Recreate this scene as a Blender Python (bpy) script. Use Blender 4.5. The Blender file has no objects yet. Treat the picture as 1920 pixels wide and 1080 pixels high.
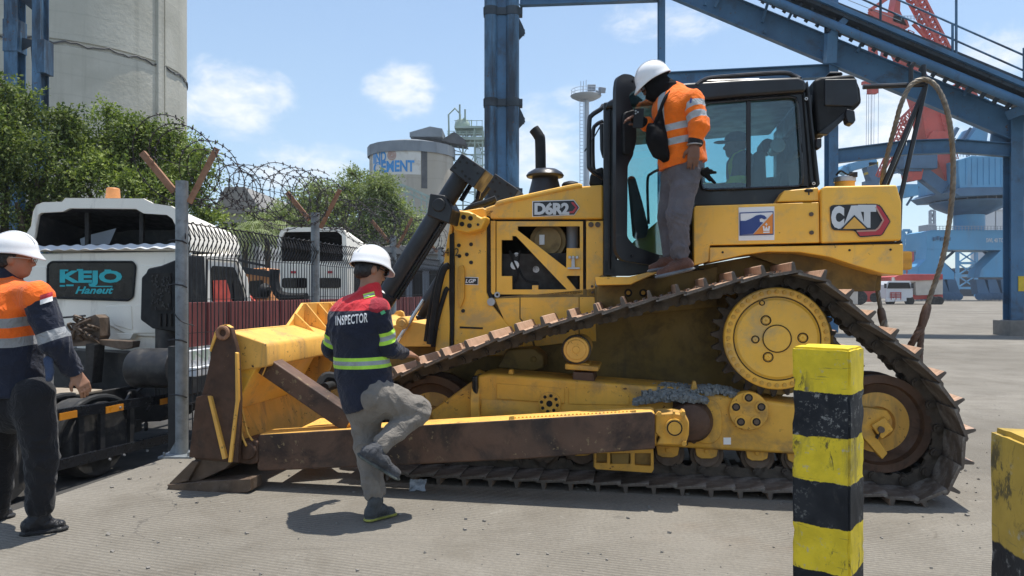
import bpy, bmesh, math, random
import numpy as np
from mathutils import Vector, Matrix, Euler
from mathutils.geometry import tessellate_polygon

R = math.radians
random.seed(7)
SC = bpy.context.scene
COL = SC.collection

# ---------------------------------------------------------------- camera
F, CX, HY, CH = 1387.0, 960.0, 545.0, 1.5      # focal length in photo pixels, centre, horizon, camera height
cam_d = bpy.data.cameras.new('camera')
cam_d.sensor_width = 36.0
cam_d.lens = 36.0 * F / 1920.0
cam_d.shift_y = (HY - 540.0) / 1920.0
cam_d.clip_start, cam_d.clip_end = 0.05, 4000
cam = bpy.data.objects.new('camera', cam_d)
COL.objects.link(cam)
cam.location = (0, 0, CH)
cam.rotation_euler = (R(90), 0, 0)
SC.camera = cam

# ---------------------------------------------------------------- sun, sky, exposure
TO_SUN = Vector((0.17, 0.13, 1.0)).normalized()
SUN_EL = math.asin(TO_SUN.z)
SUN_AZ = math.atan2(TO_SUN.x, TO_SUN.y)
sun_d = bpy.data.lights.new('sun', 'SUN')
sun_d.energy, sun_d.angle, sun_d.color = 2.9, R(0.53), (1.0, 0.955, 0.88)
sun = bpy.data.objects.new('sun', sun_d)
COL.objects.link(sun)
sun.rotation_euler = TO_SUN.to_track_quat('Z', 'Y').to_euler()
sun.location = (0, 0, 40)
SC.view_settings.view_transform = 'Standard'
SC.view_settings.look = 'None'
SC.view_settings.gamma = 1
SC.view_settings.use_curve_mapping = False
SC.view_settings.exposure = 1.06
SC.render.engine = 'CYCLES'
SC.cycles.use_denoising = True
SC.cycles.max_bounces = 8
SC.cycles.transparent_max_bounces = 16

W = bpy.data.worlds.new('World')
SC.world = W
W.use_nodes = True


class NT:
    """small node-tree writer"""
    def __init__(s, tree):
        s.t = tree
        s.t.nodes.clear()

    def n(s, kind, **kw):
        nd = s.t.nodes.new(kind)
        for k, v in kw.items():
            setattr(nd, k, v)
        return nd

    def set(s, sock, v):
        if isinstance(v, bpy.types.NodeSocket):
            s.t.links.new(v, sock)
        elif v is not None:
            if isinstance(v, (tuple, list)) and len(v) == 3 and sock.type == 'RGBA':
                v = (*v, 1)
            sock.default_value = v

    def math(s, op, a, b=None, c=None, clamp=False):
        nd = s.n('ShaderNodeMath', operation=op)
        nd.use_clamp = clamp
        for i, v in enumerate((a, b, c)):
            if v is not None:
                s.set(nd.inputs[i], v)
        return nd.outputs[0]

    def mix(s, f, a, b, mode='MIX'):
        nd = s.n('ShaderNodeMix', data_type='RGBA', blend_type=mode)
        s.set(nd.inputs[0], f)
        s.set(nd.inputs[6], a)
        s.set(nd.inputs[7], b)
        return nd.outputs[2]

    def noise(s, vec, scale, detail=4, rough=0.55, dist=0.0, kind='FBM'):
        nd = s.n('ShaderNodeTexNoise')
        s.set(nd.inputs['Vector'], vec)
        nd.inputs['Scale'].default_value = scale
        nd.inputs['Detail'].default_value = detail
        nd.inputs['Roughness'].default_value = rough
        nd.inputs['Distortion'].default_value = dist
        return nd.outputs['Fac']

    def ramp(s, f, lo, hi, a=0.0, b=1.0):
        nd = s.n('ShaderNodeMapRange', interpolation_type='SMOOTHSTEP')
        s.set(nd.inputs[0], f)
        nd.inputs[1].default_value, nd.inputs[2].default_value = lo, hi
        nd.inputs[3].default_value, nd.inputs[4].default_value = a, b
        return nd.outputs[0]

    def mapping(s, vec, scale=(1, 1, 1), rot=(0, 0, 0), loc=(0, 0, 0)):
        nd = s.n('ShaderNodeMapping')
        s.set(nd.inputs[0], vec)
        nd.inputs['Scale'].default_value = scale
        nd.inputs['Rotation'].default_value = rot
        nd.inputs['Location'].default_value = loc
        return nd.outputs[0]


def build_world():
    t = NT(W.node_tree)
    sky = t.n('ShaderNodeTexSky', sky_type='NISHITA')
    sky.sun_disc = False
    sky.sun_elevation = SUN_EL
    sky.sun_rotation = SUN_AZ
    sky.altitude = 5
    sky.air_density = 1.0
    sky.dust_density = 0.6
    sky.ozone_density = 1.0
    tc = t.n('ShaderNodeTexCoord').outputs['Generated']
    sp = t.n('ShaderNodeSeparateXYZ')
    t.set(sp.inputs[0], tc)
    x, y, z = sp.outputs
    az = t.math('ARCTAN2', x, y)
    el = t.math('ARCSINE', z)
    # fair-weather cumulus: each a soft patch broken up by fractal noise
    nz = t.noise(t.mapping(tc, (1, 1, 1.7)), 9.0, 9, 0.62, 0.6)
    nz2 = t.noise(t.mapping(tc, (1, 1, 2.2)), 26.0, 6, 0.6, 0.3)
    def patch(px, py, wx, wy, gain=1.0):
        a0 = math.atan((px - CX) / F)
        e0 = math.atan((HY - py) / F * math.cos(a0))
        u = t.math('DIVIDE', t.math('SUBTRACT', az, a0), wx / F * math.cos(a0) ** 2)
        v = t.math('DIVIDE', t.math('SUBTRACT', el, e0), wy / F * math.cos(a0))
        e = t.math('ADD', t.math('MULTIPLY', u, u), t.math('MULTIPLY', v, v))
        return t.math('MULTIPLY', t.math('SUBTRACT', 1.0, e, clamp=True), gain)
    pats = [patch(430, 188, 160, 92, 1.2), patch(485, 222, 75, 40, 1.05), patch(757, 170, 90, 66, 1.25),
            patch(585, 315, 160, 60, 1.15), patch(1010, 285, 120, 120, 1.2), patch(1650, 265, 220, 160, 1.3),
            patch(1700, 160, 260, 100, 1.25), patch(1075, 190, 60, 40, .7), patch(1250, 40, 150, 60, .7),
            patch(1840, 110, 140, 80, 1.1), patch(640, 400, 420, 50, .5), patch(-400, 200, 260, 90, .9),
            patch(2500, 240, 330, 110, .9), patch(1330, 240, 200, 60, .6)]
    m = pats[0]
    for p in pats[1:]:
        m = t.math('MAXIMUM', m, p)
    far = t.math('MULTIPLY', t.ramp(t.math('ABSOLUTE', az), 1.0, 1.4), t.ramp(t.noise(tc, 2.2, 3), .39, .62, 0, .9))  # extra cloud outside the view, thickened to brighten the shaded faces
    m = t.math('MAXIMUM', m, far)
    d = t.math('ADD', m, t.math('MULTIPLY', t.math('SUBTRACT', t.math('ADD', t.math('MULTIPLY', nz, .7), t.math('MULTIPLY', nz2, .3)), 0.55), 3.3))
    d = t.math('MULTIPLY', d, t.ramp(m, 0.0, .3))
    cov = t.ramp(d, 0.10, 1.35, 0, .82)
    # thin milky veil that thickens towards the horizon
    veil = t.math('ADD', t.ramp(el, 0.0, 0.75, .50, .10), t.math('MULTIPLY', t.math('SUBTRACT', t.noise(tc, 3.0, 4), .5), .22))
    skyc = t.mix(1.0, sky.outputs[0], SKY_TINT, 'MULTIPLY')
    c1 = t.mix(veil, skyc, VEIL)
    shade = t.mix(t.ramp(nz2, .35, .65), CLOUD_LO, CLOUD_HI)
    c2 = t.mix(cov, c1, shade)
    bg = t.n('ShaderNodeBackground')
    t.set(bg.inputs[0], c2)
    bg.inputs[1].default_value = SKY_STRENGTH
    out = t.n('ShaderNodeOutputWorld')
    t.set(out.inputs[0], bg.outputs[0])


SKY_STRENGTH = 0.15
SKY_TINT = (.575, .595, .615)
VEIL = (1.72, 2.30, 2.85)
CLOUD_LO, CLOUD_HI = (2.9, 3.15, 3.4), (3.6, 3.62, 3.68)
build_world()

# ---------------------------------------------------------------- photo geometry
def wp(px, py, Y):
    """world point seen at photo pixel px,py at distance Y"""
    return Vector(((px - CX) / F * Y, Y, CH - (py - HY) / F * Y))


class Frame:
    """a thing's own axes: rays through photo pixels are met with its planes, so every outline gets its real place and size"""
    def __init__(s, origin, rz):
        s.o = Vector(origin)
        s.rz = rz
        s.m = Matrix.Translation(s.o) @ Matrix.Rotation(rz, 4, 'Z')
        s.inv = s.m.inverted()
        s.c = s.inv @ Vector((0, 0, CH))

    def ray(s, px, py):
        return s.inv.to_3x3() @ Vector(((px - CX) / F, 1, -(py - HY) / F))

    def on(s, axis, px, py, val):
        r = s.ray(px, py)
        return s.c + r * ((val - s.c[axis]) / r[axis])

    def onY(s, px, py, v): return s.on(1, px, py, v)
    def onX(s, px, py, v): return s.on(0, px, py, v)
    def onZ(s, px, py, v): return s.on(2, px, py, v)

    def plane(s, px, py, A, n):
        r = s.ray(px, py)
        return s.c + r * ((Vector(A) - s.c).dot(n) / r.dot(n))


# ---------------------------------------------------------------- objects
def tag(o, label=None, cat=None, group=None, kind=None):
    if label: o['label'] = label
    if cat: o['category'] = cat
    if group: o['group'] = group
    if kind: o['kind'] = kind
    return o


ROOTM = {}
def thing(name, loc=(0, 0, 0), rz=0.0, label=None, cat=None, group=None):
    o = bpy.data.objects.new(name, None)
    o.empty_display_size = .2
    COL.objects.link(o)
    o.location = loc
    o.rotation_euler = (0, 0, rz)
    ROOTM[o.name] = Matrix.Translation(Vector(loc)) @ Matrix.Rotation(rz, 4, 'Z')
    return tag(o, label, cat, group)


def adopt(o, parent, local):
    o.parent = parent
    if not local:
        p = parent
        while p.parent: p = p.parent
        if p.name in ROOTM:
            if parent is p:
                o.matrix_parent_inverse = ROOTM[p.name].inverted()


class MB:
    """collects shapes into one mesh"""
    def __init__(s):
        s.v, s.f, s.mi, s.cur = [], [], [], 0

    def mat(s, i):
        s.cur = i
        return s

    def add(s, verts, faces):
        b = len(s.v)
        s.v.extend([tuple(v) for v in verts])
        for f in faces:
            s.f.append(tuple(b + i for i in f))
            s.mi.append(s.cur)
        return s

    def box(s, c, size, rot=None):
        hx, hy, hz = size[0] / 2, size[1] / 2, size[2] / 2
        vs = [Vector((a * hx, b * hy, d * hz)) for d in (-1, 1) for b in (-1, 1) for a in (-1, 1)]
        if rot is not None:
            m = rot if isinstance(rot, Matrix) else Euler(rot).to_matrix()
            vs = [m @ v for v in vs]
        c = Vector(c)
        return s.add([v + c for v in vs], [(0, 2, 3, 1), (4, 5, 7, 6), (0, 1, 5, 4), (2, 6, 7, 3), (0, 4, 6, 2), (1, 3, 7, 5)])

    def span(s, a, b):
        a, b = Vector(a), Vector(b)
        return s.box((a + b) / 2, [abs(b[i] - a[i]) for i in range(3)])

    def beam(s, p0, p1, w, h, up=(0, 0, 1)):
        """bar of section w (sideways) x h (along up) from p0 to p1"""
        p0, p1 = Vector(p0), Vector(p1)
        d = (p1 - p0).normalized()
        sd = d.cross(Vector(up))
        sd = sd.normalized() if sd.length > 1e-5 else Vector((1, 0, 0))
        u = sd.cross(d).normalized()
        vs = []
        for p in (p0, p1):
            for a, b in ((-1, -1), (1, -1), (1, 1), (-1, 1)):
                vs.append(p + sd * (a * w / 2) + u * (b * h / 2))
        return s.add(vs, [(3, 2, 1, 0), (4, 5, 6, 7)] + [(i, (i + 1) % 4, 4 + (i + 1) % 4, 4 + i) for i in range(4)])

    def ibeam(s, p0, p1, w, h, t=.03, up=(0, 0, 1)):
        p0, p1 = Vector(p0), Vector(p1)
        d = (p1 - p0).normalized()
        sd = d.cross(Vector(up)).normalized()
        u = sd.cross(d).normalized()
        s.beam(p0 + u * (h / 2 - t / 2), p1 + u * (h / 2 - t / 2), w, t, up)
        s.beam(p0 - u * (h / 2 - t / 2), p1 - u * (h / 2 - t / 2), w, t, up)
        return s.beam(p0, p1, t, h - 2 * t, up)

    def cyl(s, p0, p1, r0, r1=None, n=16, caps=True):
        r1 = r0 if r1 is None else r1
        p0, p1 = Vector(p0), Vector(p1)
        d = (p1 - p0).normalized()
        a = d.orthogonal().normalized()
        b = d.cross(a)
        vs = []
        for p, r in ((p0, r0), (p1, r1)):
            for i in range(n):
                q = 2 * math.pi * i / n
                vs.append(p + (a * math.cos(q) + b * math.sin(q)) * r)
        fs = [(i, (i + 1) % n, n + (i + 1) % n, n + i) for i in range(n)]
        if caps:
            fs += [tuple(range(n - 1, -1, -1)), tuple(range(n, 2 * n))]
        return s.add(vs, fs)

    def lathe(s, p, axis, prof, n=24):
        """prof: list of (r, h) along axis from p"""
        p = Vector(p)
        d = Vector(axis).normalized()
        a = d.orthogonal().normalized()
        b = d.cross(a)
        vs = []
        for r, h in prof:
            for i in range(n):
                q = 2 * math.pi * i / n
                vs.append(p + d * h + (a * math.cos(q) + b * math.sin(q)) * r)
        fs = []
        for k in range(len(prof) - 1):
            for i in range(n):
                j = (i + 1) % n
                fs.append((k * n + i, k * n + j, (k + 1) * n + j, (k + 1) * n + i))
        if prof[0][0] > 1e-6: fs.append(tuple(range(n - 1, -1, -1)))
        if prof[-1][0] > 1e-6: fs.append(tuple((len(prof) - 1) * n + i for i in range(n)))
        return s.add(vs, fs)

    def tube(s, pts, r, n=8, closed=False, rfun=None):
        pts = [Vector(p) for p in pts]
        N = len(pts)
        if N < 2: return s
        vs = []
        prev = None
        for i, p in enumerate(pts):
            if closed:
                d = (pts[(i + 1) % N] - pts[i - 1])
            else:
                d = pts[min(i + 1, N - 1)] - pts[max(i - 1, 0)]
            d = d.normalized()
            if prev is None:
                a = d.orthogonal().normalized()
            else:
                a = (prev - d * prev.dot(d))
                a = a.normalized() if a.length > 1e-6 else d.orthogonal().normalized()
            prev = a
            b = d.cross(a)
            rr = rfun(i / (N - 1)) if rfun else r
            for k in range(n):
                q = 2 * math.pi * k / n
                vs.append(p + (a * math.cos(q) + b * math.sin(q)) * rr)
        fs = []
        for i in range(N if closed else N - 1):
            j = (i + 1) % N
            for k in range(n):
                l = (k + 1) % n
                fs.append((i * n + k, i * n + l, j * n + l, j * n + k))
        if not closed:
            fs += [tuple(range(n - 1, -1, -1)), tuple((N - 1) * n + k for k in range(n))]
        return s.add(vs, fs)

    def prism(s, poly, d, holes=()):
        """poly: 3-D points in one plane, pushed along vector d"""
        loops = [[Vector(p) for p in poly]] + [[Vector(p) for p in h] for h in holes]
        d = Vector(d)
        flat = [p for l in loops for p in l]
        n = len(flat)
        if not holes:
            nn = Vector((0, 0, 0))
            L = loops[0]
            for i in range(len(L)):
                nn += L[i].cross(L[(i + 1) % len(L)])
            tris = [tuple(range(n))] if nn.dot(d) < 0 else [tuple(range(n - 1, -1, -1))]
        else:
            tris = []
            for t in tessellate_polygon(loops):
                a, b, c = (flat[i] for i in t)
                t = tuple(t)
                if (b - a).cross(c - a).dot(d) > 0: t = t[::-1]
                tris.append(t)
        fs = list(tris) + [tuple(i + n for i in t[::-1]) for t in tris]
        off = 0
        for k, L in enumerate(loops):
            m = len(L)
            nn = Vector((0, 0, 0))
            for i in range(m):
                nn += L[i].cross(L[(i + 1) % m])
            flip = (nn.dot(d) < 0) != (k > 0)
            for i in range(m):
                j = (i + 1) % m
                q = (off + i, off + j, off + j + n, off + i + n)
                fs.append(q[::-1] if flip else q)
            off += m
        return s.add(flat + [p + d for p in flat], fs)

    def mesh(s, name, mats, smooth=35):
        me = bpy.data.meshes.new(name)
        me.from_pydata(s.v, [], s.f)
        for m in (mats if isinstance(mats, (list, tuple)) else [mats]):
            me.materials.append(m)
        if any(s.mi):
            me.polygons.foreach_set('material_index', s.mi)
        if smooth:
            me.polygons.foreach_set('use_smooth', [True] * len(me.polygons))
            me.set_sharp_from_angle(angle=R(smooth))
        me.update()
        return me

    def build(s, name, mats, parent=None, bevel=0, local=False, smooth=35, seg=2, label=None):
        me = s.mesh(name, mats, smooth)
        o = bpy.data.objects.new(name, me)
        COL.objects.link(o)
        if parent is not None: adopt(o, parent, local)
        if bevel:
            md = o.modifiers.new('edge', 'BEVEL')
            md.width, md.segments, md.limit_method, md.angle_limit = bevel, seg, 'ANGLE', R(38)
            md.harden_normals = True
        if label: o['label'] = label
        return o


def inst(me, name, parent, mtx, label=None):
    o = bpy.data.objects.new(name, me)
    COL.objects.link(o)
    if parent is not None: o.parent = parent
    o.matrix_local = mtx
    return o


def catmull(pts, n=8, closed=False):
    pts = [Vector(p) for p in pts]
    N = len(pts)
    out = []
    for i in range(N if closed else N - 1):
        if closed:
            p0, p1, p2, p3 = pts[i - 1], pts[i], pts[(i + 1) % N], pts[(i + 2) % N]
        else:
            p0, p1, p2, p3 = pts[max(i - 1, 0)], pts[i], pts[i + 1], pts[min(i + 2, N - 1)]
        for k in range(n):
            t = k / n
            out.append(.5 * ((2 * p1) + (p2 - p0) * t + (2 * p0 - 5 * p1 + 4 * p2 - p3) * t * t + (3 * p1 - p0 - 3 * p2 + p3) * t ** 3))
    if not closed: out.append(pts[-1])
    return out


def round_poly(pts, r, n=4):
    """round the corners of a polygon (2 or 3-D points)"""
    pts = [Vector(p) for p in pts]
    out = []
    N = len(pts)
    for i in range(N):
        a, b, c = pts[i - 1], pts[i], pts[(i + 1) % N]
        d1, d2 = a - b, c - b
        q = min(r, d1.length * .48, d2.length * .48)
        s0, s1 = b + d1.normalized() * q, b + d2.normalized() * q
        for k in range(n + 1):
            t = k / n
            out.append((1 - t) ** 2 * s0 + 2 * t * (1 - t) * b + t * t * s1)
    return out


def text_mesh(txt, size=1.0, bold=0.0, shear=0.0, depth=0.0, align='CENTER', space=1.0, res=3):
    cu = bpy.data.curves.new('lettering', 'FONT')
    cu.body = txt
    cu.size = size
    cu.offset = bold
    cu.shear = shear
    cu.extrude = depth
    cu.align_x = align
    cu.align_y = 'CENTER'
    cu.space_character = space
    cu.resolution_u = res
    ob = bpy.data.objects.new('lettering', cu)
    COL.objects.link(ob)
    dg = bpy.context.evaluated_depsgraph_get()
    me = bpy.data.meshes.new_from_object(ob.evaluated_get(dg))
    bpy.data.objects.remove(ob)
    bpy.data.curves.remove(cu)
    return me


def text_verts(txt, **kw):
    """vertices (N,3) and faces of a text fitted to a 1 x 1 box centred on 0"""
    me = text_mesh(txt, **kw)
    v = np.array([tuple(p.co) for p in me.vertices])
    f = [tuple(p.vertices) for p in me.polygons]
    bpy.data.meshes.remove(me)
    lo, hi = v.min(0), v.max(0)
    ext = np.maximum(hi - lo, 1e-6)
    v[:, 0] = (v[:, 0] - (lo[0] + hi[0]) / 2) / ext[0]
    v[:, 1] = (v[:, 1] - (lo[1] + hi[1]) / 2) / ext[1]
    return v, f
# ---------------------------------------------------------------- materials
MATS = {}
def base(name):
    m = bpy.data.materials.new(name)
    m.use_nodes = True
    t = NT(m.node_tree)
    b = t.n('ShaderNodeBsdfPrincipled')
    o = t.n('ShaderNodeOutputMaterial')
    t.t.links.new(b.outputs[0], o.inputs[0])
    MATS[name] = m
    return m, t, b


def paint(name, col, rough=.5, metal=0.0, vary=.12, scale=3.0, dirt=None, dirt_amt=0.0, dscale=5.0, chips=None, chip_amt=0.0,
          bump=0.0, bscale=60.0, spec=.5, streak=False, seed=0.0, coat=0.0, scratch=0.0, drip=0.0):
    """painted or plain surface with tone variation, blotches of dirt, chips and fine relief"""
    m, t, b = base(name)
    tc = t.n('ShaderNodeTexCoord').outputs['Object']
    vec = t.mapping(tc, loc=(seed, seed * 1.7, seed * .6))
    n1 = t.noise(vec, scale, 5, .6)
    f = t.ramp(n1, .3, .7)
    dk = tuple(c * (1 - vary) for c in col)
    lt = tuple(min(1, c * (1 + vary)) for c in col)
    c = t.mix(f, dk, lt)
    rr = t.ramp(t.noise(vec, scale * 2.3, 4), .3, .7, max(.02, rough - .12), min(1, rough + .12))
    if dirt is not None and dirt_amt > 0:
        dv = t.mapping(vec, (1, 1, .18)) if streak else vec
        n2 = t.noise(dv, dscale, 7, .68, .4)
        df = t.ramp(n2, .62 - .3 * dirt_amt, .78 - .18 * dirt_amt, 0, min(1, .45 + dirt_amt * .5))
        c = t.mix(df, c, dirt)
        rr = t.math('ADD', rr, t.math('MULTIPLY', df, .25), clamp=True)
    if drip:
        # dust runs and rain streaks
        n5 = t.noise(t.mapping(vec, (9, 9, .55)), 1.0, 6, .7)
        n6 = t.noise(vec, 1.3, 3)
        c = t.mix(t.math('MULTIPLY', t.ramp(n5, .52, .74), t.ramp(n6, .38, .62, 0, drip)), c, dirt)
    if scratch:
        for ro in (.5, -.35):
            n7 = t.noise(t.mapping(vec, (1.2, 1.2, 46), rot=(ro, ro * .7, 0)), 1.6, 4, .6)
            n8 = t.noise(t.mapping(vec, loc=(ro * 9, 3, 1)), 2.2, 4)
            c = t.mix(t.math('MULTIPLY', t.ramp(n7, .66, .71), t.ramp(n8, .5, .62, 0, scratch)), c, tuple(min(1, q * .55 + .03) for q in col))
    if chips is not None and chip_amt > 0:
        n3 = t.noise(vec, dscale * 6, 6, .7)
        n4 = t.noise(vec, dscale * .9, 3)
        cf = t.math('MULTIPLY', t.ramp(n3, .70 - .2 * chip_amt, .74 - .2 * chip_amt), t.ramp(n4, .42, .6))
        c = t.mix(cf, c, chips)
        rr = t.math('ADD', rr, t.math('MULTIPLY', cf, .3), clamp=True)
    t.set(b.inputs['Base Color'], c)
    t.set(b.inputs['Roughness'], rr)
    b.inputs['Metallic'].default_value = metal
    b.inputs['Specular IOR Level'].default_value = spec
    if coat: b.inputs['Coat Weight'].default_value = coat
    if bump:
        bp = t.n('ShaderNodeBump')
        bp.inputs['Strength'].default_value = min(1, bump)
        bp.inputs['Distance'].default_value = .004
        t.set(bp.inputs['Height'], t.noise(vec, bscale, 5, .6))
        t.set(b.inputs['Normal'], bp.outputs[0])
    return m


def glass(name, tint=(.55, .75, .75), op=.25, rough=.03, refl=.5):
    """thin sheet of tinted glass"""
    m = bpy.data.materials.new(name)
    m.use_nodes = True
    t = NT(m.node_tree)
    tr = t.n('ShaderNodeBsdfTransparent')
    t.set(tr.inputs[0], tint)
    gl = t.n('ShaderNodeBsdfGlossy')
    gl.inputs['Roughness'].default_value = rough
    t.set(gl.inputs[0], (.95, .97, 1))
    fr = t.n('ShaderNodeFresnel')
    fr.inputs[0].default_value = 1.45
    df = t.n('ShaderNodeBsdfDiffuse')
    t.set(df.inputs[0], (.10, .13, .14))
    tc = t.n('ShaderNodeTexCoord').outputs['Object']
    a = t.n('ShaderNodeMixShader')
    t.set(a.inputs[0], t.math('ADD', t.math('MULTIPLY', fr.outputs[0], refl * 2), .03, clamp=True))
    t.t.links.new(tr.outputs[0], a.inputs[1])
    t.t.links.new(gl.outputs[0], a.inputs[2])
    c = t.n('ShaderNodeMixShader')
    t.set(c.inputs[0], t.ramp(t.noise(tc, 4, 4), .3, .7, op * .6, op))
    t.t.links.new(a.outputs[0], c.inputs[1])
    t.t.links.new(df.outputs[0], c.inputs[2])
    o = t.n('ShaderNodeOutputMaterial')
    t.t.links.new(c.outputs[0], o.inputs[0])
    MATS[name] = m
    return m


RUST = (.085, .045, .025)
DUST = (.30, .26, .20)
YEL = (.90, .485, .055)
M = {}
M['yellow'] = paint('yellow_paint', YEL, .44, vary=.07, scale=2, dirt=(.46, .33, .16), dirt_amt=.5, dscale=3.2, chips=(.13, .08, .04), chip_amt=.28, coat=.08, scratch=.5, drip=.6)
M['yellow_dirty'] = paint('yellow_dirty', (.68, .36, .046), .6, vary=.12, scale=3, dirt=(.26, .17, .075), dirt_amt=.55, dscale=4, chips=RUST, chip_amt=.4, seed=3, scratch=.6, drip=.8)
M['yellow_dirty_shaded'] = paint('yellow_dirty_shaded', (.27, .175, .05), .75, vary=.22, scale=2, dirt=(.11, .08, .042), dirt_amt=.65, drip=.7, dscale=3, seed=5)  # grimy yellow, also darkened to paint in the shade inside the tracks
M['yellow_worn'] = paint('yellow_worn', (.78, .43, .085), .6, vary=.12, scale=3, dirt=(.30, .19, .10), dirt_amt=.45, dscale=5, chips=RUST, chip_amt=.5, seed=9, streak=True)
M['black'] = paint('black_paint', (.011, .012, .015), .40, vary=.25, scale=3, dirt=(.060, .056, .05), dirt_amt=.18, dscale=5)
M['black_soft'] = paint('black_rubber', (.014, .015, .016), .65, vary=.25, scale=4, dirt=(.06, .056, .05), dirt_amt=.25, spec=.3)
M['black_gloss'] = paint('black_gloss', (.012, .013, .016), .22, vary=.2, scale=3, dirt=(.08, .08, .075), dirt_amt=.12)
M['seam'] = paint('seam_dark', (.012, .010, .008), .8)
M['steel'] = paint('worn_steel', (.10, .068, .046), .6, metal=.15, vary=.3, scale=7, dirt=(.17, .13, .10), dirt_amt=.5, dscale=8, chips=(.22, .19, .17), chip_amt=.3, bump=.5, bscale=40)
M['track'] = paint('track_steel', (.115, .090, .070), .7, metal=.0, vary=.35, scale=6, dirt=(.33, .31, .28), dirt_amt=.62, dscale=6, chips=(.05, .04, .033), chip_amt=.5, bump=.5, bscale=45)
M['track_top'] = paint('track_sunlit', (.46, .31, .22), .6, metal=.15, vary=.18, scale=9, dirt=(.26, .17, .11), dirt_amt=.5, dscale=9, bump=.4, bscale=45)  # outer shoe faces: sunlit pinkish tone put into the colour
M['chain'] = paint('chain_steel', (.055, .041, .030), .65, metal=.0, vary=.3, scale=8, dirt=(.15, .12, .09), dirt_amt=.5, bump=.4)
M['rust'] = paint('rusty_steel', (.080, .040, .022), .65, metal=.0, vary=.3, scale=5, dirt=(.024, .018, .014), dirt_amt=.45, dscale=6, chips=(.16, .10, .05), chip_amt=.35, bump=.5, bscale=50)
M['rust_arm'] = paint('rusty_arm', (.105, .056, .034), .6, metal=.0, vary=.25, scale=2, dirt=(.016, .015, .015), dirt_amt=.7, dscale=3, chips=(.24, .18, .10), chip_amt=.55, bump=.5, bscale=70, seed=2)
M['chrome'] = paint('chrome_rod', (.7, .7, .7), .18, metal=1, vary=.05)
M['silver'] = paint('silver_metal', (.45, .46, .47), .4, metal=.7, vary=.15)
M['white'] = paint('white_decal', (.80, .80, .79), .45, vary=.03)
M['white_cab'] = paint('white_cab_paint', (.92, .86, .74), .38, vary=.03, scale=1.5, dirt=(.36, .31, .25), dirt_amt=.25, dscale=3, streak=True)
M['decal_black'] = paint('decal_black', (.014, .014, .016), .4, vary=.05)
M['decal_red'] = paint('decal_red', (.48, .035, .05), .4, vary=.1)
M['decal_grey'] = paint('decal_silver', (.62, .65, .66), .4, vary=.08)
M['decal_blue'] = paint('decal_blue', (.025, .055, .22), .45, vary=.05)
M['decal_orange'] = paint('decal_orange', (.75, .24, .03), .45, vary=.05)
M['teal'] = paint('teal_sticker', (.02, .42, .47), .5, vary=.1)
M['blue_steel'] = paint('blue_steel', (.075, .175, .29), .5, vary=.25, scale=.8, dirt=(.022, .027, .036), dirt_amt=.85, dscale=1.5, chips=(.10, .055, .04), chip_amt=.5, streak=True, drip=.9)
M['blue_beam'] = paint('blue_beam', (.050, .135, .245), .5, vary=.22, scale=.6, dirt=(.05, .052, .06), dirt_amt=.4, dscale=.9, chips=(.11, .06, .045), chip_amt=.4, drip=.5)
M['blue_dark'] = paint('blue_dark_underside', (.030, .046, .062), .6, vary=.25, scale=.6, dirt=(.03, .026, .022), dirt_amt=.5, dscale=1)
M['crane_blue'] = paint('crane_blue', (.10, .31, .52), .5, vary=.12, scale=.12, dirt=(.16, .25, .36), dirt_amt=.4, dscale=.25, streak=True)
M['crane_dark'] = paint('crane_dark_blue', (.06, .13, .22), .55, vary=.2, scale=.2)
M['crane_red'] = paint('crane_red', (.50, .075, .052), .5, vary=.15, scale=.2, dirt=(.25, .09, .07), dirt_amt=.4, dscale=.4)
M['galv'] = paint('galvanised', (.21, .235, .25), .5, metal=.3, vary=.18, scale=9, dirt=(.13, .14, .145), dirt_amt=.5, dscale=12, chips=(.16, .09, .05), chip_amt=.2)
M['angle'] = paint('rusty_angle', (.30, .155, .085), .7, vary=.2, scale=10, dirt=(.16, .075, .045), dirt_amt=.5, dscale=14)
M['wire'] = paint('dark_wire', (.030, .030, .032), .6, metal=.4, vary=.2)
M['razor'] = paint('razor_wire', (.055, .050, .052), .6, metal=.4, vary=.3, scale=20)
M['rope'] = paint('wire_rope', (.20, .170, .130), .6, metal=.2, vary=.25, scale=12, dirt=(.10, .085, .07), dirt_amt=.4, dscale=10)
M['rope_dark'] = paint('rope_sleeve', (.12, .075, .055), .6, metal=.2, vary=.3, scale=12)
M['red_board'] = paint('red_board', (.20, .050, .048), .6, vary=.18, scale=2, dirt=(.15, .05, .045), dirt_amt=.5, dscale=2.5, streak=True)
M['tyre'] = paint('tyre', (.028, .027, .026), .8, vary=.25, dirt=(.11, .10, .085), dirt_amt=.5)
M['chassis'] = paint('chassis_black', (.020, .020, .021), .5, vary=.3, scale=4, dirt=(.075, .068, .06), dirt_amt=.5, dscale=5)
M['amber'] = paint('amber_reflector', (.75, .28, .02), .35, vary=.08)
M['beacon'] = paint('beacon_orange', (.72, .30, .10), .35, vary=.08)
M['tan_deck'] = paint('tan_deck', (.30, .25, .19), .7, vary=.15)
M['silo'] = None
M['helmet'] = paint('helmet_white', (.80, .80, .80), .32, vary=.02, dirt=(.6, .58, .55), dirt_amt=.15)
M['skin'] = paint('skin', (.30, .155, .095), .55, vary=.08, scale=8, spec=.4)
M['skin_dark'] = paint('skin_dark', (.17, .082, .052), .55, vary=.08, scale=8, spec=.4)
M['hair'] = paint('black_hair', (.012, .011, .011), .6, vary=.3, scale=30, bump=.6, bscale=120)
M['boot'] = paint('brown_leather', (.155, .070, .045), .55, vary=.18, scale=9, dirt=(.28, .20, .15), dirt_amt=.35, dscale=12, bump=.3)
M['boot_black'] = paint('black_leather', (.016, .016, .018), .35, vary=.2, scale=9, dirt=(.06, .055, .05), dirt_amt=.3)
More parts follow.
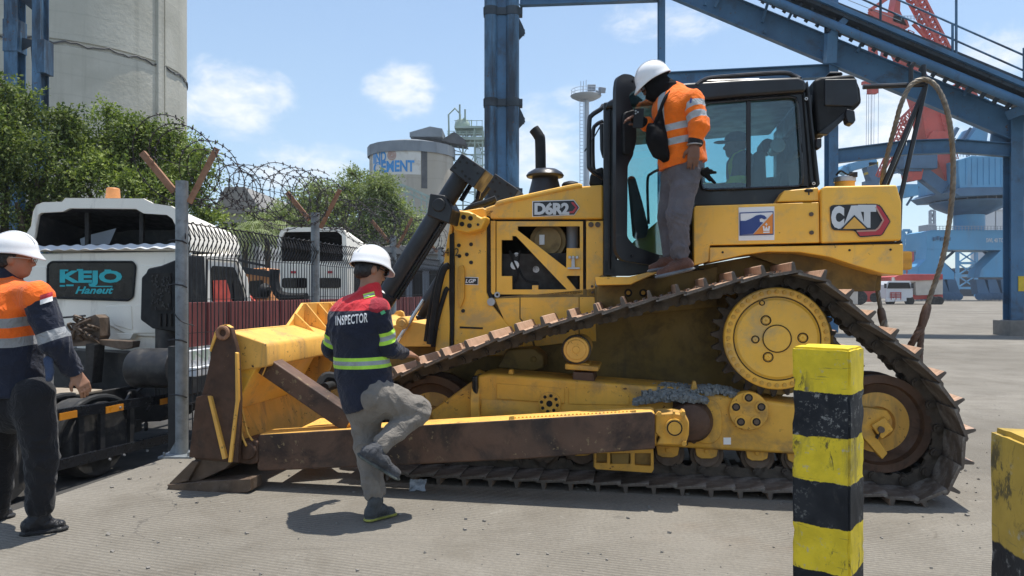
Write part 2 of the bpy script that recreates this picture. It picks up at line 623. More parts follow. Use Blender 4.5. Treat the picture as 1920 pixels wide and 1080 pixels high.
M['boot_grey'] = paint('grey_suede', (.060, .062, .068), .75, vary=.25, scale=14, dirt=(.15, .14, .13), dirt_amt=.45, dscale=14)
M['sole'] = paint('rubber_sole', (.05, .052, .05), .7, vary=.15)
M['sole_lime'] = paint('lime_sole', (.30, .30, .05), .6, vary=.15)
M['sole_grey'] = paint('grey_sole', (.16, .17, .18), .65, vary=.1)
M['cloth_black'] = paint('black_cloth', (.009, .009, .010), .9, spec=.12, vary=.2, scale=14, bump=.4, bscale=200)
M['phone'] = paint('phone_black', (.008, .008, .009), .5, spec=.3)
M['gravel'] = paint('blue_grey_gravel', (.17, .178, .172), .85, vary=.25, scale=25, dirt=(.36, .38, .38), dirt_amt=.4, dscale=30, bump=1, bscale=90)
M['bark'] = paint('bark', (.10, .075, .055), .85, vary=.3, scale=3, bump=.8, bscale=9)
M['plastic_bag'] = paint('grey_scrap', (.30, .33, .36), .6, vary=.2, scale=20, dirt=(.14, .15, .16), dirt_amt=.5, dscale=25)
M['glass_cab'] = glass('cab_glass', (.72, .90, .92), .06, refl=.5)
M['glass_door'] = glass('door_glass', (.58, .84, .84), .06, refl=.9)
M['glass_dark'] = paint('dark_window', (.012, .010, .010), .12, vary=.2, spec=.28)
M['lens'] = paint('lamp_lens', (.25, .26, .26), .2)
M['olive'] = paint('engine_olive', (.22, .15, .05), .6, vary=.2, dirt=(.08, .06, .03), dirt_amt=.4)
M['engine_dark'] = paint('engine_dark', (.020, .018, .016), .7, vary=.3, scale=8)
M['green_steel'] = paint('pale_green_steel', (.34, .42, .36), .6, vary=.15, scale=.3)
M['grey_sheet'] = paint('grey_sheeting', (.20, .225, .245), .6, vary=.12, scale=.3, dirt=(.15, .16, .17), dirt_amt=.4, dscale=.6, streak=True)
M['mast'] = paint('mast_grey', (.42, .46, .50), .5, vary=.08, scale=.3)
M['roof_grey'] = paint('roof_grey', (.26, .25, .235), .8, vary=.15, scale=.5)
M['plaster'] = paint('plaster', (.42, .41, .39), .85, vary=.12, scale=.4, dirt=(.25, .24, .22), dirt_amt=.4, dscale=.6, streak=True)
M['truck_red'] = paint('truck_red', (.45, .06, .05), .5, vary=.1, scale=1)
M['canvas'] = paint('pale_canvas', (.52, .48, .42), .8, vary=.1, scale=1)
M['hull_dark'] = paint('hull_dark', (.03, .04, .055), .6, vary=.2, scale=.1)
M['far_white'] = paint('far_white', (.6, .62, .64), .6, vary=.06, scale=.1)
M['far_grey'] = paint('far_grey', (.30, .33, .37), .7, vary=.1, scale=.1)
M['yellow_post'] = paint('post_yellow', (.60, .42, .03), .6, vary=.15)
M['concrete_foot'] = paint('concrete_foot', (.20, .185, .165), .9, vary=.2, scale=2, bump=.5, bscale=20)
M['red_cloth'] = paint('red_cloth', (.62, .09, .06), .8, vary=.15, scale=6)


def ground_mat():
    m, t, b = base('broomed_concrete')
    tc = t.n('ShaderNodeTexCoord').outputs['Object']
    big = t.noise(tc, .22, 5, .55, .3)
    mid = t.noise(tc, 1.6, 6, .65, .4)
    fine = t.noise(tc, 42, 4, .7)
    grit = t.noise(tc, 260, 2, .6)
    c = t.mix(t.ramp(big, .32, .68), (.190, .172, .142), (.262, .240, .202))
    c = t.mix(t.ramp(mid, .42, .75, 0, .55), c, (.130, .112, .086))
    # washed pale patches and brownish mud bloom
    c = t.mix(t.ramp(t.noise(t.mapping(tc, (1, 1.0, 1), loc=(3, 5, 0)), .6, 7, .7, .8), .60, .78, 0, .45), c, (.31, .285, .24))
    c = t.mix(t.ramp(t.noise(t.mapping(tc, loc=(9, 2, 0)), .45, 6, .65, .6), .58, .74, 0, .45), c, (.175, .132, .092))
    c = t.mix(t.ramp(fine, .35, .75, 0, .45), c, (.10, .092, .08))
    c = t.mix(t.ramp(grit, .62, .8, 0, .5), c, (.40, .385, .35))
    for rz_, sc_, am_ in ((-12, .8, .34), (-31, 1.3, .28)):
        n9 = t.noise(t.mapping(tc, (.10, 3.0, 1), rot=(0, 0, R(rz_))), sc_ * 2.2, 6, .65, .3)
        c = t.mix(t.ramp(n9, .60, .70, 0, am_), c, (.085, .078, .068))
    c = t.mix(t.ramp(t.noise(t.mapping(tc, loc=(4, 7, 0)), 5.5, 7, .75, .5), .60, .72, 0, .55), c, (.33, .31, .27))
    c = t.mix(t.ramp(t.noise(t.mapping(tc, loc=(1, 3, 0)), 3.2, 7, .72, .8), .60, .70, 0, .45), c, (.105, .09, .07))
    # stretched tyre scuffs
    sc = t.noise(t.mapping(tc, (.25, 2.2, 1), rot=(0, 0, R(-18))), 2.0, 6, .7)
    c = t.mix(t.ramp(sc, .58, .80, 0, .45), c, (.125, .118, .108))
    # dark drips and oil spots
    vo = t.n('ShaderNodeTexVoronoi')
    t.set(vo.inputs['Vector'], tc)
    vo.inputs['Scale'].default_value = 1.9
    sp = t.math('MULTIPLY', t.ramp(vo.outputs['Distance'], .035, .10, .75, 0), t.ramp(t.noise(tc, 1.1, 2), .5, .6))
    c = t.mix(sp, c, (.075, .07, .064))
    # hairline cracks
    v2 = t.n('ShaderNodeTexVoronoi', feature='DISTANCE_TO_EDGE')
    wob = t.n('ShaderNodeTexNoise')
    t.set(wob.inputs['Vector'], tc)
    wob.inputs['Scale'].default_value = 1.5
    wob.inputs['Detail'].default_value = 6
    va = t.n('ShaderNodeVectorMath', operation='MULTIPLY_ADD')
    t.set(va.inputs[0], wob.outputs['Color'])
    va.inputs[1].default_value = (.8, .8, .8)
    t.set(va.inputs[2], tc)
    t.set(v2.inputs['Vector'], va.outputs[0])
    v2.inputs['Scale'].default_value = .35
    crk = t.math('MULTIPLY', t.ramp(v2.outputs['Distance'], .0006, .0022, .5, 0), t.ramp(t.noise(tc, .5, 2), .54, .62))
    c = t.mix(crk, c, (.07, .065, .06))
    t.set(b.inputs['Base Color'], c)
    b.inputs['Roughness'].default_value = .9
    b.inputs['Specular IOR Level'].default_value = .25
    # broom grooves
    wv = t.n('ShaderNodeTexWave', wave_type='BANDS', bands_direction='X', wave_profile='SIN')
    t.set(wv.inputs['Vector'], t.mapping(tc, rot=(0, 0, R(-72))))
    wv.inputs['Scale'].default_value = 9.0
    wv.inputs['Distortion'].default_value = 2.2
    wv.inputs['Detail'].default_value = 3
    wv.inputs['Detail Scale'].default_value = .6
    gm = t.ramp(t.noise(tc, .7, 3), .35, .62, .15, 1)
    c = t.mix(t.math('MULTIPLY', t.math('MULTIPLY', t.ramp(wv.outputs['Fac'], .55, .05), gm), .42), c, (.085, .076, .062))  # groove shading strengthened in the colour: valleys mixed darker
    t.set(b.inputs['Base Color'], c)
    h = t.math('ADD', t.math('MULTIPLY', t.math('MULTIPLY', wv.outputs['Fac'], gm), .55), t.math('MULTIPLY', fine, .8))
    bp = t.n('ShaderNodeBump')
    bp.inputs['Strength'].default_value = 1.0
    bp.inputs['Distance'].default_value = .010
    t.set(bp.inputs['Height'], h)
    t.set(b.inputs['Normal'], bp.outputs[0])
    return m


M['ground'] = ground_mat()
M['asphalt'] = paint('dark_asphalt', (.045, .043, .040), .9, vary=.25, scale=1.5, dirt=(.10, .09, .075), dirt_amt=.4, dscale=2, bump=.5)


def silo_mat(name, c0, c1, stain, zs=1.0):
    m, t, b = base(name)
    tc = t.n('ShaderNodeTexCoord').outputs['Object']
    sc = 1.0 / zs
    n1 = t.noise(tc, .35 * sc, 6, .6, .4)
    c = t.mix(t.ramp(n1, .3, .7), c0, c1)
    st = t.noise(t.mapping(tc, (1, 1, .05)), 1.3 * sc, 6, .65)
    c = t.mix(t.ramp(st, .50, .74, 0, .55), c, stain)
    # slip-form lift lines
    wv = t.n('ShaderNodeTexWave', wave_type='BANDS', bands_direction='Z', wave_profile='SAW')
    t.set(wv.inputs['Vector'], tc)
    wv.inputs['Scale'].default_value = .33 * sc
    wv.inputs['Distortion'].default_value = 1.2
    wv.inputs['Detail'].default_value = 4
    c = t.mix(t.ramp(wv.outputs['Fac'], .88, 1.0, 0, .22), c, stain)
    c = t.mix(t.ramp(t.noise(tc, 7 * sc, 4, .7), .62, .75, 0, .4), c, stain)
    t.set(b.inputs['Base Color'], c)
    b.inputs['Roughness'].default_value = .9
    bp = t.n('ShaderNodeBump')
    bp.inputs['Strength'].default_value = .5
    bp.inputs['Distance'].default_value = .03
    t.set(bp.inputs['Height'], t.math('ADD', t.noise(tc, 5 * sc, 5), t.math('MULTIPLY', wv.outputs['Fac'], .4)))
    t.set(b.inputs['Normal'], bp.outputs[0])
    return m


M['silo'] = silo_mat('silo_concrete', (.44, .42, .345), (.55, .525, .44), (.31, .295, .235))
M['silo_far'] = silo_mat('far_silo_concrete', (.44, .39, .31), (.55, .51, .43), (.28, .22, .16), 3.0)
M['sign_far'] = paint('faded_sign', (.72, .69, .62), .8, vary=.08, scale=.3, dirt=(.42, .33, .23), dirt_amt=.35, dscale=.5)
M['sign_blue'] = paint('sign_blue', (.05, .30, .66), .7, vary=.15, scale=.5)
M['sign_pink'] = paint('sign_faded_red', (.50, .30, .24), .8, vary=.1, scale=.5)
M['stain_dark'] = paint('dark_stain', (.10, .10, .10), .9, vary=.3, scale=.5)


def leaf_mat(name, a, bcol, trans=.24):
    m = bpy.data.materials.new(name)
    m.use_nodes = True
    t = NT(m.node_tree)
    g = t.n('ShaderNodeNewGeometry')
    c = t.mix(t.ramp(g.outputs['Random Per Island'], .0, 1.0), a, bcol)
    n = t.noise(t.n('ShaderNodeTexCoord').outputs['Object'], .8, 3)
    c = t.mix(t.ramp(n, .35, .7, 0, .5), c, tuple(x * .55 for x in a))
    d = t.n('ShaderNodeBsdfPrincipled')
    t.set(d.inputs['Base Color'], c)
    d.inputs['Roughness'].default_value = .6
    d.inputs['Specular IOR Level'].default_value = .2
    tl = t.n('ShaderNodeBsdfTranslucent')
    t.set(tl.inputs[0], t.mix(1.0, c, (1.5, 1.7, .7), 'MULTIPLY'))
    mx = t.n('ShaderNodeMixShader')
    mx.inputs[0].default_value = trans
    t.t.links.new(d.outputs[0], mx.inputs[1])
    t.t.links.new(tl.outputs[0], mx.inputs[2])
    o = t.n('ShaderNodeOutputMaterial')
    t.t.links.new(mx.outputs[0], o.inputs[0])
    return m


M['leaf_dark'] = leaf_mat('leaf_dark', (.052, .085, .026), (.25, .29, .09))
M['leaf_mid'] = leaf_mat('leaf_mid', (.075, .115, .032), (.29, .34, .10))
M['leaf_pale'] = leaf_mat('leaf_pale', (.17, .21, .095), (.33, .37, .19))


def bollard_mat(name, z0, step, yellow, seed):
    """hand painted bands: yellow and black alternating down the post, edges a little uneven, scuffed"""
    m, t, b = base(name)
    tc = t.n('ShaderNodeTexCoord').outputs['Object']
    sp = t.n('ShaderNodeSeparateXYZ')
    t.set(sp.inputs[0], tc)
    v = t.mapping(tc, loc=(seed, seed, seed))
    wob = t.math('MULTIPLY', t.math('SUBTRACT', t.noise(v, 9, 6, .65), .5), .040)
    k = t.math('DIVIDE', t.math('SUBTRACT', z0, t.math('ADD', sp.outputs[2], wob)), step * 2)
    fr = t.math('FRACT', k)
    isb = t.math('MULTIPLY', t.ramp(fr, .495, .505), t.ramp(fr, .99, 1.0, 1, 0))
    isb = t.math('MULTIPLY', isb, t.math('GREATER_THAN', k, 0))
    y = t.mix(t.ramp(t.noise(v, 9, 6, .65), .3, .7), tuple(c * .78 for c in yellow), yellow)
    y = t.mix(t.ramp(t.noise(t.mapping(v, (1, 1, .35)), 6, 7, .7, .5), .52, .72, 0, .75), y, (.20, .16, .06))
    y = t.mix(t.ramp(t.noise(v, 30, 5, .7), .58, .70, 0, .7), y, (.42, .40, .31))
    y = t.mix(t.math('MULTIPLY', t.ramp(t.noise(t.mapping(v, (1, 1, .5)), 11, 7, .75, .6), .55, .62), t.ramp(t.noise(v, 2.6, 3), .45, .6, 0, .85)), y, (.055, .05, .035))
    y = t.mix(t.ramp(t.noise(t.mapping(v, (3, 3, 30), rot=(.3, .1, 0)), 3, 4, .6), .64, .70, 0, .5), y, (.12, .11, .06))
    k2 = t.mix(t.ramp(t.noise(v, 8, 5), .3, .7), (.010, .012, .016), (.024, .027, .032))
    k2 = t.mix(t.math('MULTIPLY', t.ramp(t.noise(v, 34, 6, .75), .54, .64), t.ramp(t.noise(v, 4, 3), .42, .6)), k2, (.24, .24, .225))
    k2 = t.mix(t.ramp(t.noise(t.mapping(v, (1, 1, .4)), 14, 6, .7), .58, .75, 0, .5), k2, (.085, .085, .08))
    c = t.mix(isb, y, k2)
    t.set(b.inputs['Base Color'], c)
    b.inputs['Roughness'].default_value = .62
    b.inputs['Specular IOR Level'].default_value = .22
    bp = t.n('ShaderNodeBump')
    bp.inputs['Strength'].default_value = .6
    bp.inputs['Distance'].default_value = .004
    t.set(bp.inputs['Height'], t.math('ADD', t.noise(v, 26, 6, .65), t.math('MULTIPLY', isb, .25)))
    t.set(b.inputs['Normal'], bp.outputs[0])
    return m


def garment(name, zones, rough=.85, weave=260.0, vary=.14):
    """cloth: zones = [base colour, (attribute, colour, roughness), ...]; an attribute below 0 shows its colour"""
    m, t, b = base(name)
    tc = t.n('ShaderNodeTexCoord').outputs['Object']
    n = t.ramp(t.noise(tc, 9, 5, .6), .3, .7)
    def tone(c): return t.mix(n, tuple(x * (1 - vary) for x in c), tuple(min(1, x * (1 + vary)) for x in c))
    c = tone(zones[0])
    rg = None
    for at, col, rr in zones[1:]:
        an = t.n('ShaderNodeAttribute', attribute_name=at)
        f = t.ramp(an.outputs['Fac'], -.0012, .0012, 1, 0)
        c = t.mix(f, c, tone(col))
        rg = t.math('ADD', t.math('MULTIPLY', f, rr - rough), rg if rg is not None else rough, clamp=True)
    t.set(b.inputs['Base Color'], c)
    t.set(b.inputs['Roughness'], rg if rg is not None else rough)
    b.inputs['Specular IOR Level'].default_value = .25
    b.inputs['Sheen Weight'].default_value = .12
    bp = t.n('ShaderNodeBump')
    bp.inputs['Strength'].default_value = .6
    bp.inputs['Distance'].default_value = .010
    cr = t.math('SUBTRACT', 1.0, t.math('ABSOLUTE', t.math('SUBTRACT', t.noise(tc, 11, 3, .5, 1.6), .5)), clamp=True)
    t.set(bp.inputs['Height'], t.math('ADD', t.math('MULTIPLY', t.math('POWER', cr, 6.0), .8), t.math('ADD', t.math('MULTIPLY', t.noise(tc, 24, 5, .6, .8), .6), t.math('MULTIPLY', t.noise(tc, weave, 2), .15))))
    t.set(b.inputs['Normal'], bp.outputs[0])
    return m
# ================================================================ BULLDOZER
DZ = Frame((2.74, 5.136, 0.0), R(-10.0))
dozer = thing('bulldozer', DZ.o, DZ.rz, 'large yellow bulldozer with black cab and wide steel tracks, blade resting on the concrete', 'bulldozer')
Q = DZ.onY


def pr(mb, pts, v0, v1, holes=(), rnd=0):
    P3 = [Q(x, y, v0) for x, y in pts]
    if rnd: P3 = round_poly(P3, rnd)
    H3 = []
    for h in holes:
        q = [Q(x, y, v0) for x, y in h]
        H3.append(q)
    return mb.prism(P3, (0, v1 - v0, 0), H3)


def dz(name, mat, pts=None, v0=0, v1=0, bevel=.008, holes=(), rnd=0, parent=None, mb=None, label=None):
    if mb is None: mb = MB()
    if pts: pr(mb, pts, v0, v1, holes, rnd)
    return mb.build(name, mat, parent or dozer, bevel=bevel, local=True, label=label)


def disc(mb, px, py, v0, v1, rpx, n=28, r1=None):
    """cylinder along the machine's width: face at v0 with radius rpx photo pixels"""
    c = Q(px, py, v0)
    k = (DZ.m @ c).y / F
    return mb.cyl(c, c + Vector((0, v1 - v0, 0)), rpx * k, (rpx if r1 is None else r1) * k, n)


def upz(me_obj, idx, lim=.6, world=None):
    """faces that look up take material idx"""
    for p in me_obj.data.polygons:
        if p.normal.z > lim: p.material_index = idx


def wtext(txt, px0, py0, px1, py1, v, mat, name, parent, bold=.02, shear=0.0, thick=.004, space=1.0):
    """lettering filling a photo rectangle on the plane v of the machine"""
    vv, ff = text_verts(txt, size=1, bold=bold, shear=shear, depth=.01, space=space)
    out = []
    for x, y, z in vv:
        u, w = x + .5, .5 - y
        p = Q(px0 + (px1 - px0) * u, py0 + (py1 - py0) * w, v)
        out.append(p + Vector((0, thick * (0 if z > 0 else 1), 0)))
    mb = MB().add(out, ff)
    return mb.build(name, mat, parent, local=True, smooth=0)


# ---------------------------------------------------------------- hull and hood
dz('main_frame', M['yellow_dirty_shaded'], [(828, 640), (900, 560), (1110, 540), (1300, 500), (1480, 468), (1655, 478), (1652, 545), (1570, 548), (1500, 700), (1450, 765), (860, 800)], 1.0, 2.2, bevel=.01)
mb = MB()
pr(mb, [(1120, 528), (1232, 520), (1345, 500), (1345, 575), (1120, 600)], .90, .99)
hp = dz('frame_side_panel', M['yellow_dirty_shaded'], mb=mb)
mb = MB()
for x, y in ((1178, 549), (1206, 549)):
    disc(mb, x, y, .885, .9, 7.5, 16); mb.mat(1); disc(mb, x, y, .88, .9, 4, 10); mb.mat(0)
dz('bolt_pair', [M['seam'], M['yellow_dirty']], mb=mb, bevel=0, parent=hp)
mb = MB()
for x0, y0, x1, y1 in ((1395, 480, 1650, 545),):
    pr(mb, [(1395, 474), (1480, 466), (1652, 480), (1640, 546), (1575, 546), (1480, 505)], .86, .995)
dz('rear_frame_plate', M['yellow_dirty_shaded'], mb=mb)

guard = dz('radiator_guard', M['yellow'], [(849, 402), (862, 396), (905, 389), (912, 392), (912, 548), (921, 570), (943, 598), (975, 634), (990, 668), (850, 668), (852, 500)], .98, 2.22, bevel=.012)
front_post = dz('guard_front_post', M['yellow'], [(845, 412), (848, 404), (845, 560), (842, 668), (815, 672), (822, 560), (838, 450)], .97, 2.23, bevel=.012)
mb = MB()
pr(mb, [(843, 440), (851, 436), (852, 560), (850, 640), (846, 668), (842, 560)], .966, 1.0)
pr(mb, [(862, 612), (905, 614), (905, 617), (862, 615.5)], .973, .985)
dz('panel_gap', M['seam'], mb=mb, bevel=0, parent=guard)
mb = MB()
pr(mb, [(859, 500), (868, 496), (871, 510), (870, 560), (862, 580), (858, 560)], .945, .975, rnd=.02)
dz('grab_handle', M['yellow_dirty'], mb=mb, parent=guard)
mb = MB()
for x, y in ((883, 458), (875, 477), (883, 492), (868, 583), (860, 460), (861, 480), (862, 517), (862, 551)):
    disc(mb, x, y, .968, .985, 3.6, 10)
dz('bolt_set', M['engine_dark'], mb=mb, bevel=0, parent=guard)
mb = MB()
pr(mb, [(847, 404), (855, 393), (880, 396), (903, 408), (911, 404), (911, 414), (902, 430), (876, 437), (853, 432), (846, 420)], .80, .99)
yoke = dz('cylinder_yoke', M['yellow'], mb=mb, bevel=.035)
mb = MB()
for x, y, r in ((869, 407, 4.5), (882, 409, 4.5), (866, 420, 4.5), (880, 423, 4.5), (896, 421, 2.5)):
    disc(mb, x, y, .79, .82, r, 10)
dz('bolt_set', M['engine_dark'], mb=mb, bevel=0, parent=yoke)
for s, box in (('54', (827, 465, 842, 480)), ('2', (852.5, 465, 860.5, 480))):
    wtext(s, *box, .955, M['decal_black'], 'stencil_number', guard, bold=0.0)
lgp = dz('model_plate', M['white'], [(867.5, 519), (897, 520), (896.5, 534.5), (867.5, 533.5)], .974, .98, bevel=0, parent=guard)
dz('plate_face', M['decal_black'], [(868.5, 520), (896, 521), (895.5, 533.5), (868.5, 532.5)], .971, .974, bevel=0, parent=lgp) if False else None
mb = MB(); pr(mb, [(868.7, 520.2), (895.8, 521.2), (895.4, 533.2), (868.7, 532.2)], .970, .9735)
mb.build('plate_face', M['decal_black'], guard, local=True)
wtext('LGP', 872.5, 523, 892, 530.5, .966, M['white'], 'lettering', guard, bold=.03, shear=.25)

# black seal between guard and hood
dz('hood_seal', M['seam'], [(910, 396), (920, 396), (921, 548), (935, 580), (1000, 660), (985, 660), (925, 580), (911, 550)], 1.0, 2.2, bevel=0)
hood = dz('hood', M['yellow'], [(907, 390), (960, 373), (1078, 350), (1131, 346), (1131, 411), (919, 411), (907, 406)], 1.0, 2.2, bevel=.02)
dz('hood_column', M['yellow'], [(919, 414), (929, 414), (929, 552), (919, 552)], 1.0, 1.1, bevel=.004)
mb = MB(); mb.tube(catmull([Q(935, 386, 1.02), Q(938, 380, 1.0), Q(1000, 366, 1.0), Q(1080, 349, 1.0), Q(1086, 352, 1.02)], 5), .022, 8)
dz('hood_rail', M['yellow'], mb=mb, bevel=0)
mb = MB()
disc(mb, 932, 552.5, .985, 1.0, 5.5, 14); mb.mat(1); disc(mb, 932, 552.5, .98, 1.0, 2.5, 8)
mb.mat(0); disc(mb, 920.5, 566, .955, 1.0, 7.5, 16)
dz('latch_knob', [M['silver'], M['seam']], mb=mb, bevel=0)
# engine door with cut-outs
Z5 = lambda x, y: (840 + x / 3.175, 260 + y / 3.175)
holes = [[Z5(*p) for p in ((414, 521), (785, 521), (785, 652), (706, 652), (704, 770), (414, 545))],
         [Z5(*p) for p in ((318, 603), (382, 603), (382, 579), (404, 579), (708, 898), (536, 898), (536, 873), (501, 873), (501, 898), (381, 898), (381, 818), (318, 818))],
         [Z5(*p) for p in ((712, 816), (785, 816), (785, 898), (765, 898), (704, 822))]]
door = dz('engine_door', M['yellow'], [(931, 415), (1093, 415), (1093, 552), (931, 552)], 1.0, 1.03, bevel=.003, holes=holes)
dz('door_gap', M['seam'], [(926, 411), (1098, 411), (1098, 557), (926, 557)], 1.035, 1.05, bevel=0,
   holes=[[(938, 421), (1088, 421), (1088, 545), (938, 545)]], parent=door)
mb = MB()
for (x, y) in ((745, 706), (725, 706), (768, 706)): disc(mb, *Z5(x, y), .965, 1.0, 3, 8)
pr(mb, [Z5(*p) for p in ((735, 706), (755, 706), (755, 768), (735, 768))], .975, .99)
pr(mb, [Z5(*p) for p in ((712, 766), (785, 766), (785, 776), (712, 776))], .965, .99)
dz('door_latch', M['silver'], mb=mb, bevel=.002, parent=door)
mb = MB()
for x, y in ((1108, 421), (1120.5, 421)): disc(mb, x, y, .985, 1.0, 5, 12)
for x, y in ((1110, 537), (1111, 548)): disc(mb, x, y, .985, 1.0, 2.6, 8)
dz('bolt_set', M['steel'], mb=mb, bevel=0)
dz('firewall_panel', M['yellow'], [(1099, 414), (1131, 414), (1131, 516), (1116, 522), (1116, 556), (1099, 556)], 1.0, 2.2, bevel=.006)
dz('lower_side_panel', M['yellow'], [(928, 560), (974, 558), (974, 598), (992, 620), (1000, 650), (985, 655), (945, 600)], .995, 2.2, bevel=.004)
dz('lower_side_panel', M['yellow'], [(976, 558), (1085, 557), (1085, 640), (1004, 650), (996, 622), (976, 596)], .995, 2.2, bevel=.004)
dz('lower_side_panel', M['yellow'], [(1087, 557), (1115, 557), (1118, 640), (1087, 640)], .995, 2.2, bevel=.004)
mb = MB()
mb.span(Q(926, 600, 1.75), Q(1100, 405, 1.9)); mb.span(Q(940, 548, 1.1), Q(1095, 480, 1.7))
dz('engine_block', M['engine_dark'], mb=mb)
mb = MB(); disc(mb, 1027, 452, 1.15, 1.7, 34, 28); disc(mb, 1027, 452, 1.12, 1.7, 26, 28); mb.mat(1); disc(mb, 1016, 449, 1.115, 1.7, 1, 4); pr(mb, [(1011, 440), (1021, 440), (1021, 459), (1011, 459)], 1.11, 1.13)
dz('air_cleaner', [M['olive'], M['decal_grey']], mb=mb, bevel=.01)
mb = MB(); c = Q(1073, 470, 1.25); mb.cyl(c, c + Vector((0, 0, .30)), .055, n=18)
dz('filter_canister', M['far_grey'], mb=mb)
mb = MB()
for k, pts in enumerate([[(955, 470), (962, 490), (970, 510), (966, 530)], [(975, 470), (972, 500), (985, 525), (1010, 530)], [(950, 500), (958, 506), (972, 512)],
                         [(990, 490), (1000, 520), (1010, 540)], [(1050, 490), (1062, 510), (1080, 520)], [(1020, 500), (1030, 530), (1020, 545)]]):
    mb = MB(); mb.tube(catmull([Q(x, y, 1.08 + .02 * k) for x, y in pts], 5), .011, 6); dz('engine_hose', M['black_soft'], mb=mb, bevel=0)
mb = MB(); disc(mb, 965, 497, 1.08, 1.13, 9, 14, 5); disc(mb, 968, 478, 1.1, 1.14, 5, 10); disc(mb, 1005, 505, 1.1, 1.2, 8, 12)
dz('engine_fitting', M['decal_grey'], mb=mb)

# D6R2 badge
badge = dz('model_badge', M['white'], [(998, 377), (1076, 374.5), (1087, 389), (1077, 403.5), (998, 406.5)], .992, 1.0, bevel=0, parent=hood)
mb = MB(); pr(mb, [(999.5, 378.3), (1075.5, 376), (1085.3, 389), (1076.3, 402.3), (999.5, 405.2)], .988, .9915)
mb.build('badge_ground', M['decal_black'], hood, local=True)
mb = MB(); pr(mb, [(1071, 379), (1075, 379), (1083.2, 389), (1075.5, 399.5), (1068, 399.5), (1067, 396.5), (1073.5, 396), (1079, 389), (1072, 381.5)], .984, .9875)
mb.build('badge_chevron', M['decal_red'], hood, local=True)
wtext('D6R2', 1002, 379.5, 1067.5, 403, .983, M['decal_grey'], 'lettering', hood, bold=.05, space=.94)

# step and cab floor ledge
dz('step_plate', M['yellow'], [(1115, 519), (1180, 519), (1235, 505), (1236, 510), (1190, 530), (1182, 534), (1118, 535)], .55, 1.0, bevel=.008)

# ---------------------------------------------------------------- cab
V0, V1 = .80, 2.40
for a, b in ((V0, V0 + .13), (V1 - .13, V1)):
    dz('cab_front_post', M['black'], [(1131, 192), (1157, 188), (1157, 500), (1160, 515), (1131, 515)], a, b, bevel=.015)
mb = MB()
for vv in (V0 + .01,):
    mb.tube([Q(1143, 205, V0 - .02), Q(1143, 505, V0 - .02)], .012, 6)
    mb.tube(catmull([Q(1136, 205, V0 - .015), Q(1149, 196, V0 - .015), Q(1162, 196, V0 - .015)], 4), .010, 6)
dz('door_seal', M['black_soft'], mb=mb, bevel=0)
mb = MB()
pr(mb, [(1131, 488), (1310, 480), (1310, 505), (1240, 507), (1180, 517), (1131, 517)], V0, V0 + .14)
pr(mb, [(1131, 488), (1310, 480), (1310, 505), (1131, 517)], V1 - .14, V1)
mb.span(Q(1131, 505, V0 + .1), Q(1300, 514, V1 - .1))
dz('cab_sill', M['black'], mb=mb, bevel=.02)
roof = dz('cab_roof', M['black'], [(1134, 204), (1137, 190), (1180, 168), (1262, 156), (1400, 147), (1498, 143), (1512, 150), (1513, 172), (1400, 180), (1300, 190)], V0 - .05, V1 + .05, bevel=.03)
mb = MB(); mb.tube(catmull([Q(1306, 160, .76), Q(1318, 151, .78), Q(1345, 145, .8), Q(1462, 137, .8), Q(1488, 142, .8), Q(1500, 148, .78)], 6), .019, 8)
mb.tube([Q(1325, 153, .78), Q(1423, 150, .78)], .015, 6)
dz('roof_rail', M['black'], mb=mb, bevel=0, parent=roof)
win = [(1317, 200), (1330, 193), (1400, 187), (1480, 181), (1492, 184), (1496, 196), (1505, 330), (1503, 345), (1495, 350), (1330, 356), (1318, 354), (1315, 345)]
ringo = [(1296, 190), (1400, 178), (1497, 168), (1515, 150), (1519, 175), (1538, 345), (1532, 352), (1470, 385), (1296, 386)]
for nm, a, b, wn in (('cab_side_frame', V0, V0 + .05, win), ('cab_side_frame', V1 - .05, V1, [(1320, 215), (1400, 200), (1455, 195), (1460, 330), (1330, 345), (1322, 340)])):
    dz(nm, M['black'], ringo, a, b, bevel=.012, holes=[wn])
mb = MB()
wpts = [Q(x, y, V0 - .012) for x, y in win]
cen = sum(wpts, Vector()) / len(wpts)
mb.tube(wpts, .013, 6, closed=True)
dz('window_seal', M['black_gloss'], mb=mb, bevel=0)
dz('window_bar', M['black'], [(1400, 186), (1408, 186), (1408, 353), (1400, 353)], V0 - .01, V0 + .03, bevel=.004)
dz('window_pane', M['glass_cab'], [(1312, 190), (1401, 184), (1401, 356), (1312, 358)], V0 + .012, V0 + .018, bevel=0)
dz('window_pane', M['glass_cab'], [(1407, 184), (1500, 178), (1508, 352), (1407, 355)], V0 + .02, V0 + .026, bevel=0)
dz('window_pane', M['glass_cab'], [(1315, 190), (1462, 185), (1465, 352), (1315, 355)], V1 - .03, V1 - .024, bevel=0)
mb = MB()
for v in (V0, V1):
    mb.tube([Q(1512, 165, V0 - .01), Q(1530, 348, V0 - .01)], .010, 6)
    mb.tube([Q(1505, 172, V0 - .008), Q(1519, 350, V0 - .008)], .007, 6)
for x, y in ((1512, 185), (1526, 344)): disc(mb, x, y, V0 - .02, V0, 4, 12)
dz('post_trim', M['black_soft'], mb=mb, bevel=0)
mb = MB()
for x, y in ((1512, 185), (1526, 344)): disc(mb, x, y, V0 - .024, V0, 3, 12)
mb.mat(1)
for x, y in ((1512, 185), (1526, 344)): disc(mb, x, y, V0 - .027, V0, 1.5, 8)
dz('bolt_pair', [M['decal_grey'], M['seam']], mb=mb, bevel=0)
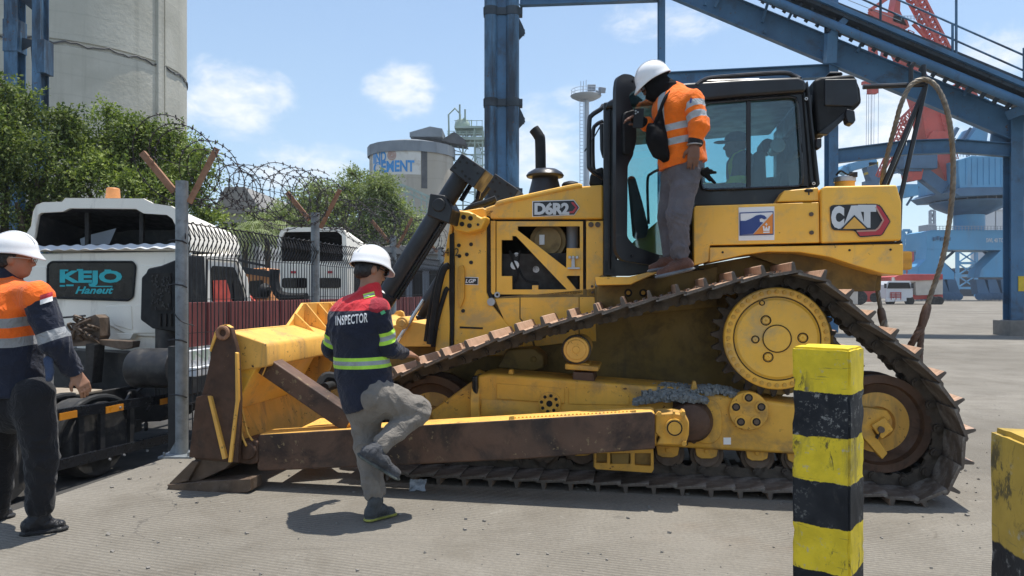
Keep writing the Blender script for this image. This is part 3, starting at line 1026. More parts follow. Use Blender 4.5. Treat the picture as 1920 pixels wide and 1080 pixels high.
# rear wall of the cab with its window
xr = Q(1520, 250, V0).x
mb = MB()
mb.prism([(xr - .03, V0 + .05, 1.95), (xr - .03, V1 - .05, 1.95), (xr - .03, V1 - .05, 3.1), (xr - .03, V0 + .05, 3.1)], (.05, 0, 0),
         [[(xr - .03, V0 + .22, 2.3), (xr - .03, V1 - .22, 2.3), (xr - .03, V1 - .22, 2.95), (xr - .03, V0 + .22, 2.95)]])
dz('cab_rear_wall', M['black'], mb=mb, bevel=0)
xf0 = Q(1135, 250, V0).x
mb = MB()
mb.prism([(xf0, V0 + .1, 1.62), (xf0, V1 - .1, 1.62), (xf0, V1 - .1, 3.0), (xf0, V0 + .1, 3.0)], (.04, 0, 0),
         [[(xf0, V0 + .2, 1.9), (xf0, V1 - .2, 1.9), (xf0, V1 - .2, 2.9), (xf0, V0 + .2, 2.9)]])
dz('windshield_frame', M['black'], mb=mb, bevel=.01)
mb = MB(); mb.box((xf0 + .02, 1.6, 2.4), (.006, 1.25, 1.05))
dz('windshield', M['glass_cab'], mb=mb, bevel=0)
mb = MB(); _a, _b = Q(1295, 384, V0 + .02), Q(1530, 355, V0 + .02); _b.y = V1 - .05; mb.span(_a, _b)
dz('cab_lower_body', M['black'], mb=mb, bevel=.02)
# air conditioning housing behind the roof, lamps
ac = dz('roof_unit', M['black_soft'], [(1524, 150), (1540, 143), (1603, 138), (1614, 165), (1617, 192), (1603, 205), (1548, 252), (1532, 250)], .86, 2.35, bevel=.03)
dz('unit_grille', M['black'], [(1546, 148), (1607, 147), (1611, 190), (1600, 200), (1546, 198)], .845, .87, bevel=.012, parent=ac)
dz('unit_cap', M['black'], [(1551, 140), (1556, 134), (1578, 134), (1582, 139)], .95, 2.2, bevel=.01, parent=ac)
dz('unit_bracket', M['black'], [(1534, 250), (1590, 206), (1596, 212), (1552, 252)], .85, .92, bevel=.006, parent=ac)
mb = MB(); pr(mb, [(1588, 203), (1603, 207), (1605, 225), (1600, 233), (1589, 229), (1586, 215)], .80, .92)
dz('work_lamp', M['black'], mb=mb, bevel=.012)
mb = MB(); pr(mb, [(1531, 259), (1541, 258), (1541, 276), (1534, 280), (1530, 275)], .76, .84)
dz('work_lamp', M['black'], mb=mb, bevel=.01)
# interior
dz('seat_back', M['black_soft'], [(1410, 292), (1420, 280), (1436, 283), (1438, 330), (1440, 372), (1408, 372)], 1.25, 1.8, bevel=.04)
dz('seat_headrest', M['black_soft'], [(1428, 262), (1440, 258), (1455, 262), (1455, 280), (1432, 284)], 1.4, 1.75, bevel=.03)
mb = MB(); disc(mb, 1459, 272, 1.2, 1.5, 14, 18, 10)
dz('seat_bracket', M['lens'], mb=mb, bevel=.01)
dz('control_console', M['black_soft'], [(1457, 372), (1464, 322), (1478, 318), (1486, 372)], 1.1, 1.4, bevel=.02)
dz('seat_base', M['yellow_dirty_shaded'], [(1335, 372), (1440, 360), (1440, 470), (1335, 470)], 1.2, 1.9, bevel=.03)
dz('seat_cushion', M['black_soft'], [(1330, 375), (1440, 362), (1440, 385), (1330, 390)], 1.2, 1.85, bevel=.04)
mb = MB(); pr(mb, [(1176, 330), (1190, 328), (1205, 380), (1216, 425), (1212, 445), (1186, 446)], 1.15, 1.35)
dz('armrest', M['black_soft'], mb=mb, bevel=.03)
mb = MB(); pr(mb, [(1185, 455), (1250, 400), (1275, 400), (1275, 500), (1185, 500)], 1.25, 2.0)
dz('floor_box', M['yellow_dirty'], mb=mb, bevel=.02)
mb = MB(); mb.tube(catmull([Q(1216, 420, 1.5), Q(1214, 340, 1.5), Q(1222, 325, 1.5), Q(1236, 318, 1.5)], 6), .013, 7)
dz('control_lever', M['black_soft'], mb=mb, bevel=0)
# front hand rails and mirrors
mb = MB()
mb.tube(catmull([Q(1131, 198, .95), Q(1126, 205, .92), Q(1110, 216, .9), Q(1105, 230, .9), Q(1104, 300, .9), Q(1108, 318, .9), Q(1131, 334, .95)], 6), .021, 8)
mb.tube(catmull([Q(1131, 227, 1.15), Q(1118, 234, 1.15), Q(1112, 248, 1.15), Q(1112, 305, 1.15), Q(1116, 322, 1.15), Q(1131, 340, 1.15)], 6), .018, 8)
mb.tube([Q(1128, 232, 1.1), Q(1117, 252, 1.1), Q(1096, 284, 1.1)], .007, 6)
dz('front_handrail', M['black'], mb=mb, bevel=0)
mb = MB(); pr(mb, [(1124, 232), (1131, 230), (1131, 290), (1128, 292), (1125, 280)], 1.0, 1.15)
dz('wing_mirror', M['black'], mb=mb, bevel=.01)
mb = MB(); pr(mb, [(1106, 330), (1112, 318), (1131, 312), (1131, 348), (1104, 348)], 1.1, 1.9)
dz('front_lamp_box', M['black_soft'], mb=mb, bevel=.02)

# open cab door: hinged at the rear, front edge swung out towards the camera
hA, hB = Q(1308, 300, .76), Q(1156, 300, .34)
du = Vector((hB.x - hA.x, hB.y - hA.y, 0)).normalized()
dn = Vector((-du.y, du.x, 0))
if dn.y > 0: dn = -dn
def DP(px, py): return DZ.plane(px, py, hA, dn)
outer = round_poly([DP(*p) for p in ((1155, 165), (1158, 145), (1168, 138), (1186, 140), (1200, 155), (1296, 190), (1303, 215), (1303, 480), (1290, 500), (1238, 500), (1165, 488), (1155, 470))], .04)
inner = round_poly([DP(*p) for p in ((1178, 178), (1196, 166), (1220, 168), (1288, 202), (1290, 215), (1290, 460), (1284, 478), (1236, 478), (1192, 463), (1176, 445), (1177, 310), (1188, 290), (1190, 215))], .03)
mb = MB(); mb.prism(outer, -dn * .05, [inner])
cdoor = mb.build('cab_door', M['black'], dozer, bevel=.014, local=True)
mb = MB(); mb.prism([DP(*p) - dn * .025 for p in ((1172, 160), (1215, 160), (1294, 198), (1297, 490), (1236, 488), (1172, 468))], -dn * .006)
mb.build('door_glass', M['glass_door'], cdoor, local=True)
mb = MB(); mb.prism(round_poly([DP(*p) + dn * .03 for p in ((1165, 212), (1190, 205), (1191, 262), (1186, 285), (1178, 292), (1166, 290))], .04), -dn * .06)
mb.build('door_lock', M['black_soft'], cdoor, bevel=.012, local=True)
mb = MB(); mb.tube([DP(1238, 500) , DP(1238, 478) ], .012, 6)
for p in ((1187, 152), (1184, 480)): mb.cyl(DP(*p) + dn * .012, DP(*p), .012, n=10)
mb.build('door_fitting', M['black_gloss'], cdoor, local=True)

# ---------------------------------------------------------------- fender, boxes, fuel tank
vt = .58
fender = dz('fender', M['yellow'], [(1330, 464), (1500, 461), (1694, 457), (1694, 516), (1655, 513), (1600, 497), (1555, 482), (1500, 473), (1440, 472), (1395, 478), (1330, 492)], vt, 1.2, bevel=.010)
mb = MB()
for x, y in ((1355, 473), (1593, 469), (1670, 468)): disc(mb, x, y, vt - .004, vt + .01, 2.2, 8)
dz('bolt_set', M['seam'], mb=mb, bevel=0, parent=fender)
side_box = dz('side_box', M['yellow'], [(1301, 390), (1304, 386), (1468, 381), (1536, 379), (1537, 455), (1331, 460), (1329, 490), (1301, 498)], vt + .01, 1.2, bevel=.008)
dz('cover_box', M['yellow'], [(1456, 379), (1470, 357), (1535, 351), (1537, 377)], vt + .03, 1.2, bevel=.012)
mb = MB(); c = Q(1516, 362, .9); mb.lathe(Q(1516, 366, .62), (0, 0, 1), [(.012, 0), (.012, .02), (.034, .025), (.036, .04), (.02, .05), (.0, .052)], 14)
dz('filler_knob', M['black'], mb=mb, bevel=0)
mb = MB()
for x, y in ((1521.5, 401.5), (1522, 436)): disc(mb, x, y, vt - .002, vt + .02, 4, 12)
dz('bolt_pair', M['steel'], mb=mb, bevel=0, parent=side_box)
tank = dz('fuel_tank', M['yellow'], [(1539, 355), (1546, 349), (1682, 346), (1691, 378), (1691, 451), (1540, 456)], vt - .02, 2.62, bevel=.022)
mb = MB()
pr(mb, [(1540, 457.5), (1692, 452.5), (1692, 456), (1540, 460.5)], vt + .02, 2.4)
dz('tank_gap', M['seam'], mb=mb, bevel=0)
mb = MB()
c = Q(1584, 366, 1.0)
mb.lathe(c, (0, 0, 1), [(.085, -.05), (.085, .0), (.076, .01), (.078, .11)], 20)
mb.mat(1); mb.lathe(c + Vector((0, 0, .11)), (0, 0, 1), [(.086, 0), (.086, .035), (.06, .045), (0, .05)], 20)
mb.mat(2); mb.box(c + Vector((.05, -.06, .16)), (.06, .03, .04)); mb.tube(catmull([c + Vector((-.08, -.05, .16)), c + Vector((-.05, -.08, .19)), c + Vector((0, -.08, .16)), c + Vector((.05, -.07, .17))], 5), .008, 6)
dz('fuel_cap', [M['yellow_dirty'], M['silver'], M['black']], mb=mb, bevel=0)

# CAT emblem
vb = vt - .02
em = dz('brand_emblem', M['yellow_worn'], [(1554, 388), (1560, 383), (1643, 380.5), (1653, 384), (1672, 415), (1655, 444), (1610, 447), (1601, 434), (1562, 433), (1556, 427)], vb - .004, vb, bevel=0, rnd=.02, parent=tank)
def flat(name, mat, pts, lv, rnd=0, holes=()):
    mb = MB(); pr(mb, pts, vb - lv - .003, vb - lv, rnd=rnd, holes=holes)
    return mb.build(name, mat, tank, local=True)
flat('emblem_ground', M['decal_black'], [(1556, 388), (1561, 384.5), (1643, 382), (1652, 386), (1670, 415), (1654, 442), (1611, 445), (1603, 432.5), (1563, 431.5), (1558, 426)], .0045, rnd=.02)
flat('emblem_chevron', M['decal_red'], [(1643, 384), (1650, 388), (1668, 415), (1653, 440), (1613, 442.5), (1606, 433), (1641, 431.5), (1648, 426), (1656, 413), (1643, 389)], .008)
flat('emblem_chevron_edge', M['sign_pink'], [(1641, 388), (1644, 388.5), (1658, 413), (1649, 428), (1642, 433.5), (1607, 435), (1606, 432), (1641, 430.5), (1646.5, 426), (1654.5, 413)], .012)
for s, box in (('C', (1558.5, 386, 1583, 429)), ('T', (1609, 384, 1643, 427))):
    wtext(s, *box, vb - .013, M['decal_grey'], 'lettering', tank, bold=.085)
flat('letter_a', M['decal_grey'], [(1596, 385.5), (1611, 385), (1622, 425), (1609, 425), (1602.5, 408), (1592, 425), (1581, 426)], .012)
flat('emblem_triangle_edge', M['decal_black'], [(1602, 403), (1630, 430.5), (1574, 431.5)], .0155)
flat('emblem_triangle', M['yellow_worn'], [(1602, 407), (1624, 428.5), (1580, 429.5)], .019)

# shipping-line style square sign on the side box
vs = vt + .01
sign = dz('logo_sign', M['white'], [(1385, 389), (1452, 387), (1452, 450), (1385, 451)], vs - .004, vs, bevel=0, parent=side_box)
def sgn(name, mat, pts, lv):
    mb = MB(); pr(mb, pts, vs - lv - .003, vs - lv)
    return mb.build(name, mat, side_box, local=True)
sgn('logo_border', M['decal_blue'], [(1386.5, 398.5), (1450.5, 396), (1450.5, 440), (1386.5, 442)], .0045)
sgn('logo_field', M['white'], [(1388.5, 400.5), (1448.5, 398), (1448.5, 438), (1388.5, 440)], .008)
sgn('logo_wave', M['decal_blue'], [(1388.5, 414), (1398, 414), (1408, 410), (1418, 404), (1426, 402.5), (1433, 404), (1438, 409), (1433, 411.5), (1428, 409), (1424, 411), (1425, 416), (1431, 417), (1412, 438.5), (1388.5, 440)], .012)
sgn('logo_triangle', M['decal_orange'], [(1449, 400), (1449, 438), (1412.5, 439.5)], .0155)
mb = MB()
for pts in ([(1430, 424), (1433, 424), (1434, 430), (1437, 424), (1440, 430), (1441, 424), (1444, 424), (1442.5, 433), (1431.5, 433)], [(1431, 434.5), (1443, 434), (1443, 436.5), (1431, 437)],
            [(1436, 418), (1438, 418), (1438, 423), (1436, 423)], [(1434.5, 420), (1439.5, 420), (1439.5, 421.3), (1434.5, 421.3)]):
    pr(mb, pts, vs - .022, vs - .019)
mb.build('logo_crown', M['white'], side_box, local=True)

# ---------------------------------------------------------------- exhaust, precleaner, lift cylinders
mb = MB()
b0 = Q(1022, 358, 1.35)
mb.lathe(b0 + Vector((0, 0, -.10)), (0, 0, 1), [(.17, 0), (.155, .08), (.125, .2), (.115, .24)], 26)
mb.lathe(b0 + Vector((.045, -.02, -.05)), (0, 0, 1), [(.08, 0), (.08, .17)], 18)
mb.lathe(b0 + Vector((0, 0, .115)), (0, 0, 1), [(.10, 0), (.17, .012), (.178, .03), (.16, .055), (.11, .085), (.05, .095), (0, .097)], 28)
dz('precleaner', M['black'], mb=mb, bevel=0)
mb = MB()
p0, p1, p2, p3 = Q(1014, 345, 1.6), Q(1013, 268, 1.6), Q(1010, 255, 1.6), Q(1001, 242, 1.6)
mb.tube(catmull([p0, p1, p2, p3], 6), .052, 16)
dz('exhaust_stack', M['black_soft'], mb=mb, bevel=0)
mb = MB(); mb.lathe(Q(1070, 352, 1.5), (0, 0, 1), [(.085, 0), (.085, .03), (.07, .05), (.03, .062), (0, .063)], 20)
dz('radiator_cap', M['black_soft'], mb=mb, bevel=0)

def lift(v, dx, dy, nm='lift_cylinder'):
    mb = MB()
    a, b = Q(717 + dx, 566 + dy, v), Q(868 + dx, 326 + dy, v)
    mb.cyl(a, b, .083, n=22)
    e = (a - b).normalized()
    mb.lathe(a - e * .1, e, [(.083, 0), (.096, .01), (.096, .11), (.07, .12), (.0, .125)], 22)
    mb.cyl(a, a + e * 1.1, .036, n=14)
    o = mb.build(nm, M['black'], dozer, local=True)
    mb = MB(); pr(mb, [(806 + dx, 362 + dy), (834 + dx, 366 + dy), (848 + dx, 392 + dy), (842 + dx, 420 + dy), (800 + dx, 404 + dy)], v - .15, v + .15)
    disc(mb, 822 + dx, 384 + dy, v - .165, v, 13, 20)
    mb.build('trunnion_block', M['black'], o, bevel=.012, local=True)
    mb = MB(); pr(mb, [(842 + dx, 318 + dy), (866 + dx, 287 + dy), (911 + dx, 318 + dy), (888 + dx, 352 + dy)], v - .17, v + .17)
    hd = mb.build('cylinder_head', M['black'], o, bevel=.008, local=True)
    mb = MB()
    for x, y in ((868, 296), (889, 309), (853, 314), (866, 321), (872, 330), (880, 335), (895, 325), (875, 305), (862, 303)):
        disc(mb, x + dx, y + dy, v - .176, v, 2.4, 8)
    mb.build('bolt_set', M['seam'], hd, local=True)
    mb = MB(); mb.tube([Q(745 + dx, 560 + dy, v - .02), Q(838 + dx, 412 + dy, v - .02)], .020, 8); mb.tube([Q(735 + dx, 565 + dy, v - .04), Q(828 + dx, 420 + dy, v - .04)], .012, 8)
    mb.tube(catmull([Q(865 + dx, 375 + dy, v), Q(888 + dx, 340 + dy, v + .1), Q(900 + dx, 345 + dy, v + .15), Q(895 + dx, 372 + dy, v + .2)], 6), .022, 8)
    mb.build('cylinder_hose', M['black_gloss'], o, local=True)
    return o
lift(.62, 0, 0)
lift(2.58, 62, 38)
mb = MB()
for pts, v, r in (([(806, 645), (814, 590), (822, 540), (832, 505), (842, 498)], .9, .032), ([(800, 640), (810, 570), (826, 510), (842, 488)], 1.0, .030),
                  ([(812, 650), (820, 600), (834, 550), (840, 540)], .95, .022), ([(870, 400), (885, 388), (910, 380), (930, 372)], 1.3, .03), ([(880, 392), (900, 372), (915, 350)], 1.6, .03)):
    mb = MB(); mb.tube(catmull([Q(x, y, v) for x, y in pts], 6), r, 8); dz('hydraulic_hose', M['black_soft'], mb=mb, bevel=0)
mb = MB(); mb.cyl(Q(745, 640, .95), Q(795, 562, .95), .020, n=10)
dz('tilt_rod', M['chrome'], mb=mb, bevel=0)
mb = MB(); disc(mb, 753, 606, .9, 1.2, 12, 18); disc(mb, 753, 606, .88, 1.2, 7, 14); pr(mb, [(728, 612), (770, 602), (812, 610), (812, 650), (740, 650)], 1.0, 1.8)
dz('blade_lift_bracket', M['yellow_worn'], mb=mb)

# ---------------------------------------------------------------- final drive and sprocket
fc = Q(1457, 635, .20)
kf = (DZ.m @ fc).y / F
mb = MB()
Rf = 96 * kf
mb.lathe(fc, (0, 1, 0), [(0, .0), (24 * kf, 0), (25 * kf, .006), (72 * kf, .006), (76 * kf, .018), (79 * kf, .018), (80 * kf, .010), (Rf - .008, .010), (Rf, .02), (Rf, .09), (Rf * .93, .10), (Rf * .93, .4)], 72)
fd = mb.build('final_drive', M['yellow'], dozer, local=True, smooth=30)
mb = MB()
ring = [fc + Vector((25.5 * kf * math.cos(a), -.001, 25.5 * kf * math.sin(a))) for a in np.linspace(0, 2 * math.pi, 41)[:-1]]
mb.tube(ring, .0035, 5, closed=True)
ring = [fc + Vector((78 * kf * math.cos(a), .012, 78 * kf * math.sin(a))) for a in np.linspace(0, 2 * math.pi, 61)[:-1]]
mb.tube(ring, .0035, 5, closed=True)
mb.build('ring_groove', M['seam'], fd, local=True)
bolt_me = MB().cyl((0, 0, 0), (0, -.016, 0), .0165, .015, 8).mesh('bolt', M['yellow_dirty'])
for k in range(40):
    a = 2 * math.pi * k / 40
    inst(bolt_me, 'bolt', fd, Matrix.Translation(fc + Vector((88 * kf * math.cos(a), .010, 88 * kf * math.sin(a)))))
for x, y, r in ((1437, 601, 12), (1503, 633, 12), (1441, 670, 12), (1418, 637, 9), (1430, 568, 6)):
    mb = MB()
    c = fc + Vector(((x - 1457) * kf, .006, -(y - 635) * kf))
    mb.lathe(c, (0, -1, 0), [(r * kf, 0), (r * kf, .004), (r * kf * .8, .004), (r * kf * .72, -.004), (r * kf * .6, -.004), (r * kf * .5, .010), (r * kf * .22, .012), (0, .004)], 18)
    mb.mat(1); mb.tube([c + Vector((r * kf * .76 * math.cos(a), -.003, r * kf * .76 * math.sin(a))) for a in np.linspace(0, 2 * math.pi, 19)[:-1]], .004, 5, closed=True)
    mb.build('drive_plug', [M['yellow'], M['seam']], fd, local=True)
mb = MB()
nt = 27
prof = []
for k in range(nt):
    for f_, rr in ((0, 100), (.25, 116), (.45, 116), (.7, 100)):
        a = 2 * math.pi * (k + f_) / nt
        prof.append(fc + Vector((rr * kf * math.cos(a), .20, rr * kf * math.sin(a))))
mb.prism(prof, (0, .09, 0))
mb.build('sprocket', M['chain'], dozer, local=True, bevel=.004)
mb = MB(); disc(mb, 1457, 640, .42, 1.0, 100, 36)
mb.build('drive_housing', M['yellow_dirty_shaded'], dozer, local=True)

# ---------------------------------------------------------------- track
TP = [(690, 735), (760, 697), (850, 665), (930, 637), (1010, 613), (1100, 592), (1200, 567), (1300, 545), (1380, 527), (1440, 514), (1495, 509), (1540, 520), (1578, 548), (1612, 582),
      (1656, 623), (1700, 652), (1746, 696), (1785, 747), (1810, 805), (1808, 862), (1782, 918), (1735, 942)]
tpts = [Q(x, y, 0) for x, y in TP]
zr = .062
tpts = [Vector((p.x, 0, p.z)) for p in tpts]
xa, xb = Q(1690, 950, 0).x, Q(800, 912, 0).x
tpts += [Vector((xa + (xb - xa) * k / 7, 0, zr)) for k in range(8)]
tpts += [Vector((q.x, 0, q.z)) for q in (Q(725, 885, 0), Q(682, 838, 0), Q(668, 785, 0))]
dense = catmull(tpts, 14, closed=True)
seg = [0]
for i in range(len(dense)):
    seg.append(seg[-1] + (dense[(i + 1) % len(dense)] - dense[i]).length)
Ltr = seg[-1]
NS = round(Ltr / .205)
pitch = Ltr / NS
def at_s(s):
    s = s % Ltr
    i = int(np.searchsorted(seg, s, side='right')) - 1
    i = min(i, len(dense) - 1)
    f_ = (s - seg[i]) / max(1e-9, seg[i + 1] - seg[i])
    return dense[i].lerp(dense[(i + 1) % len(dense)], f_)
h = pitch / 2
sw = .90
prof = [(-h - .006, -.016), (-h, .007), (h - .055, .007), (h - .045, .064), (h - .035, .070), (h - .025, .064), (h - .020, .007), (h + .010, .004), (h + .026, -.012), (h + .016, -.026), (h - .004, -.012), (-h + .02, -.016)]
mb = MB(); mb.prism([(x, 0, z) for x, z in prof], (0, sw, 0))
for bx, by in ((-.05, .36), (.02, .36), (-.05, .54), (.02, .54), (-.05, .30), (.02, .30)):
    mb.cyl((bx, by, .006), (bx, by, .022), .014, n=6)
me_shoe = mb.mesh('track_shoe', [M['track'], M['track_top']], 30)
for p in me_shoe.polygons:
    if p.normal.z > .4 or (abs(p.normal.x) > .8 and p.center.z > .012): p.material_index = 1
mb = MB()
for y in (.33, .53):
    mb.prism([(-h - .02, y, -.03), (-h + .02, y, -.016), (h - .02, y, -.016), (h + .02, y, -.03), (h + .03, y, -.075), (h - .03, y, -.10), (.035, y, -.105), (.02, y, -.085), (-.02, y, -.085), (-.035, y, -.105), (-h + .03, y, -.10), (-h - .03, y, -.075)], (0, .045, 0))
mb.cyl((-h, .30, -.062), (-h, .60, -.062), .032, n=12)
mb.cyl((-h, .285, -.062), (-h, .30, -.062), .02, n=8)
me_link = mb.mesh('track_link', M['chain'], 30)
def lay_track(vy):
    for k in range(NS):
        p0, p1 = at_s((k - .5) * pitch), at_s((k + .5) * pitch)
        tdir = (p1 - p0).normalized()
        nrm = Vector((-tdir.z, 0, tdir.x))
        c = (p0 + p1) / 2
        tl = R(4); td0 = tdir; tdir = (tdir * math.cos(tl) + nrm * math.sin(tl)).normalized(); nrm = Vector((-tdir.z, 0, tdir.x))
        m = Matrix(((tdir.x, 0, nrm.x, c.x), (tdir.y, 1, nrm.y, vy), (tdir.z, 0, nrm.z, c.z), (0, 0, 0, 1)))
        s = inst(me_shoe, 'track_shoe', dozer, m)
        inst(me_link, 'track_link', s, Matrix.Identity(4))
lay_track(0.0)
lay_track(2.32)

# ---------------------------------------------------------------- roller frame and its fittings
vr = .22
rf = dz('roller_frame', M['yellow_dirty'], [(893, 704), (920, 700), (1190, 722), (1262, 727), (1330, 737), (1392, 746), (1495, 758), (1560, 762), (1660, 776), (1664, 800), (1560, 850), (1495, 853), (1235, 838), (1000, 838), (893, 830)], vr, .66, bevel=.03)
dz('frame_nose', M['yellow_dirty'], [(806, 772), (888, 712), (888, 830), (836, 810), (812, 795)], vr + .02, .62, bevel=.02)
mb = MB(); pr(mb, [(884, 706), (895, 704), (897, 830), (886, 830)], vr - .03, .68)
dz('frame_band', M['black_gloss'], mb=mb, bevel=.015)
mb = MB(); mb.cyl(Q(897, 760, .44), Q(912, 760, .44), .30, .27, 32); mb.cyl(Q(912, 760, .44), Q(1056, 768, .44), .235, n=32)
dz('recoil_housing', M['yellow_dirty'], mb=mb, bevel=.01)
dz('frame_cover', M['yellow_dirty'], [(931, 719), (1058, 728), (1058, 757), (931, 748)], vr - .012, vr + .02, bevel=.006)
dz('frame_cover', M['yellow_dirty'], [(1066, 727), (1180, 733), (1180, 760), (1066, 758)], vr - .008, vr + .02, bevel=.006)
mb = MB(); disc(mb, 1030, 757, vr - .04, vr + .05, 21, 24); mb.mat(1); disc(mb, 1030, 757, vr - .045, vr, 6, 14)
for k in range(8):
    a = 2 * math.pi * k / 8 + .2
    mb.mat(1); disc(mb, 1030 + 15 * math.cos(a), 757 + 15 * math.sin(a), vr - .044, vr, 3.4, 8)
mb.mat(0)
for k in range(8):
    a = 2 * math.pi * k / 8 + .2 + math.pi / 8
    disc(mb, 1030 + 15 * math.cos(a), 757 + 15 * math.sin(a), vr - .052, vr, 2.8, 8)
dz('lobed_cap', [M['yellow_dirty'], M['seam']], mb=mb, bevel=.003)
rc = MB(); disc(rc, 1404, 771, vr - .04, vr + .06, 36, 36)
rcap = dz('round_cover', M['yellow_dirty'], mb=rc, bevel=.008)
for k in range(5):
    a = -math.pi / 2 + 2 * math.pi * k / 5
    mb = MB()
    x, y = 1404 + 25 * math.cos(a), 771 + 25 * math.sin(a)
    disc(mb, x, y, vr - .052, vr, 11, 16); mb.mat(1); disc(mb, x, y, vr - .054, vr, 7.5, 14); mb.mat(2); disc(mb, x, y, vr - .062, vr, 5, 8)
    mb.build('bolt_boss', [M['yellow_dirty'], M['seam'], M['steel']], rcap, local=True)
dz('raised_outline', M['yellow_dirty'], [(1308, 748), (1345, 752), (1354, 775), (1354, 815), (1340, 832), (1306, 832)], vr - .018, vr + .02, bevel=.008, rnd=.06)
dz('part_sticker', M['white'], [(1356.5, 820.5), (1370.5, 820.5), (1370.5, 833.5), (1356.5, 833.5)], vr - .003, vr + .01, bevel=0)
mb = MB()
for x, y in ((957, 705), (1302, 727)): pr(mb, [(x - 9, y + 10), (x - 5, y - 3), (x - 3, y - 12), (x + 3, y - 12), (x + 5, y - 3), (x + 9, y + 10)], vr + .05, vr + .12)
dz('frame_lug', M['yellow_dirty'], mb=mb)
# carrier roller
mb = MB(); disc(mb, 1080, 656, .22, .7, 24, 28); disc(mb, 1080, 656, .21, .3, 19, 28); disc(mb, 1080, 656, .20, .3, 7, 14); mb.mat(1); disc(mb, 1080, 656, .3, .36, 28, 28)
cr = dz('carrier_roller', [M['yellow_worn'], M['chain']], mb=mb, bevel=.006)
mb = MB()
pr(mb, [(1059, 682), (1122, 688), (1122, 697), (1059, 693)], .24, .7); pr(mb, [(1075, 680), (1105, 682), (1105, 692), (1075, 690)], .3, .6)
mb.mat(1); pr(mb, [(1074, 697), (1113, 699), (1115, 722), (1106, 733), (1080, 731), (1073, 720)], .25, .6)
dz('roller_bracket', [M['yellow_dirty'], M['rust']], mb=mb, bevel=.01)
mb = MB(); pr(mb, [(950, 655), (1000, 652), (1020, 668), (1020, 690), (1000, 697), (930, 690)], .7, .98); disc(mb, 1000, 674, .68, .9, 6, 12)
dz('inner_bracket', M['yellow_dirty_shaded'], mb=mb, bevel=.02)
# trunnion ball joint of the push arm
mb = MB()
c = Q(1297, 792, .1)
mb.lathe(c + Vector((0, -.05, 0)), (0, 1, 0), [(.06, 0), (.13, .03), (.16, .10), (.165, .22), (.15, .4)], 28)
dz('trunnion_ball', M['rust'], mb=mb, bevel=0)
mb = MB()
for k in range(9):
    a = -1.5 + 3.0 * k / 8
    disc(mb, 1283 + 42 * math.cos(a), 790 + 42 * math.sin(a), vr - .05, vr + .05, 5, 8)
pr(mb, [(1262, 752), (1320, 752), (1328, 775), (1328, 808), (1318, 826), (1262, 826)], vr - .03, vr + .1)
dz('trunnion_flange', M['rust'], mb=mb, bevel=.02)
mb = MB()
pr(mb, [(1228, 776), (1262, 774), (1284, 778), (1292, 792), (1292, 815), (1286, 834), (1230, 834), (1238, 820), (1228, 812)], -.30, -.08)
cl = dz('arm_clamp', M['yellow_dirty'], mb=mb, bevel=.012)
mb = MB(); disc(mb, 1265, 803, -.335, -.2, 17, 24); mb.mat(1); disc(mb, 1265, 803, -.34, -.2, 14.5, 24); mb.mat(0); disc(mb, 1265, 803, -.343, -.2, 12, 20)
pr(mb, [(1262, 772), (1266, 772), (1266, 788), (1262, 788)], -.31, -.2)
for x, y in ((1281, 776), (1283, 832), (1236, 777)): disc(mb, x, y, -.325, -.2, 5, 6)
dz('clamp_ring', [M['yellow_dirty'], M['seam']], mb=mb, bevel=0, parent=cl)
# rollers under the frame
for x, y in ((880, 838), (952, 842), (1020, 845), (1090, 847), (1170, 849), (1252, 850), (1325, 852), (1420, 856), (1497, 860), (1560, 862)):
    mb = MB()
    disc(mb, x, y, .33, .62, 31, 28); disc(mb, x, y, .30, .6, 24, 24)
    ro = mb.build('track_roller', M['steel'], dozer, local=True, bevel=.006)
    mb = MB()
    pr(mb, [(x - 22, y - 14), (x + 22, y - 13), (x + 19, y + 4), (x + 10, y + 8), (x - 10, y + 8), (x - 19, y + 3)], .27, .32)
    disc(mb, x, y - 6, .26, .3, 5, 6)
    mb.build('roller_cap', M['yellow_dirty'], ro, local=True, bevel=.006)
mb = MB(); pr(mb, [(1114, 845), (1225, 843), (1226, 880), (1222, 887), (1118, 880), (1114, 876)], .02, .2, holes=[[(1144, 850), (1182, 850), (1182, 870), (1144, 870)], [(1190, 850), (1220, 850), (1220, 874), (1190, 872)], [(1118, 850), (1138, 850), (1138, 868), (1118, 868)]])
lg = dz('roller_guard', M['yellow_dirty'], mb=mb, bevel=.005)
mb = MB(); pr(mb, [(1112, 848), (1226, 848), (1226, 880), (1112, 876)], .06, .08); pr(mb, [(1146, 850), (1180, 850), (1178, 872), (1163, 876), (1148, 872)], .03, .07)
dz('guard_backing', M['yellow_dirty_shaded'], mb=mb, bevel=.004, parent=lg)
# idlers
def idler(px, py, nm, rpx):
    mb = MB()
    c = Q(px, py, .33)
    k = (DZ.m @ c).y / F
    mb.lathe(c, (0, 1, 0), [(0, .08), (rpx * .30 * k, .08), (rpx * .34 * k, .05), (rpx * .62 * k, .07), (rpx * .80 * k, .05), (rpx * .84 * k, .0), (rpx * k, .0), (rpx * k, .07), (rpx * .9 * k, .08), (rpx * .9 * k, .22), (rpx * k, .23), (rpx * k, .3), (0, .3)], 44)
    o = mb.build(nm, [M['rust'], M['yellow_worn']], dozer, local=True, smooth=28)
    for p in o.data.polygons:
        rr = math.hypot(p.center.x - c.x, p.center.z - c.z) / k
        if rr < rpx * .64 and p.normal.y < -.2: p.material_index = 1
    return o
idler(1650, 795, 'rear_idler', 92)
idler(806, 792, 'front_idler', 88)
mb = MB()
pr(mb, [(1560, 770), (1625, 764), (1664, 770), (1672, 785), (1636, 806), (1665, 850), (1655, 862), (1640, 845), (1618, 820), (1560, 812)], .2, .3)
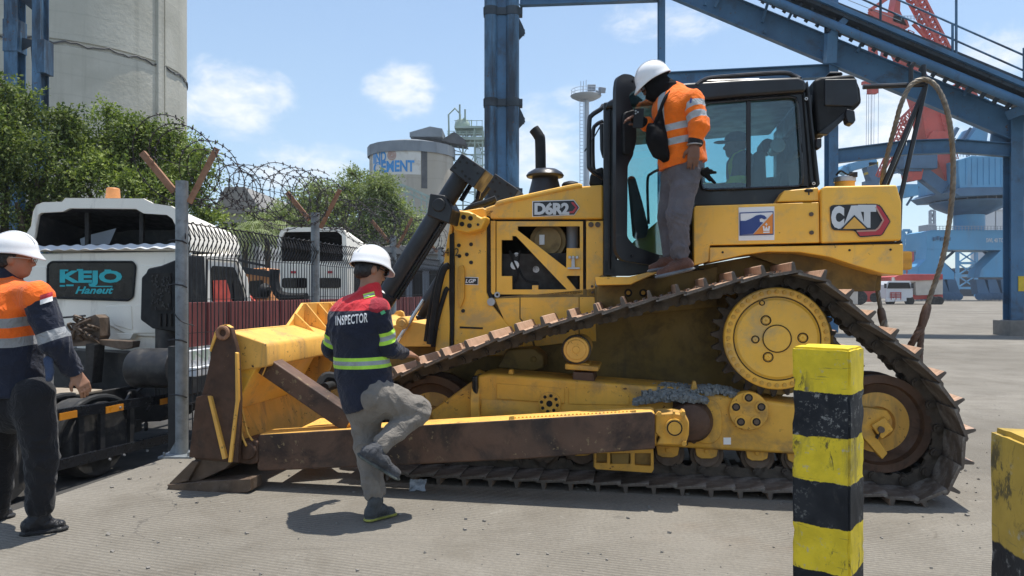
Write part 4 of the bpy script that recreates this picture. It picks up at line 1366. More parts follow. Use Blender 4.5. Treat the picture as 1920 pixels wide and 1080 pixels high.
pr(mb, [(1634, 798), (1660, 782), (1676, 806), (1654, 824)], .16, .3)
ib = dz('idler_bracket', M['yellow_dirty'], mb=mb, bevel=.008)
mb = MB(); disc(mb, 1653, 806, .14, .2, 6, 12); mb.mat(1); pr(mb, [(1652, 806), (1654, 806), (1646, 824), (1644, 822)], .155, .2)
dz('bracket_bolt', [M['steel'], M['seam']], mb=mb, bevel=0, parent=ib)

# ---------------------------------------------------------------- push arm
mb = MB(); pr(mb, [(481, 824), (486, 814), (900, 790), (1222, 771), (1228, 776), (1228, 842), (990, 861), (700, 875), (488, 884), (481, 880)], -.34, -.12)
arm = mb.build('push_arm', [M['rust_arm'], M['yellow_worn']], dozer, bevel=.014, local=True)
upz(arm, 1, .7)  # sunlit look of the top face put in as a lighter material
mb = MB()
zz = []
for k in range(64):
    x = 962 + (1190 - 962) * k / 63
    y = 786.5 - (x - 962) / 228 * 12.5
    zz.append((x, y - (5 if k % 2 else 1)))
bot = [(1192, 776), (958, 789)]
pr(mb, zz + bot, -.315, -.305)
pr(mb, [(953, 790), (955, 781), (963, 780), (966, 789)], -.33, -.30); pr(mb, [(1183, 777), (1184, 770), (1192, 769), (1194, 776)], -.33, -.30)
mb.build('grip_strip', M['yellow_worn'], arm, local=True)

# ---------------------------------------------------------------- blade
vE = -.46
def E(px, py): return Q(px, py, vE)
front = [E(*p) for p in ((403, 622), (390, 690), (377, 745), (368, 800), (364, 861))]
front = catmull(front, 5)
top_b = [E(*p) for p in ((412, 611), (424, 609), (433, 614))]
back = [E(*p) for p in ((444, 656), (449, 750), (446, 868))]
endp = front[::-1] + top_b + back
mb = MB(); mb.prism(endp, (0, .05, 0))
VB = 3.62
blade = mb.build('blade', [M['rust'], M['yellow_worn']], dozer, bevel=.008, local=True)
upz(blade, 1, .5)
# the curved mouldboard behind the end plate
mb = MB()
sheet = [p + Vector((.012, 0, 0)) for p in front] + [p + Vector((.07, 0, 0)) for p in front[::-1]]
off = Vector((0, .05, 0))
mb.prism([p + off for p in sheet], (0, VB - vE - .10, 0))
mould = mb.build('mouldboard', M['yellow_worn'], blade, local=True, bevel=.004)
mb = MB(); mb.prism([p + Vector((0, VB - vE - .05, 0)) for p in endp], (0, .05, 0))
mb.build('end_plate', M['yellow_worn'], blade, local=True, bevel=.006)
xf = E(403, 622).x
ztop = E(433, 622).z
xb_, zsh = xf + .36, ztop - .10
mb = MB()
secA = [(xf + .02, ztop - .02), (xf + .05, ztop), (xb_ - .02, zsh + .01), (xb_, zsh - .02), (xb_, zsh - .17), (xf + .10, zsh - .21)]
mb.prism([(x, vE + .12, z) for x, z in secA], (0, VB - vE - .24, 0))
mb.build('top_beam', M['yellow_worn'], blade, local=True, bevel=.014)
mb = MB()
xl = E(364, 861).x
secB = [(xl + .05, .20), (xl + .10, .62), (xl + .22, .60), (xl + .30, .34), (xl + .28, .22)]
mb.prism([(x, vE + .2, z) for x, z in secB], (0, VB - vE - .4, 0))
mb.build('lower_beam', M['yellow_worn'], blade, local=True, bevel=.014)
mb = MB()
secC = [(xf + .02, zsh - .18), (xb_ - .10, zsh - .18), (xl + .24, .58), (xl + .06, .58)]
for v in (vE + .14, VB - 1.18):
    mb = MB(); mb.prism([(x, v, z) for x, z in secC], (0, 1.02, 0)); mb.build('back_panel', M['yellow'], blade, local=True, bevel=.01)
mb = MB()
for v in (.95, 1.25, 1.95, 2.25):
    mb = MB(); mb.prism([(xf + .04, v, zsh - .17), (xb_ - .02, v, zsh - .17), (xl + .33, v, .45), (xl + .10, v, .45)], (0, .05, 0)); mb.build('back_rib', M['yellow_worn'], blade, local=True, bevel=.006)
# spill guard with gussets in the middle
mb = MB()
gl = DZ.onX(534, 619, xf + .03); gt = DZ.onX(564, 568, xf + .03)
v1, v2 = 3.2 - gl.y, 3.2 - gt.y
mb.prism([(xf + .03, gl.y, ztop - .01), (xf + .03, gt.y, gt.z), (xf + .03, v2, gt.z), (xf + .03, v1, ztop - .01)], (.03, 0, 0))
sg = mb.build('spill_guard', M['yellow_worn'], blade, local=True, bevel=.006)
for k in range(6):
    v = gt.y + .02 + (v2 - gt.y - .06) * k / 5
    mb = MB(); mb.prism([(xf + .06, v, ztop - .02), (xf + .06, v, gt.z - .01), (xf + .075, v, gt.z - .01), (xb_ - .05, v, zsh + .02), (xb_ - .06, v, zsh)], (0, .022, 0))
    mb.build('gusset', M['yellow_worn'], sg, local=True)
for v in (gl.y + .12, v1 - .14):
    mb = MB(); mb.prism([(xf + .06, v, ztop - .02), (xf + .06, v, ztop + .10), (xf + .075, v, ztop + .10), (xf + .26, v, ztop - .07)], (0, .022, 0))
    mb.build('gusset', M['yellow_worn'], sg, local=True)
# wear plate, edge strips, eye, cutting edge and corner bit
mb = MB()
mb.prism([E(*p) + Vector((0, -.012, 0)) for p in ((381, 741), (393, 739), (401, 760), (428, 862), (356, 857), (369, 745))], (0, .02, 0))
mb.build('wear_plate', M['rust'], blade, local=True, bevel=.004)
mb = MB()
mb.prism([E(*p) + Vector((0, -.03, 0)) for p in ((393, 741), (399, 743), (428, 858), (421, 860))], (0, .035, 0))
mb.prism([E(*p) + Vector((0, -.02, 0)) for p in ((443, 660), (447, 662), (449, 750), (436, 866), (430, 866), (444, 750))], (0, .035, 0))
mb.prism([E(*p) + Vector((0, -.012, 0)) for p in ((404, 622), (413, 611), (425, 608), (421, 613), (412, 618), (396, 660), (394, 655))], (0, .03, 0))
mb.build('edge_strip', M['yellow_worn'], blade, local=True, bevel=.003)
mb = MB()
ec = E(419, 624)
mb.tube([ec + Vector((.042 * math.cos(a), -.008, .042 * math.sin(a))) for a in np.linspace(0, 2 * math.pi, 17)[:-1]], .016, 8, closed=True)
mb.build('lifting_eye', M['angle'], blade, local=True)
mb = MB()
ce = [E(*p) for p in ((364, 861), (434, 866), (420, 880), (372, 902), (330, 925), (309, 926))]
mb.prism([p + Vector((0, .02, 0)) for p in ce], (0, VB - vE - .06, 0))
mb.build('cutting_edge', M['steel'], blade, local=True, bevel=.004)
mb = MB()
c0 = Q(314, 908, vE - .02); c1 = Q(468, 899, vE - .02)
mb.prism([Q(*p, vE - .03) for p in ((312, 909), (375, 903), (469, 898), (470, 920), (462, 924), (325, 928))], (0, .17, 0))
mb.prism([Q(*p, vE - .02) for p in ((309, 925), (318, 905), (360, 864), (372, 866), (352, 902), (330, 908))], (0, .05, 0))
mb.build('corner_bit', M['steel'], blade, local=True, bevel=.006)
# brackets that take the strut, the diagonal strut and the arm pivot
mb = MB()
pr(mb, [(446, 648), (470, 646), (488, 668), (486, 690), (470, 700), (447, 690)], -.30, -.25); pr(mb, [(446, 648), (470, 646), (488, 668), (486, 690), (470, 700), (447, 690)], -.05, .0)
pr(mb, [(505, 672), (514, 645), (512, 690)], -.2, -.1)
mb.mat(1); disc(mb, 467, 677, -.33, .02, 12, 20)
mb.build('strut_bracket', [M['yellow_worn'], M['steel']], blade, local=True, bevel=.006)
a, b = Q(474, 664, -.16), Q(662, 792, -.22)
mb = MB(); mb.beam(a.lerp(b, .10), b, .15, .15)
strut = mb.build('diagonal_strut', [M['rust_arm'], M['yellow_worn']], dozer, bevel=.012, local=True)
upz(strut, 1, .5)  # lit tan of the strut's top painted on by material
mb = MB(); mb.cyl(a, a.lerp(b, .14), .075, n=18); mb.cyl(a.lerp(b, .08), a.lerp(b, .10), .088, n=18); mb.cyl(a.lerp(b, .14), a.lerp(b, .155), .10, n=6)
mb.build('strut_collar', M['yellow_worn'], strut, local=True)
mb = MB(); zt = Q(540, 812, -.12).z
pl = [DZ.onZ(x, y, zt + .005) for x, y in ((545, 811), (612, 778), (650, 796), (735, 800))]
mb.prism(pl, (0, 0, -.04)); 
mb.build('arm_brace', M['yellow_worn'], arm, local=True, bevel=.006)
mb = MB()
pr(mb, [(444, 828), (470, 822), (483, 828), (483, 868), (470, 872), (444, 868)], -.36, -.1)
disc(mb, 462, 846, -.39, -.05, 17, 20)
mb.build('arm_pivot', M['rust'], arm, local=True, bevel=.012)
mb = MB()
mb.tube(catmull([Q(440, 745, -.36), Q(446, 790, -.38), (Q(455, 820, -.38)), Q(462, 836, -.4)], 5), .008, 6)
mb.tube(catmull([Q(452, 760, -.3), Q(464, 810, -.33), (Q(474, 826, -.36))], 5), .008, 6)
mb.tube(catmull([Q(497, 668, -.26), Q(500, 682, -.26), Q(492, 704, -.26)], 5), .006, 6)
mb.build('grease_line', M['yellow_worn'], blade, local=True)
mb = MB()
mb.tube(catmull([Q(600, 722, .2), Q(612, 706, .25), Q(640, 712, .3), Q(680, 730, .3)], 5), .04, 8); disc(mb, 608, 727, .1, .3, 9, 14)
dz('blade_hose', M['black_soft'], mb=mb, bevel=0)
mb = MB(); mb.span(Q(700, 780, .95), Q(860, 690, 1.2)); mb.span(Q(640, 700, 1.3), Q(860, 640, 1.9))
dz('front_crossmember', M['yellow_dirty_shaded'], mb=mb, bevel=.03)
# rope frame on the back of the tank
vw = 1.25
mb = MB()
mb.tube([Q(1618, 163, vw), Q(1738, 158, vw)], .022, 8)
for pts in ([(1736, 160), (1655, 352), (1652, 485)], [(1736, 160), (1688, 372), (1684, 485)], [(1708, 122), (1708, 162)], [(1732, 122), (1733, 162)], [(1708, 126), (1714, 118)]):
    mb.tube([Q(x, y, vw if k == 0 else vw) for k, (x, y) in enumerate(pts)], .020, 8)
mb.tube([Q(1736, 160, vw), Q(1662, 350, vw + .5), Q(1655, 485, vw + .5)], .020, 8)
dz('rope_frame', M['black'], mb=mb, bevel=0)
_a, _b = Q(1560, 508, vw), Q(1688, 474, vw)
mb = MB(); mb.span((_a.x, .95, _a.z), (_b.x, 2.05, _b.z)); dz('rear_winch', M['yellow_dirty'], mb=mb, bevel=.02)

# wire rope hung over the frame: three laid strands
rope = thing('wire_rope', DZ.m @ Q(1728, 155, vw), 0, 'thick twisted steel wire rope looped over the black frame behind the fuel tank', 'rope')
def strand(pts, r, name, mat, twist=14.0, world=False):
    P = catmull(pts, 14)
    s = [0]
    for i in range(1, len(P)): s.append(s[-1] + (P[i] - P[i - 1]).length)
    mb = MB()
    for ph in range(4):
        out = []
        for i, p in enumerate(P):
            d = (P[min(i + 1, len(P) - 1)] - P[max(i - 1, 0)]).normalized()
            a = d.cross(Vector((0, 1, .01))).normalized()
            b = d.cross(a)
            q = s[i] * twist + ph * math.pi / 2
            out.append(p + (a * math.cos(q) + b * math.sin(q)) * r * .55)
        mb.tube(out, r * .58, 6)
    mb.v = [tuple(DZ.m @ Vector(v)) for v in mb.v]
    return mb.build(name, mat, rope)
vq = vw - .05
strand([Q(*p) for p in ((1716, 153, vq), (1703, 166, vq), (1688, 200, vq), (1676, 245, vq + .05), (1664, 290, vq + .1), (1654, 340, vq + .15), (1646, 400, 1.6), (1643, 480, 1.6), (1644, 530, 1.5), (1652, 585, 1.4))], .0185, 'rope_strand', M['rope'], 34)
strand([Q(*p) for p in ((1716, 153, vq), (1735, 149, vq), (1755, 162, vq - .02), (1772, 195, vq - .05), (1782, 240, vq - .05), (1787, 300, vq), (1786, 360, vq), (1778, 430, vq), (1766, 490, vq), (1748, 545, vq), (1738, 575, vq))], .020, 'rope_strand', M['rope'], 34)
strand([Q(*p) for p in ((1727, 612, vq), (1716, 632, vq), (1706, 650, vq + .05), (1694, 670, vq + .1))], .026, 'rope_strand', M['rope_dark'], 30)
strand([Q(*p) for p in ((1728, 612, vq), (1726, 640, vq), (1724, 690, vq))], .024, 'rope_strand', M['rope_dark'], 30)
strand([Q(*p) for p in ((1656, 600, 1.4), (1662, 625, 1.35), (1672, 650, 1.3))], .03, 'rope_strand', M['rope'], 30)
mb = MB()
for a, b in ((Q(1740, 570, vq), Q(1727, 615, vq)),):
    mb.tube([a, a.lerp(b, .15), a.lerp(b, .5), a.lerp(b, .9), b], .04, 10, rfun=lambda t: .026 + .012 * math.sin(math.pi * min(1, t * 1.1)))
mb.v = [tuple(DZ.m @ Vector(v)) for v in mb.v]
mb.build('rope_sleeve', M['rope_dark'], rope)
mb = MB()
a, b = Q(1651, 578, 1.4), Q(1657, 612, 1.4)
mb.tube([a, a.lerp(b, .2), a.lerp(b, .6), b], .04, 10, rfun=lambda t: .026 + .010 * math.sin(math.pi * t))
mb.v = [tuple(DZ.m @ Vector(v)) for v in mb.v]
mb.build('rope_sleeve', M['rope_dark'], rope)

# blue-grey gravel lying on the roller frame
mb = MB()
rg = random.Random(5)
def heap(px0, px1, yb, top, v0, v1, n):
    for k in range(n):
        t_ = rg.random(); s_ = rg.random()
        x = px0 + (px1 - px0) * t_
        hgt = top * max(0, 1 - (2 * t_ - 1) ** 2) * (1 - abs(2 * s_ - .8) * .6)
        p = Q(x, yb(x), v0 + (v1 - v0) * s_)
        p.z = Q(x, yb(x), vr).z + hgt * rg.random() ** .4
        r_ = rg.uniform(.006, .020)
        mb.box(p, (r_ * 2, r_ * 1.7, r_ * 1.3), (rg.random() * 3, rg.random() * 3, rg.random() * 3))
heap(1190, 1325, lambda x: 752 - 0.02 * (x - 1190), .075, .10, .34, 1300)
heap(1205, 1300, lambda x: 737, .05, .2, .6, 700)
heap(1300, 1385, lambda x: 736 + .1 * (x - 1300), .05, .2, .55, 450)
hp_ = mb.mesh('gravel', M['gravel'], 0)
heap_o = bpy.data.objects.new('gravel', hp_); COL.objects.link(heap_o)
heap_o.location = DZ.o; heap_o.rotation_euler = (0, 0, DZ.rz)
tag(heap_o, 'heap of blue grey gravel lying on the bulldozer roller frame above the push arm pivot', 'gravel', kind='stuff')
# ================================================================ GROUND
# concrete platform, its left edge drops to a lower truck road
E0 = wp(40, 947, 2080 / (947 - 545)); E1 = wp(330, 852, 2080 / (852 - 545))
ed = Vector((0.185, 1, 0)).normalized()
e_near = Vector((E1.x, E1.y, 0)) - ed * 14
e_far = Vector((E1.x, E1.y, 0)) + ed * 60
mb = MB()
# platform top, then a long skirt so that it reaches the horizon
xs = [0, 2, 6, 14, 40, 120, 1500]
mb.add([(e_near.x, e_near.y, 0), (60, e_near.y, 0), (60, e_far.y, 0), (e_far.x, e_far.y, 0)], [(0, 1, 2, 3)])
mb.add([(60, e_near.y, 0), (1500, e_near.y, 0), (1500, e_far.y, 0), (60, e_far.y, 0)], [(0, 1, 2, 3)])
mb.add([(e_far.x, e_far.y, 0), (1500, e_far.y, 0), (1500, 2500, 0), (e_far.x + ed.x * 2440, 2500, 0)], [(0, 1, 2, 3)])
mb.add([(e_near.x, e_near.y, 0), (e_far.x, e_far.y, 0), (e_far.x, e_far.y, -1.0), (e_near.x, e_near.y, -1.0)], [(0, 1, 2, 3)])
mb.add([(e_far.x, e_far.y, 0), (e_far.x + ed.x * 2440, 2500, 0), (e_far.x + ed.x * 2440, 2500, -1.0), (e_far.x, e_far.y, -1.0)], [(0, 1, 2, 3)])
g = mb.build('ground', M['ground']); tag(g, kind='structure')
ZL = -0.9
mb = MB()
mb.add([(-1500, -60, ZL), (e_near.x + .05, -60, ZL), (e_near.x + .05, e_near.y, ZL), (e_far.x + .05, e_far.y, ZL), (e_far.x + ed.x * 2440, 2500, ZL), (-1500, 2500, ZL)], [(0, 1, 2, 3, 4, 5)])
g2 = mb.build('road', M['asphalt']); tag(g2, kind='structure')

# ================================================================ BIG SILO, FAR LEFT
sa = math.atan((130 - CX) / F)
SD, SR = 45.0, 45 * .125
sc_ = Vector((SD * math.sin(sa), SD * math.cos(sa), ZL))
silo = thing('silo', sc_, 0, 'towering round grey concrete silo with a dark ring joint, behind the left trees', 'silo')
mb = MB(); mb.lathe(sc_, (0, 0, 1), [(SR, 0), (SR, 13.55), (SR - .07, 13.60), (SR - .07, 13.80), (SR, 13.85), (SR, 30), (0, 30.5)], 96)
mb.build('wall', M['silo'], silo, smooth=30)
def on_silo(px, z, r):
    """point of the silo wall in the direction of photo column px"""
    d = Vector(((px - CX) / F, 1, 0))
    c = Vector((sc_.x, sc_.y, 0))
    a = d.dot(d); b = -2 * d.dot(c); cc = c.dot(c) - r * r
    t = (-b - math.sqrt(max(0, b * b - 4 * a * cc))) / (2 * a)
    return Vector((d.x * t, d.y * t, z))
for px in (298,):
    p = on_silo(px, 0, SR)
    n = (p - Vector((sc_.x, sc_.y, 0))).normalized()
    mb = MB(); mb.beam(p + Vector((0, 0, ZL)), p + Vector((0, 0, 29)), .42, .30, n)
    mb.build('pilaster', M['silo'], silo, bevel=.03)
    p2 = on_silo(309, 0, SR); n2 = (p2 - Vector((sc_.x, sc_.y, 0))).normalized()
    mb = MB(); mb.beam(p2 + Vector((0, 0, ZL)), p2 + Vector((0, 0, 29)), .08, .10, n2)
    mb.build('drain_pipe', M['silo'], silo)
mb = MB()
ringp = [Vector((sc_.x + (SR + .015) * math.cos(a), sc_.y + (SR + .015) * math.sin(a), 13.70 + ZL + .06 * math.sin(a * 23) + .04 * math.sin(a * 57))) for a in np.linspace(0, 2 * math.pi, 161)[:-1]]
mb.tube(ringp, .045, 5, closed=True)
mb.build('ring_joint', M['stain_dark'], silo)

# blue steel tower in front of it
tw = thing('steel_tower', wp(50, 545, 26) * 1.0, 0, 'tall blue steel column tower with gusset bracing at the left edge, half hidden by leaves', 'tower')
Yt = 26.0
def zt_(py, Y): return CH - (py - HY) / F * Y
mb = MB()
def vcol(mb, px, Y, w, d, y0=900, y1=-120):
    x = (px - CX) / F * Y
    mb.span((x - w / 2, Y - d / 2, ZL), (x + w / 2, Y + d / 2, zt_(y1, Y)))
for nm, px, w in (('column', 28, .46), ('column', 76, .30)):
    m_ = MB()
    x = (px - CX) / F * Yt
    if px < 50:
        m_.ibeam((x, Yt, ZL), (x, Yt, 13), w, .5, .05, (0, 1, 0))
        m_.span((x - w / 2 - .02, Yt - .28, zt_(100, Yt)), (x + w / 2 + .02, Yt + .28, zt_(40, Yt)))
    else:
        m_.ibeam((x, Yt, ZL), (x, Yt, 13), w, .5, .05, (0, 1, 0))
        m_.span((x + .04, Yt - .27, zt_(140, Yt)), (x + .30, Yt + .27, zt_(78, Yt)))
    m_.build(nm, M['blue_steel'], tw, bevel=.01)
m_ = MB()
xa_, xb2 = (38 - CX) / F * Yt, (68 - CX) / F * Yt
m_.prism([(xa_, Yt, zt_(70, Yt)), (xb2, Yt, zt_(76, Yt)), (xb2, Yt, zt_(200, Yt)), (xb2 - .12, Yt, zt_(150, Yt)), (xb2 - .2, Yt, zt_(86, Yt)), (xa_, Yt, zt_(96, Yt))], (0, .04, 0))
m_.prism([(xa_, Yt, zt_(0, Yt)), (xb2 - .2, Yt, zt_(-40, Yt)), (xb2, Yt, zt_(40, Yt)), (xb2 - .12, Yt, zt_(20, Yt))], (0, .04, 0))
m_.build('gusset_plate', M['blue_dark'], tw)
m_ = MB(); m_.beam((xa_, Yt + .1, zt_(215, Yt)), (xb2, Yt + .1, zt_(300, Yt)), .12, .12); m_.beam((xb2, Yt + .1, zt_(215, Yt)), (xa_, Yt + .1, zt_(300, Yt)), .12, .12)
m_.build('cross_brace', M['blue_dark'], tw)

# ================================================================ FAR CEMENT SILO WITH ITS LETTERING
Yi = 120.0
ci = wp(772, 545, Yi)
RI = 80 / F * 127.2 * .975
isil = thing('cement_silo', ((772 - CX) / F * 127.2, 127.2, 0), 0, 'weathered round cement silo with blue lettering on a white panel and grey roof skirt', 'silo')
IC = Vector(((772 - CX) / F * 127.2, 127.2, 0))
def zi(py): return CH - (py - HY) / F * Yi
mb = MB(); mb.lathe((IC.x, IC.y, -.9), (0, 0, 1), [(RI, 0), (RI, zi(280) + .9), (0, zi(280) + .9)], 64)
mb.build('wall', M['silo_far'], isil, smooth=30)
def cyl_ang(px):
    """angle round the silo of the wall point met by photo column px"""
    d = Vector(((px - CX) / F, 1, 0)); c = Vector((IC.x, IC.y, 0))
    a = d.dot(d); b = -2 * d.dot(c); cc = c.dot(c) - RI * RI
    t = (-b - math.sqrt(max(0, b * b - 4 * a * cc))) / (2 * a)
    return math.atan2(IC.y - t, d.x * t - IC.x)
def arc_panel(mb, px0, px1, z0, z1, r, n=24, rin=None):
    """curved sheet on the silo between two photo columns"""
    a0, a1 = cyl_ang(px0), cyl_ang(px1)
    vs, fs = [], []
    for i in range(n + 1):
        a = a0 + (a1 - a0) * i / n
        for z in (z0, z1):
            vs.append((IC.x + r * math.cos(a), IC.y - r * math.sin(a), z))
        for z in (z0, z1):
            vs.append((IC.x + (r - .25) * math.cos(a), IC.y - (r - .25) * math.sin(a), z))
    for i in range(n):
        b = i * 4
        fs += [(b, b + 4, b + 5, b + 1), (b + 1, b + 5, b + 7, b + 3), (b + 2, b, b + 4, b + 6)]
    return mb.add(vs, fs)
mb = MB(); arc_panel(mb, 699, 789, zi(327), zi(274), RI + .05); mb.build('sign_panel', M['sign_far'], isil)
mb = MB(); arc_panel(mb, 790, 801, zi(352), zi(274), RI + .06, 6); mb.build('stain_band', M['stain_dark'], isil)
def silo_text(txt, px0, px1, py0, py1, name, mat, bold):
    v, f = text_verts(txt, size=1, bold=bold, res=3)
    out = []
    for x, y, z in v:
        px = px0 + (px1 - px0) * (x + .5)
        a = cyl_ang(px)
        r = RI + .09
        out.append((IC.x + r * math.cos(a), IC.y - r * math.sin(a), zi(py1 + (py0 - py1) * (y + .5))))
    return MB().add(out, f).build(name, mat, isil, smooth=0)
silo_text('IND', 701, 724.5, 281, 302, 'lettering', M['sign_blue'], .035)
silo_text('CEMENT', 701, 777, 300, 322, 'lettering', M['sign_blue'], .035)
mb = MB()
for rr in (7.2, 4.6, 2.2):
    pts = []
    for k in range(28):
        q = 2 * math.pi * k / 28
        px = 735 + rr * math.cos(q); py = 290 + rr * 1.2 * math.sin(q)
        a = cyl_ang(px)
        pts.append((IC.x + (RI + .08) * math.cos(a), IC.y - (RI + .08) * math.sin(a), zi(py)))
    mb.tube(pts, .085, 5, closed=True)
mb.build('ring_emblem', M['sign_pink'], isil)
# roof skirt: sheeted polygon, low roof
mb = MB(); n = 18
vs, fs = [], []
for i in range(n):
    a = 2 * math.pi * (i + .5) / n
    for r, z in ((RI + .35, zi(283)), (RI + .35, zi(263)), (RI * .55, zi(253))):
        vs.append((IC.x + r * math.cos(a), IC.y + r * math.sin(a), z))
for i in range(n):
    j = (i + 1) % n
    fs += [(i * 3, j * 3, j * 3 + 1, i * 3 + 1), (i * 3 + 1, j * 3 + 1, j * 3 + 2, i * 3 + 2)]
fs.append(tuple(i * 3 + 2 for i in range(n)))
mb.add(vs, fs); mb.build('roof', M['grey_sheet'], isil, smooth=0)
def ibox(mb, px0, px1, py0, py1, Y, d):
    a, b = wp(px0, py0, Y), wp(px1, py1, Y)
    return mb.span((a.x, Y, min(a.z, b.z)), (b.x, Y + d, max(a.z, b.z)))
mb = MB()
a = wp(768, 256, Yi + 4); b = wp(829, 256, Yi + 4)
t0, t1, t2 = wp(768, 248, Yi + 4), wp(806, 237, Yi + 4), wp(829, 241, Yi + 4)
mb.prism([a, t0, t1, t2, b], (0, 6, 0)); mb.build('roof_house', M['grey_sheet'], isil)
# conveyor tower behind: trestle of thin steel with a head drum
mtw = thing('process_tower', wp(868, 545, Yi + 8), 0, 'pale green steel lattice tower with a round dust drum beside the cement silo', 'tower')
Ym = Yi + 8
mb = MB()
def bar(mb, x0, y0, x1, y1, Y0, w=.22, Y1=None):
    mb.beam(wp(x0, y0, Y0), wp(x1, y1, Y1 or Y0), w, w, (0, 1, .01))
for dY in (0, 5):
    for px in (846, 868, 890, 905): bar(mb, px, 600, px, 250 if px < 880 else 238, Ym + dY, .26)
    for yy in (250, 268, 290, 312, 335, 360, 385, 410): bar(mb, 846, yy, 905, yy, Ym + dY, .2)
    for k, yy in enumerate((250, 290, 335, 385)):
        bar(mb, 846, yy, 868, yy + 42, Ym + dY, .14); bar(mb, 890, yy, 868, yy + 42, Ym + dY, .14); bar(mb, 905, yy + 42, 890, yy, Ym + dY, .14)
mb.build('trestle', M['green_steel'], mtw)
mb = MB()
for q_ in ((838, 908, 262, 256), (852, 905, 240, 236), (846, 905, 312, 309)):
    mb = MB(); ibox(mb, *q_, Ym - .4, 6.5); mb.build('platform', M['green_steel'], mtw)
mb = MB()
for px in (840, 850, 862, 875, 888, 900, 907): bar(mb, px, 256, px, 246, Ym - .5, .09)
for yy in (246, 251): bar(mb, 838, yy, 908, yy, Ym - .5, .09)
for px in (854, 866, 880, 894, 904): bar(mb, px, 236, px, 226, Ym - .3, .09)
bar(mb, 852, 226, 905, 226, Ym - .3, .09)
for px in (857, 861, 873, 877, 884): bar(mb, px, 262, px, 225, Ym + 1.5, .2)
for k in range(7): bar(mb, 890 + 2 * k, 420, 890 + 2 * k, 270, Ym + 6, .12)
for k in range(9): bar(mb, 846, 262 + 18 * k, 905, 280 + 18 * k, Ym + 3, .12)
bar(mb, 905, 270, 940, 262, Ym + 2, .3); bar(mb, 905, 290, 940, 284, Ym + 2, .3); bar(mb, 905, 285, 940, 268, Ym + 2, .15); bar(mb, 905, 310, 940, 300, Ym + 2, .2)
mb.build('stair_railing', M['green_steel'], mtw)
mb = MB(); c = wp(867, 245, Ym + 2)
mb.lathe(c, (0, 0, 1), [(1.1, 0), (1.35, .5), (1.35, 1.2), (.9, 1.9), (0, 2.1)], 18); mb.build('dust_drum', M['green_steel'], mtw)
mb = MB()
for pts in ([(842, 262), (841, 215), (853, 203), (863, 214), (863, 246)], [(863, 232), (873, 218), (874, 230)], [(862, 246), (862, 196)], [(872, 240), (872, 205)]):
    mb.tube([wp(x, y, Ym + 1) for x, y in pts], .16, 6)
mb.build('head_pipe', M['green_steel'], mtw)
mb = MB()
mb.prism([wp(826, 263, Ym - 2), wp(852, 247, Ym - 2), wp(872, 262, Ym - 2), wp(876, 272, Ym - 2), wp(846, 268, Ym - 2)], (0, 4, 0))
mb.build('sheeted_gallery', M['stain_dark'], mtw)
mb = MB()
for px in (738, 762, 776, 790, 800): bar(mb, px, 600, px, 342 + (px - 738) * .38, Yi - 6, .2)
bar(mb, 738, 340, 812, 372, Yi - 6, .35); bar(mb, 738, 352, 812, 382, Yi - 6, .25)
for k in range(6): bar(mb, 738 + 12 * k, 341 + 5 * k, 750 + 12 * k, 358 + 5 * k, Yi - 6, .12)
for yy in (395, 420): bar(mb, 738, yy, 812, yy, Yi - 6, .15)
cg = mb.build('conveyor_trestle', M['green_steel'], mtw)

# light mast
lm = thing('light_mast', wp(1096, 545, 95), 0, 'slim grey floodlight mast with ladder and round railed platform, far behind the cab', 'light mast')
YL = 95.0
def z95(py): return CH - (py - HY) / F * YL
xm = (1100 - CX) / F * YL
mb = MB(); mb.cyl((xm, YL, 0), (xm, YL, z95(182)), .42, .30, 14); mb.build('pole', M['mast'], lm)
mb = MB()
for dx in (-1.0, -.55): mb.beam((xm + dx + .1, YL - .35, 2), (xm + dx + .1, YL - .35, z95(184)), .07, .07)
for k in range(52):
    z = 3 + k * .45
    if z < z95(186): mb.beam((xm - .9, YL - .35, z), (xm - .45, YL - .35, z), .05, .05)
mb.build('ladder', M['mast'], lm)
mb = MB(); mb.lathe((xm - .1, YL, z95(187)), (0, 0, 1), [(1.2, 0), (1.9, .35), (2.0, .5), (1.9, .55), (0, .55)], 20); mb.build('platform', M['mast'], lm)
mb = MB()
for k in range(10):
    a = 2 * math.pi * k / 10
    p = Vector((xm - .1 + 1.85 * math.cos(a), YL + 1.85 * math.sin(a), z95(182)))
    mb.beam(p, p + Vector((0, 0, .9)), .05, .05)
for zz_ in (.5, .9):
    mb.tube([(xm - .1 + 1.85 * math.cos(a), YL + 1.85 * math.sin(a), z95(182) + zz_) for a in np.linspace(0, 2 * math.pi, 21)[:-1]], .03, 4, closed=True)
for px in (1089, 1094, 1099): mb.beam(wp(px, 180, YL), wp(px, 152 if px < 1097 else 150, YL), .07, .07)
mb.build('railing', M['mast'], lm)
for px, py, s in ((1109, 165, 1.0), (1129, 169, .8), (1122, 174, .6)):
    mb = MB(); mb.box(wp(px, py, YL - 1), (s, .5, s * .85), (.2, 0, .5 if px > 1120 else 0)); mb.build('floodlight', M['far_grey'], lm, bevel=.05)

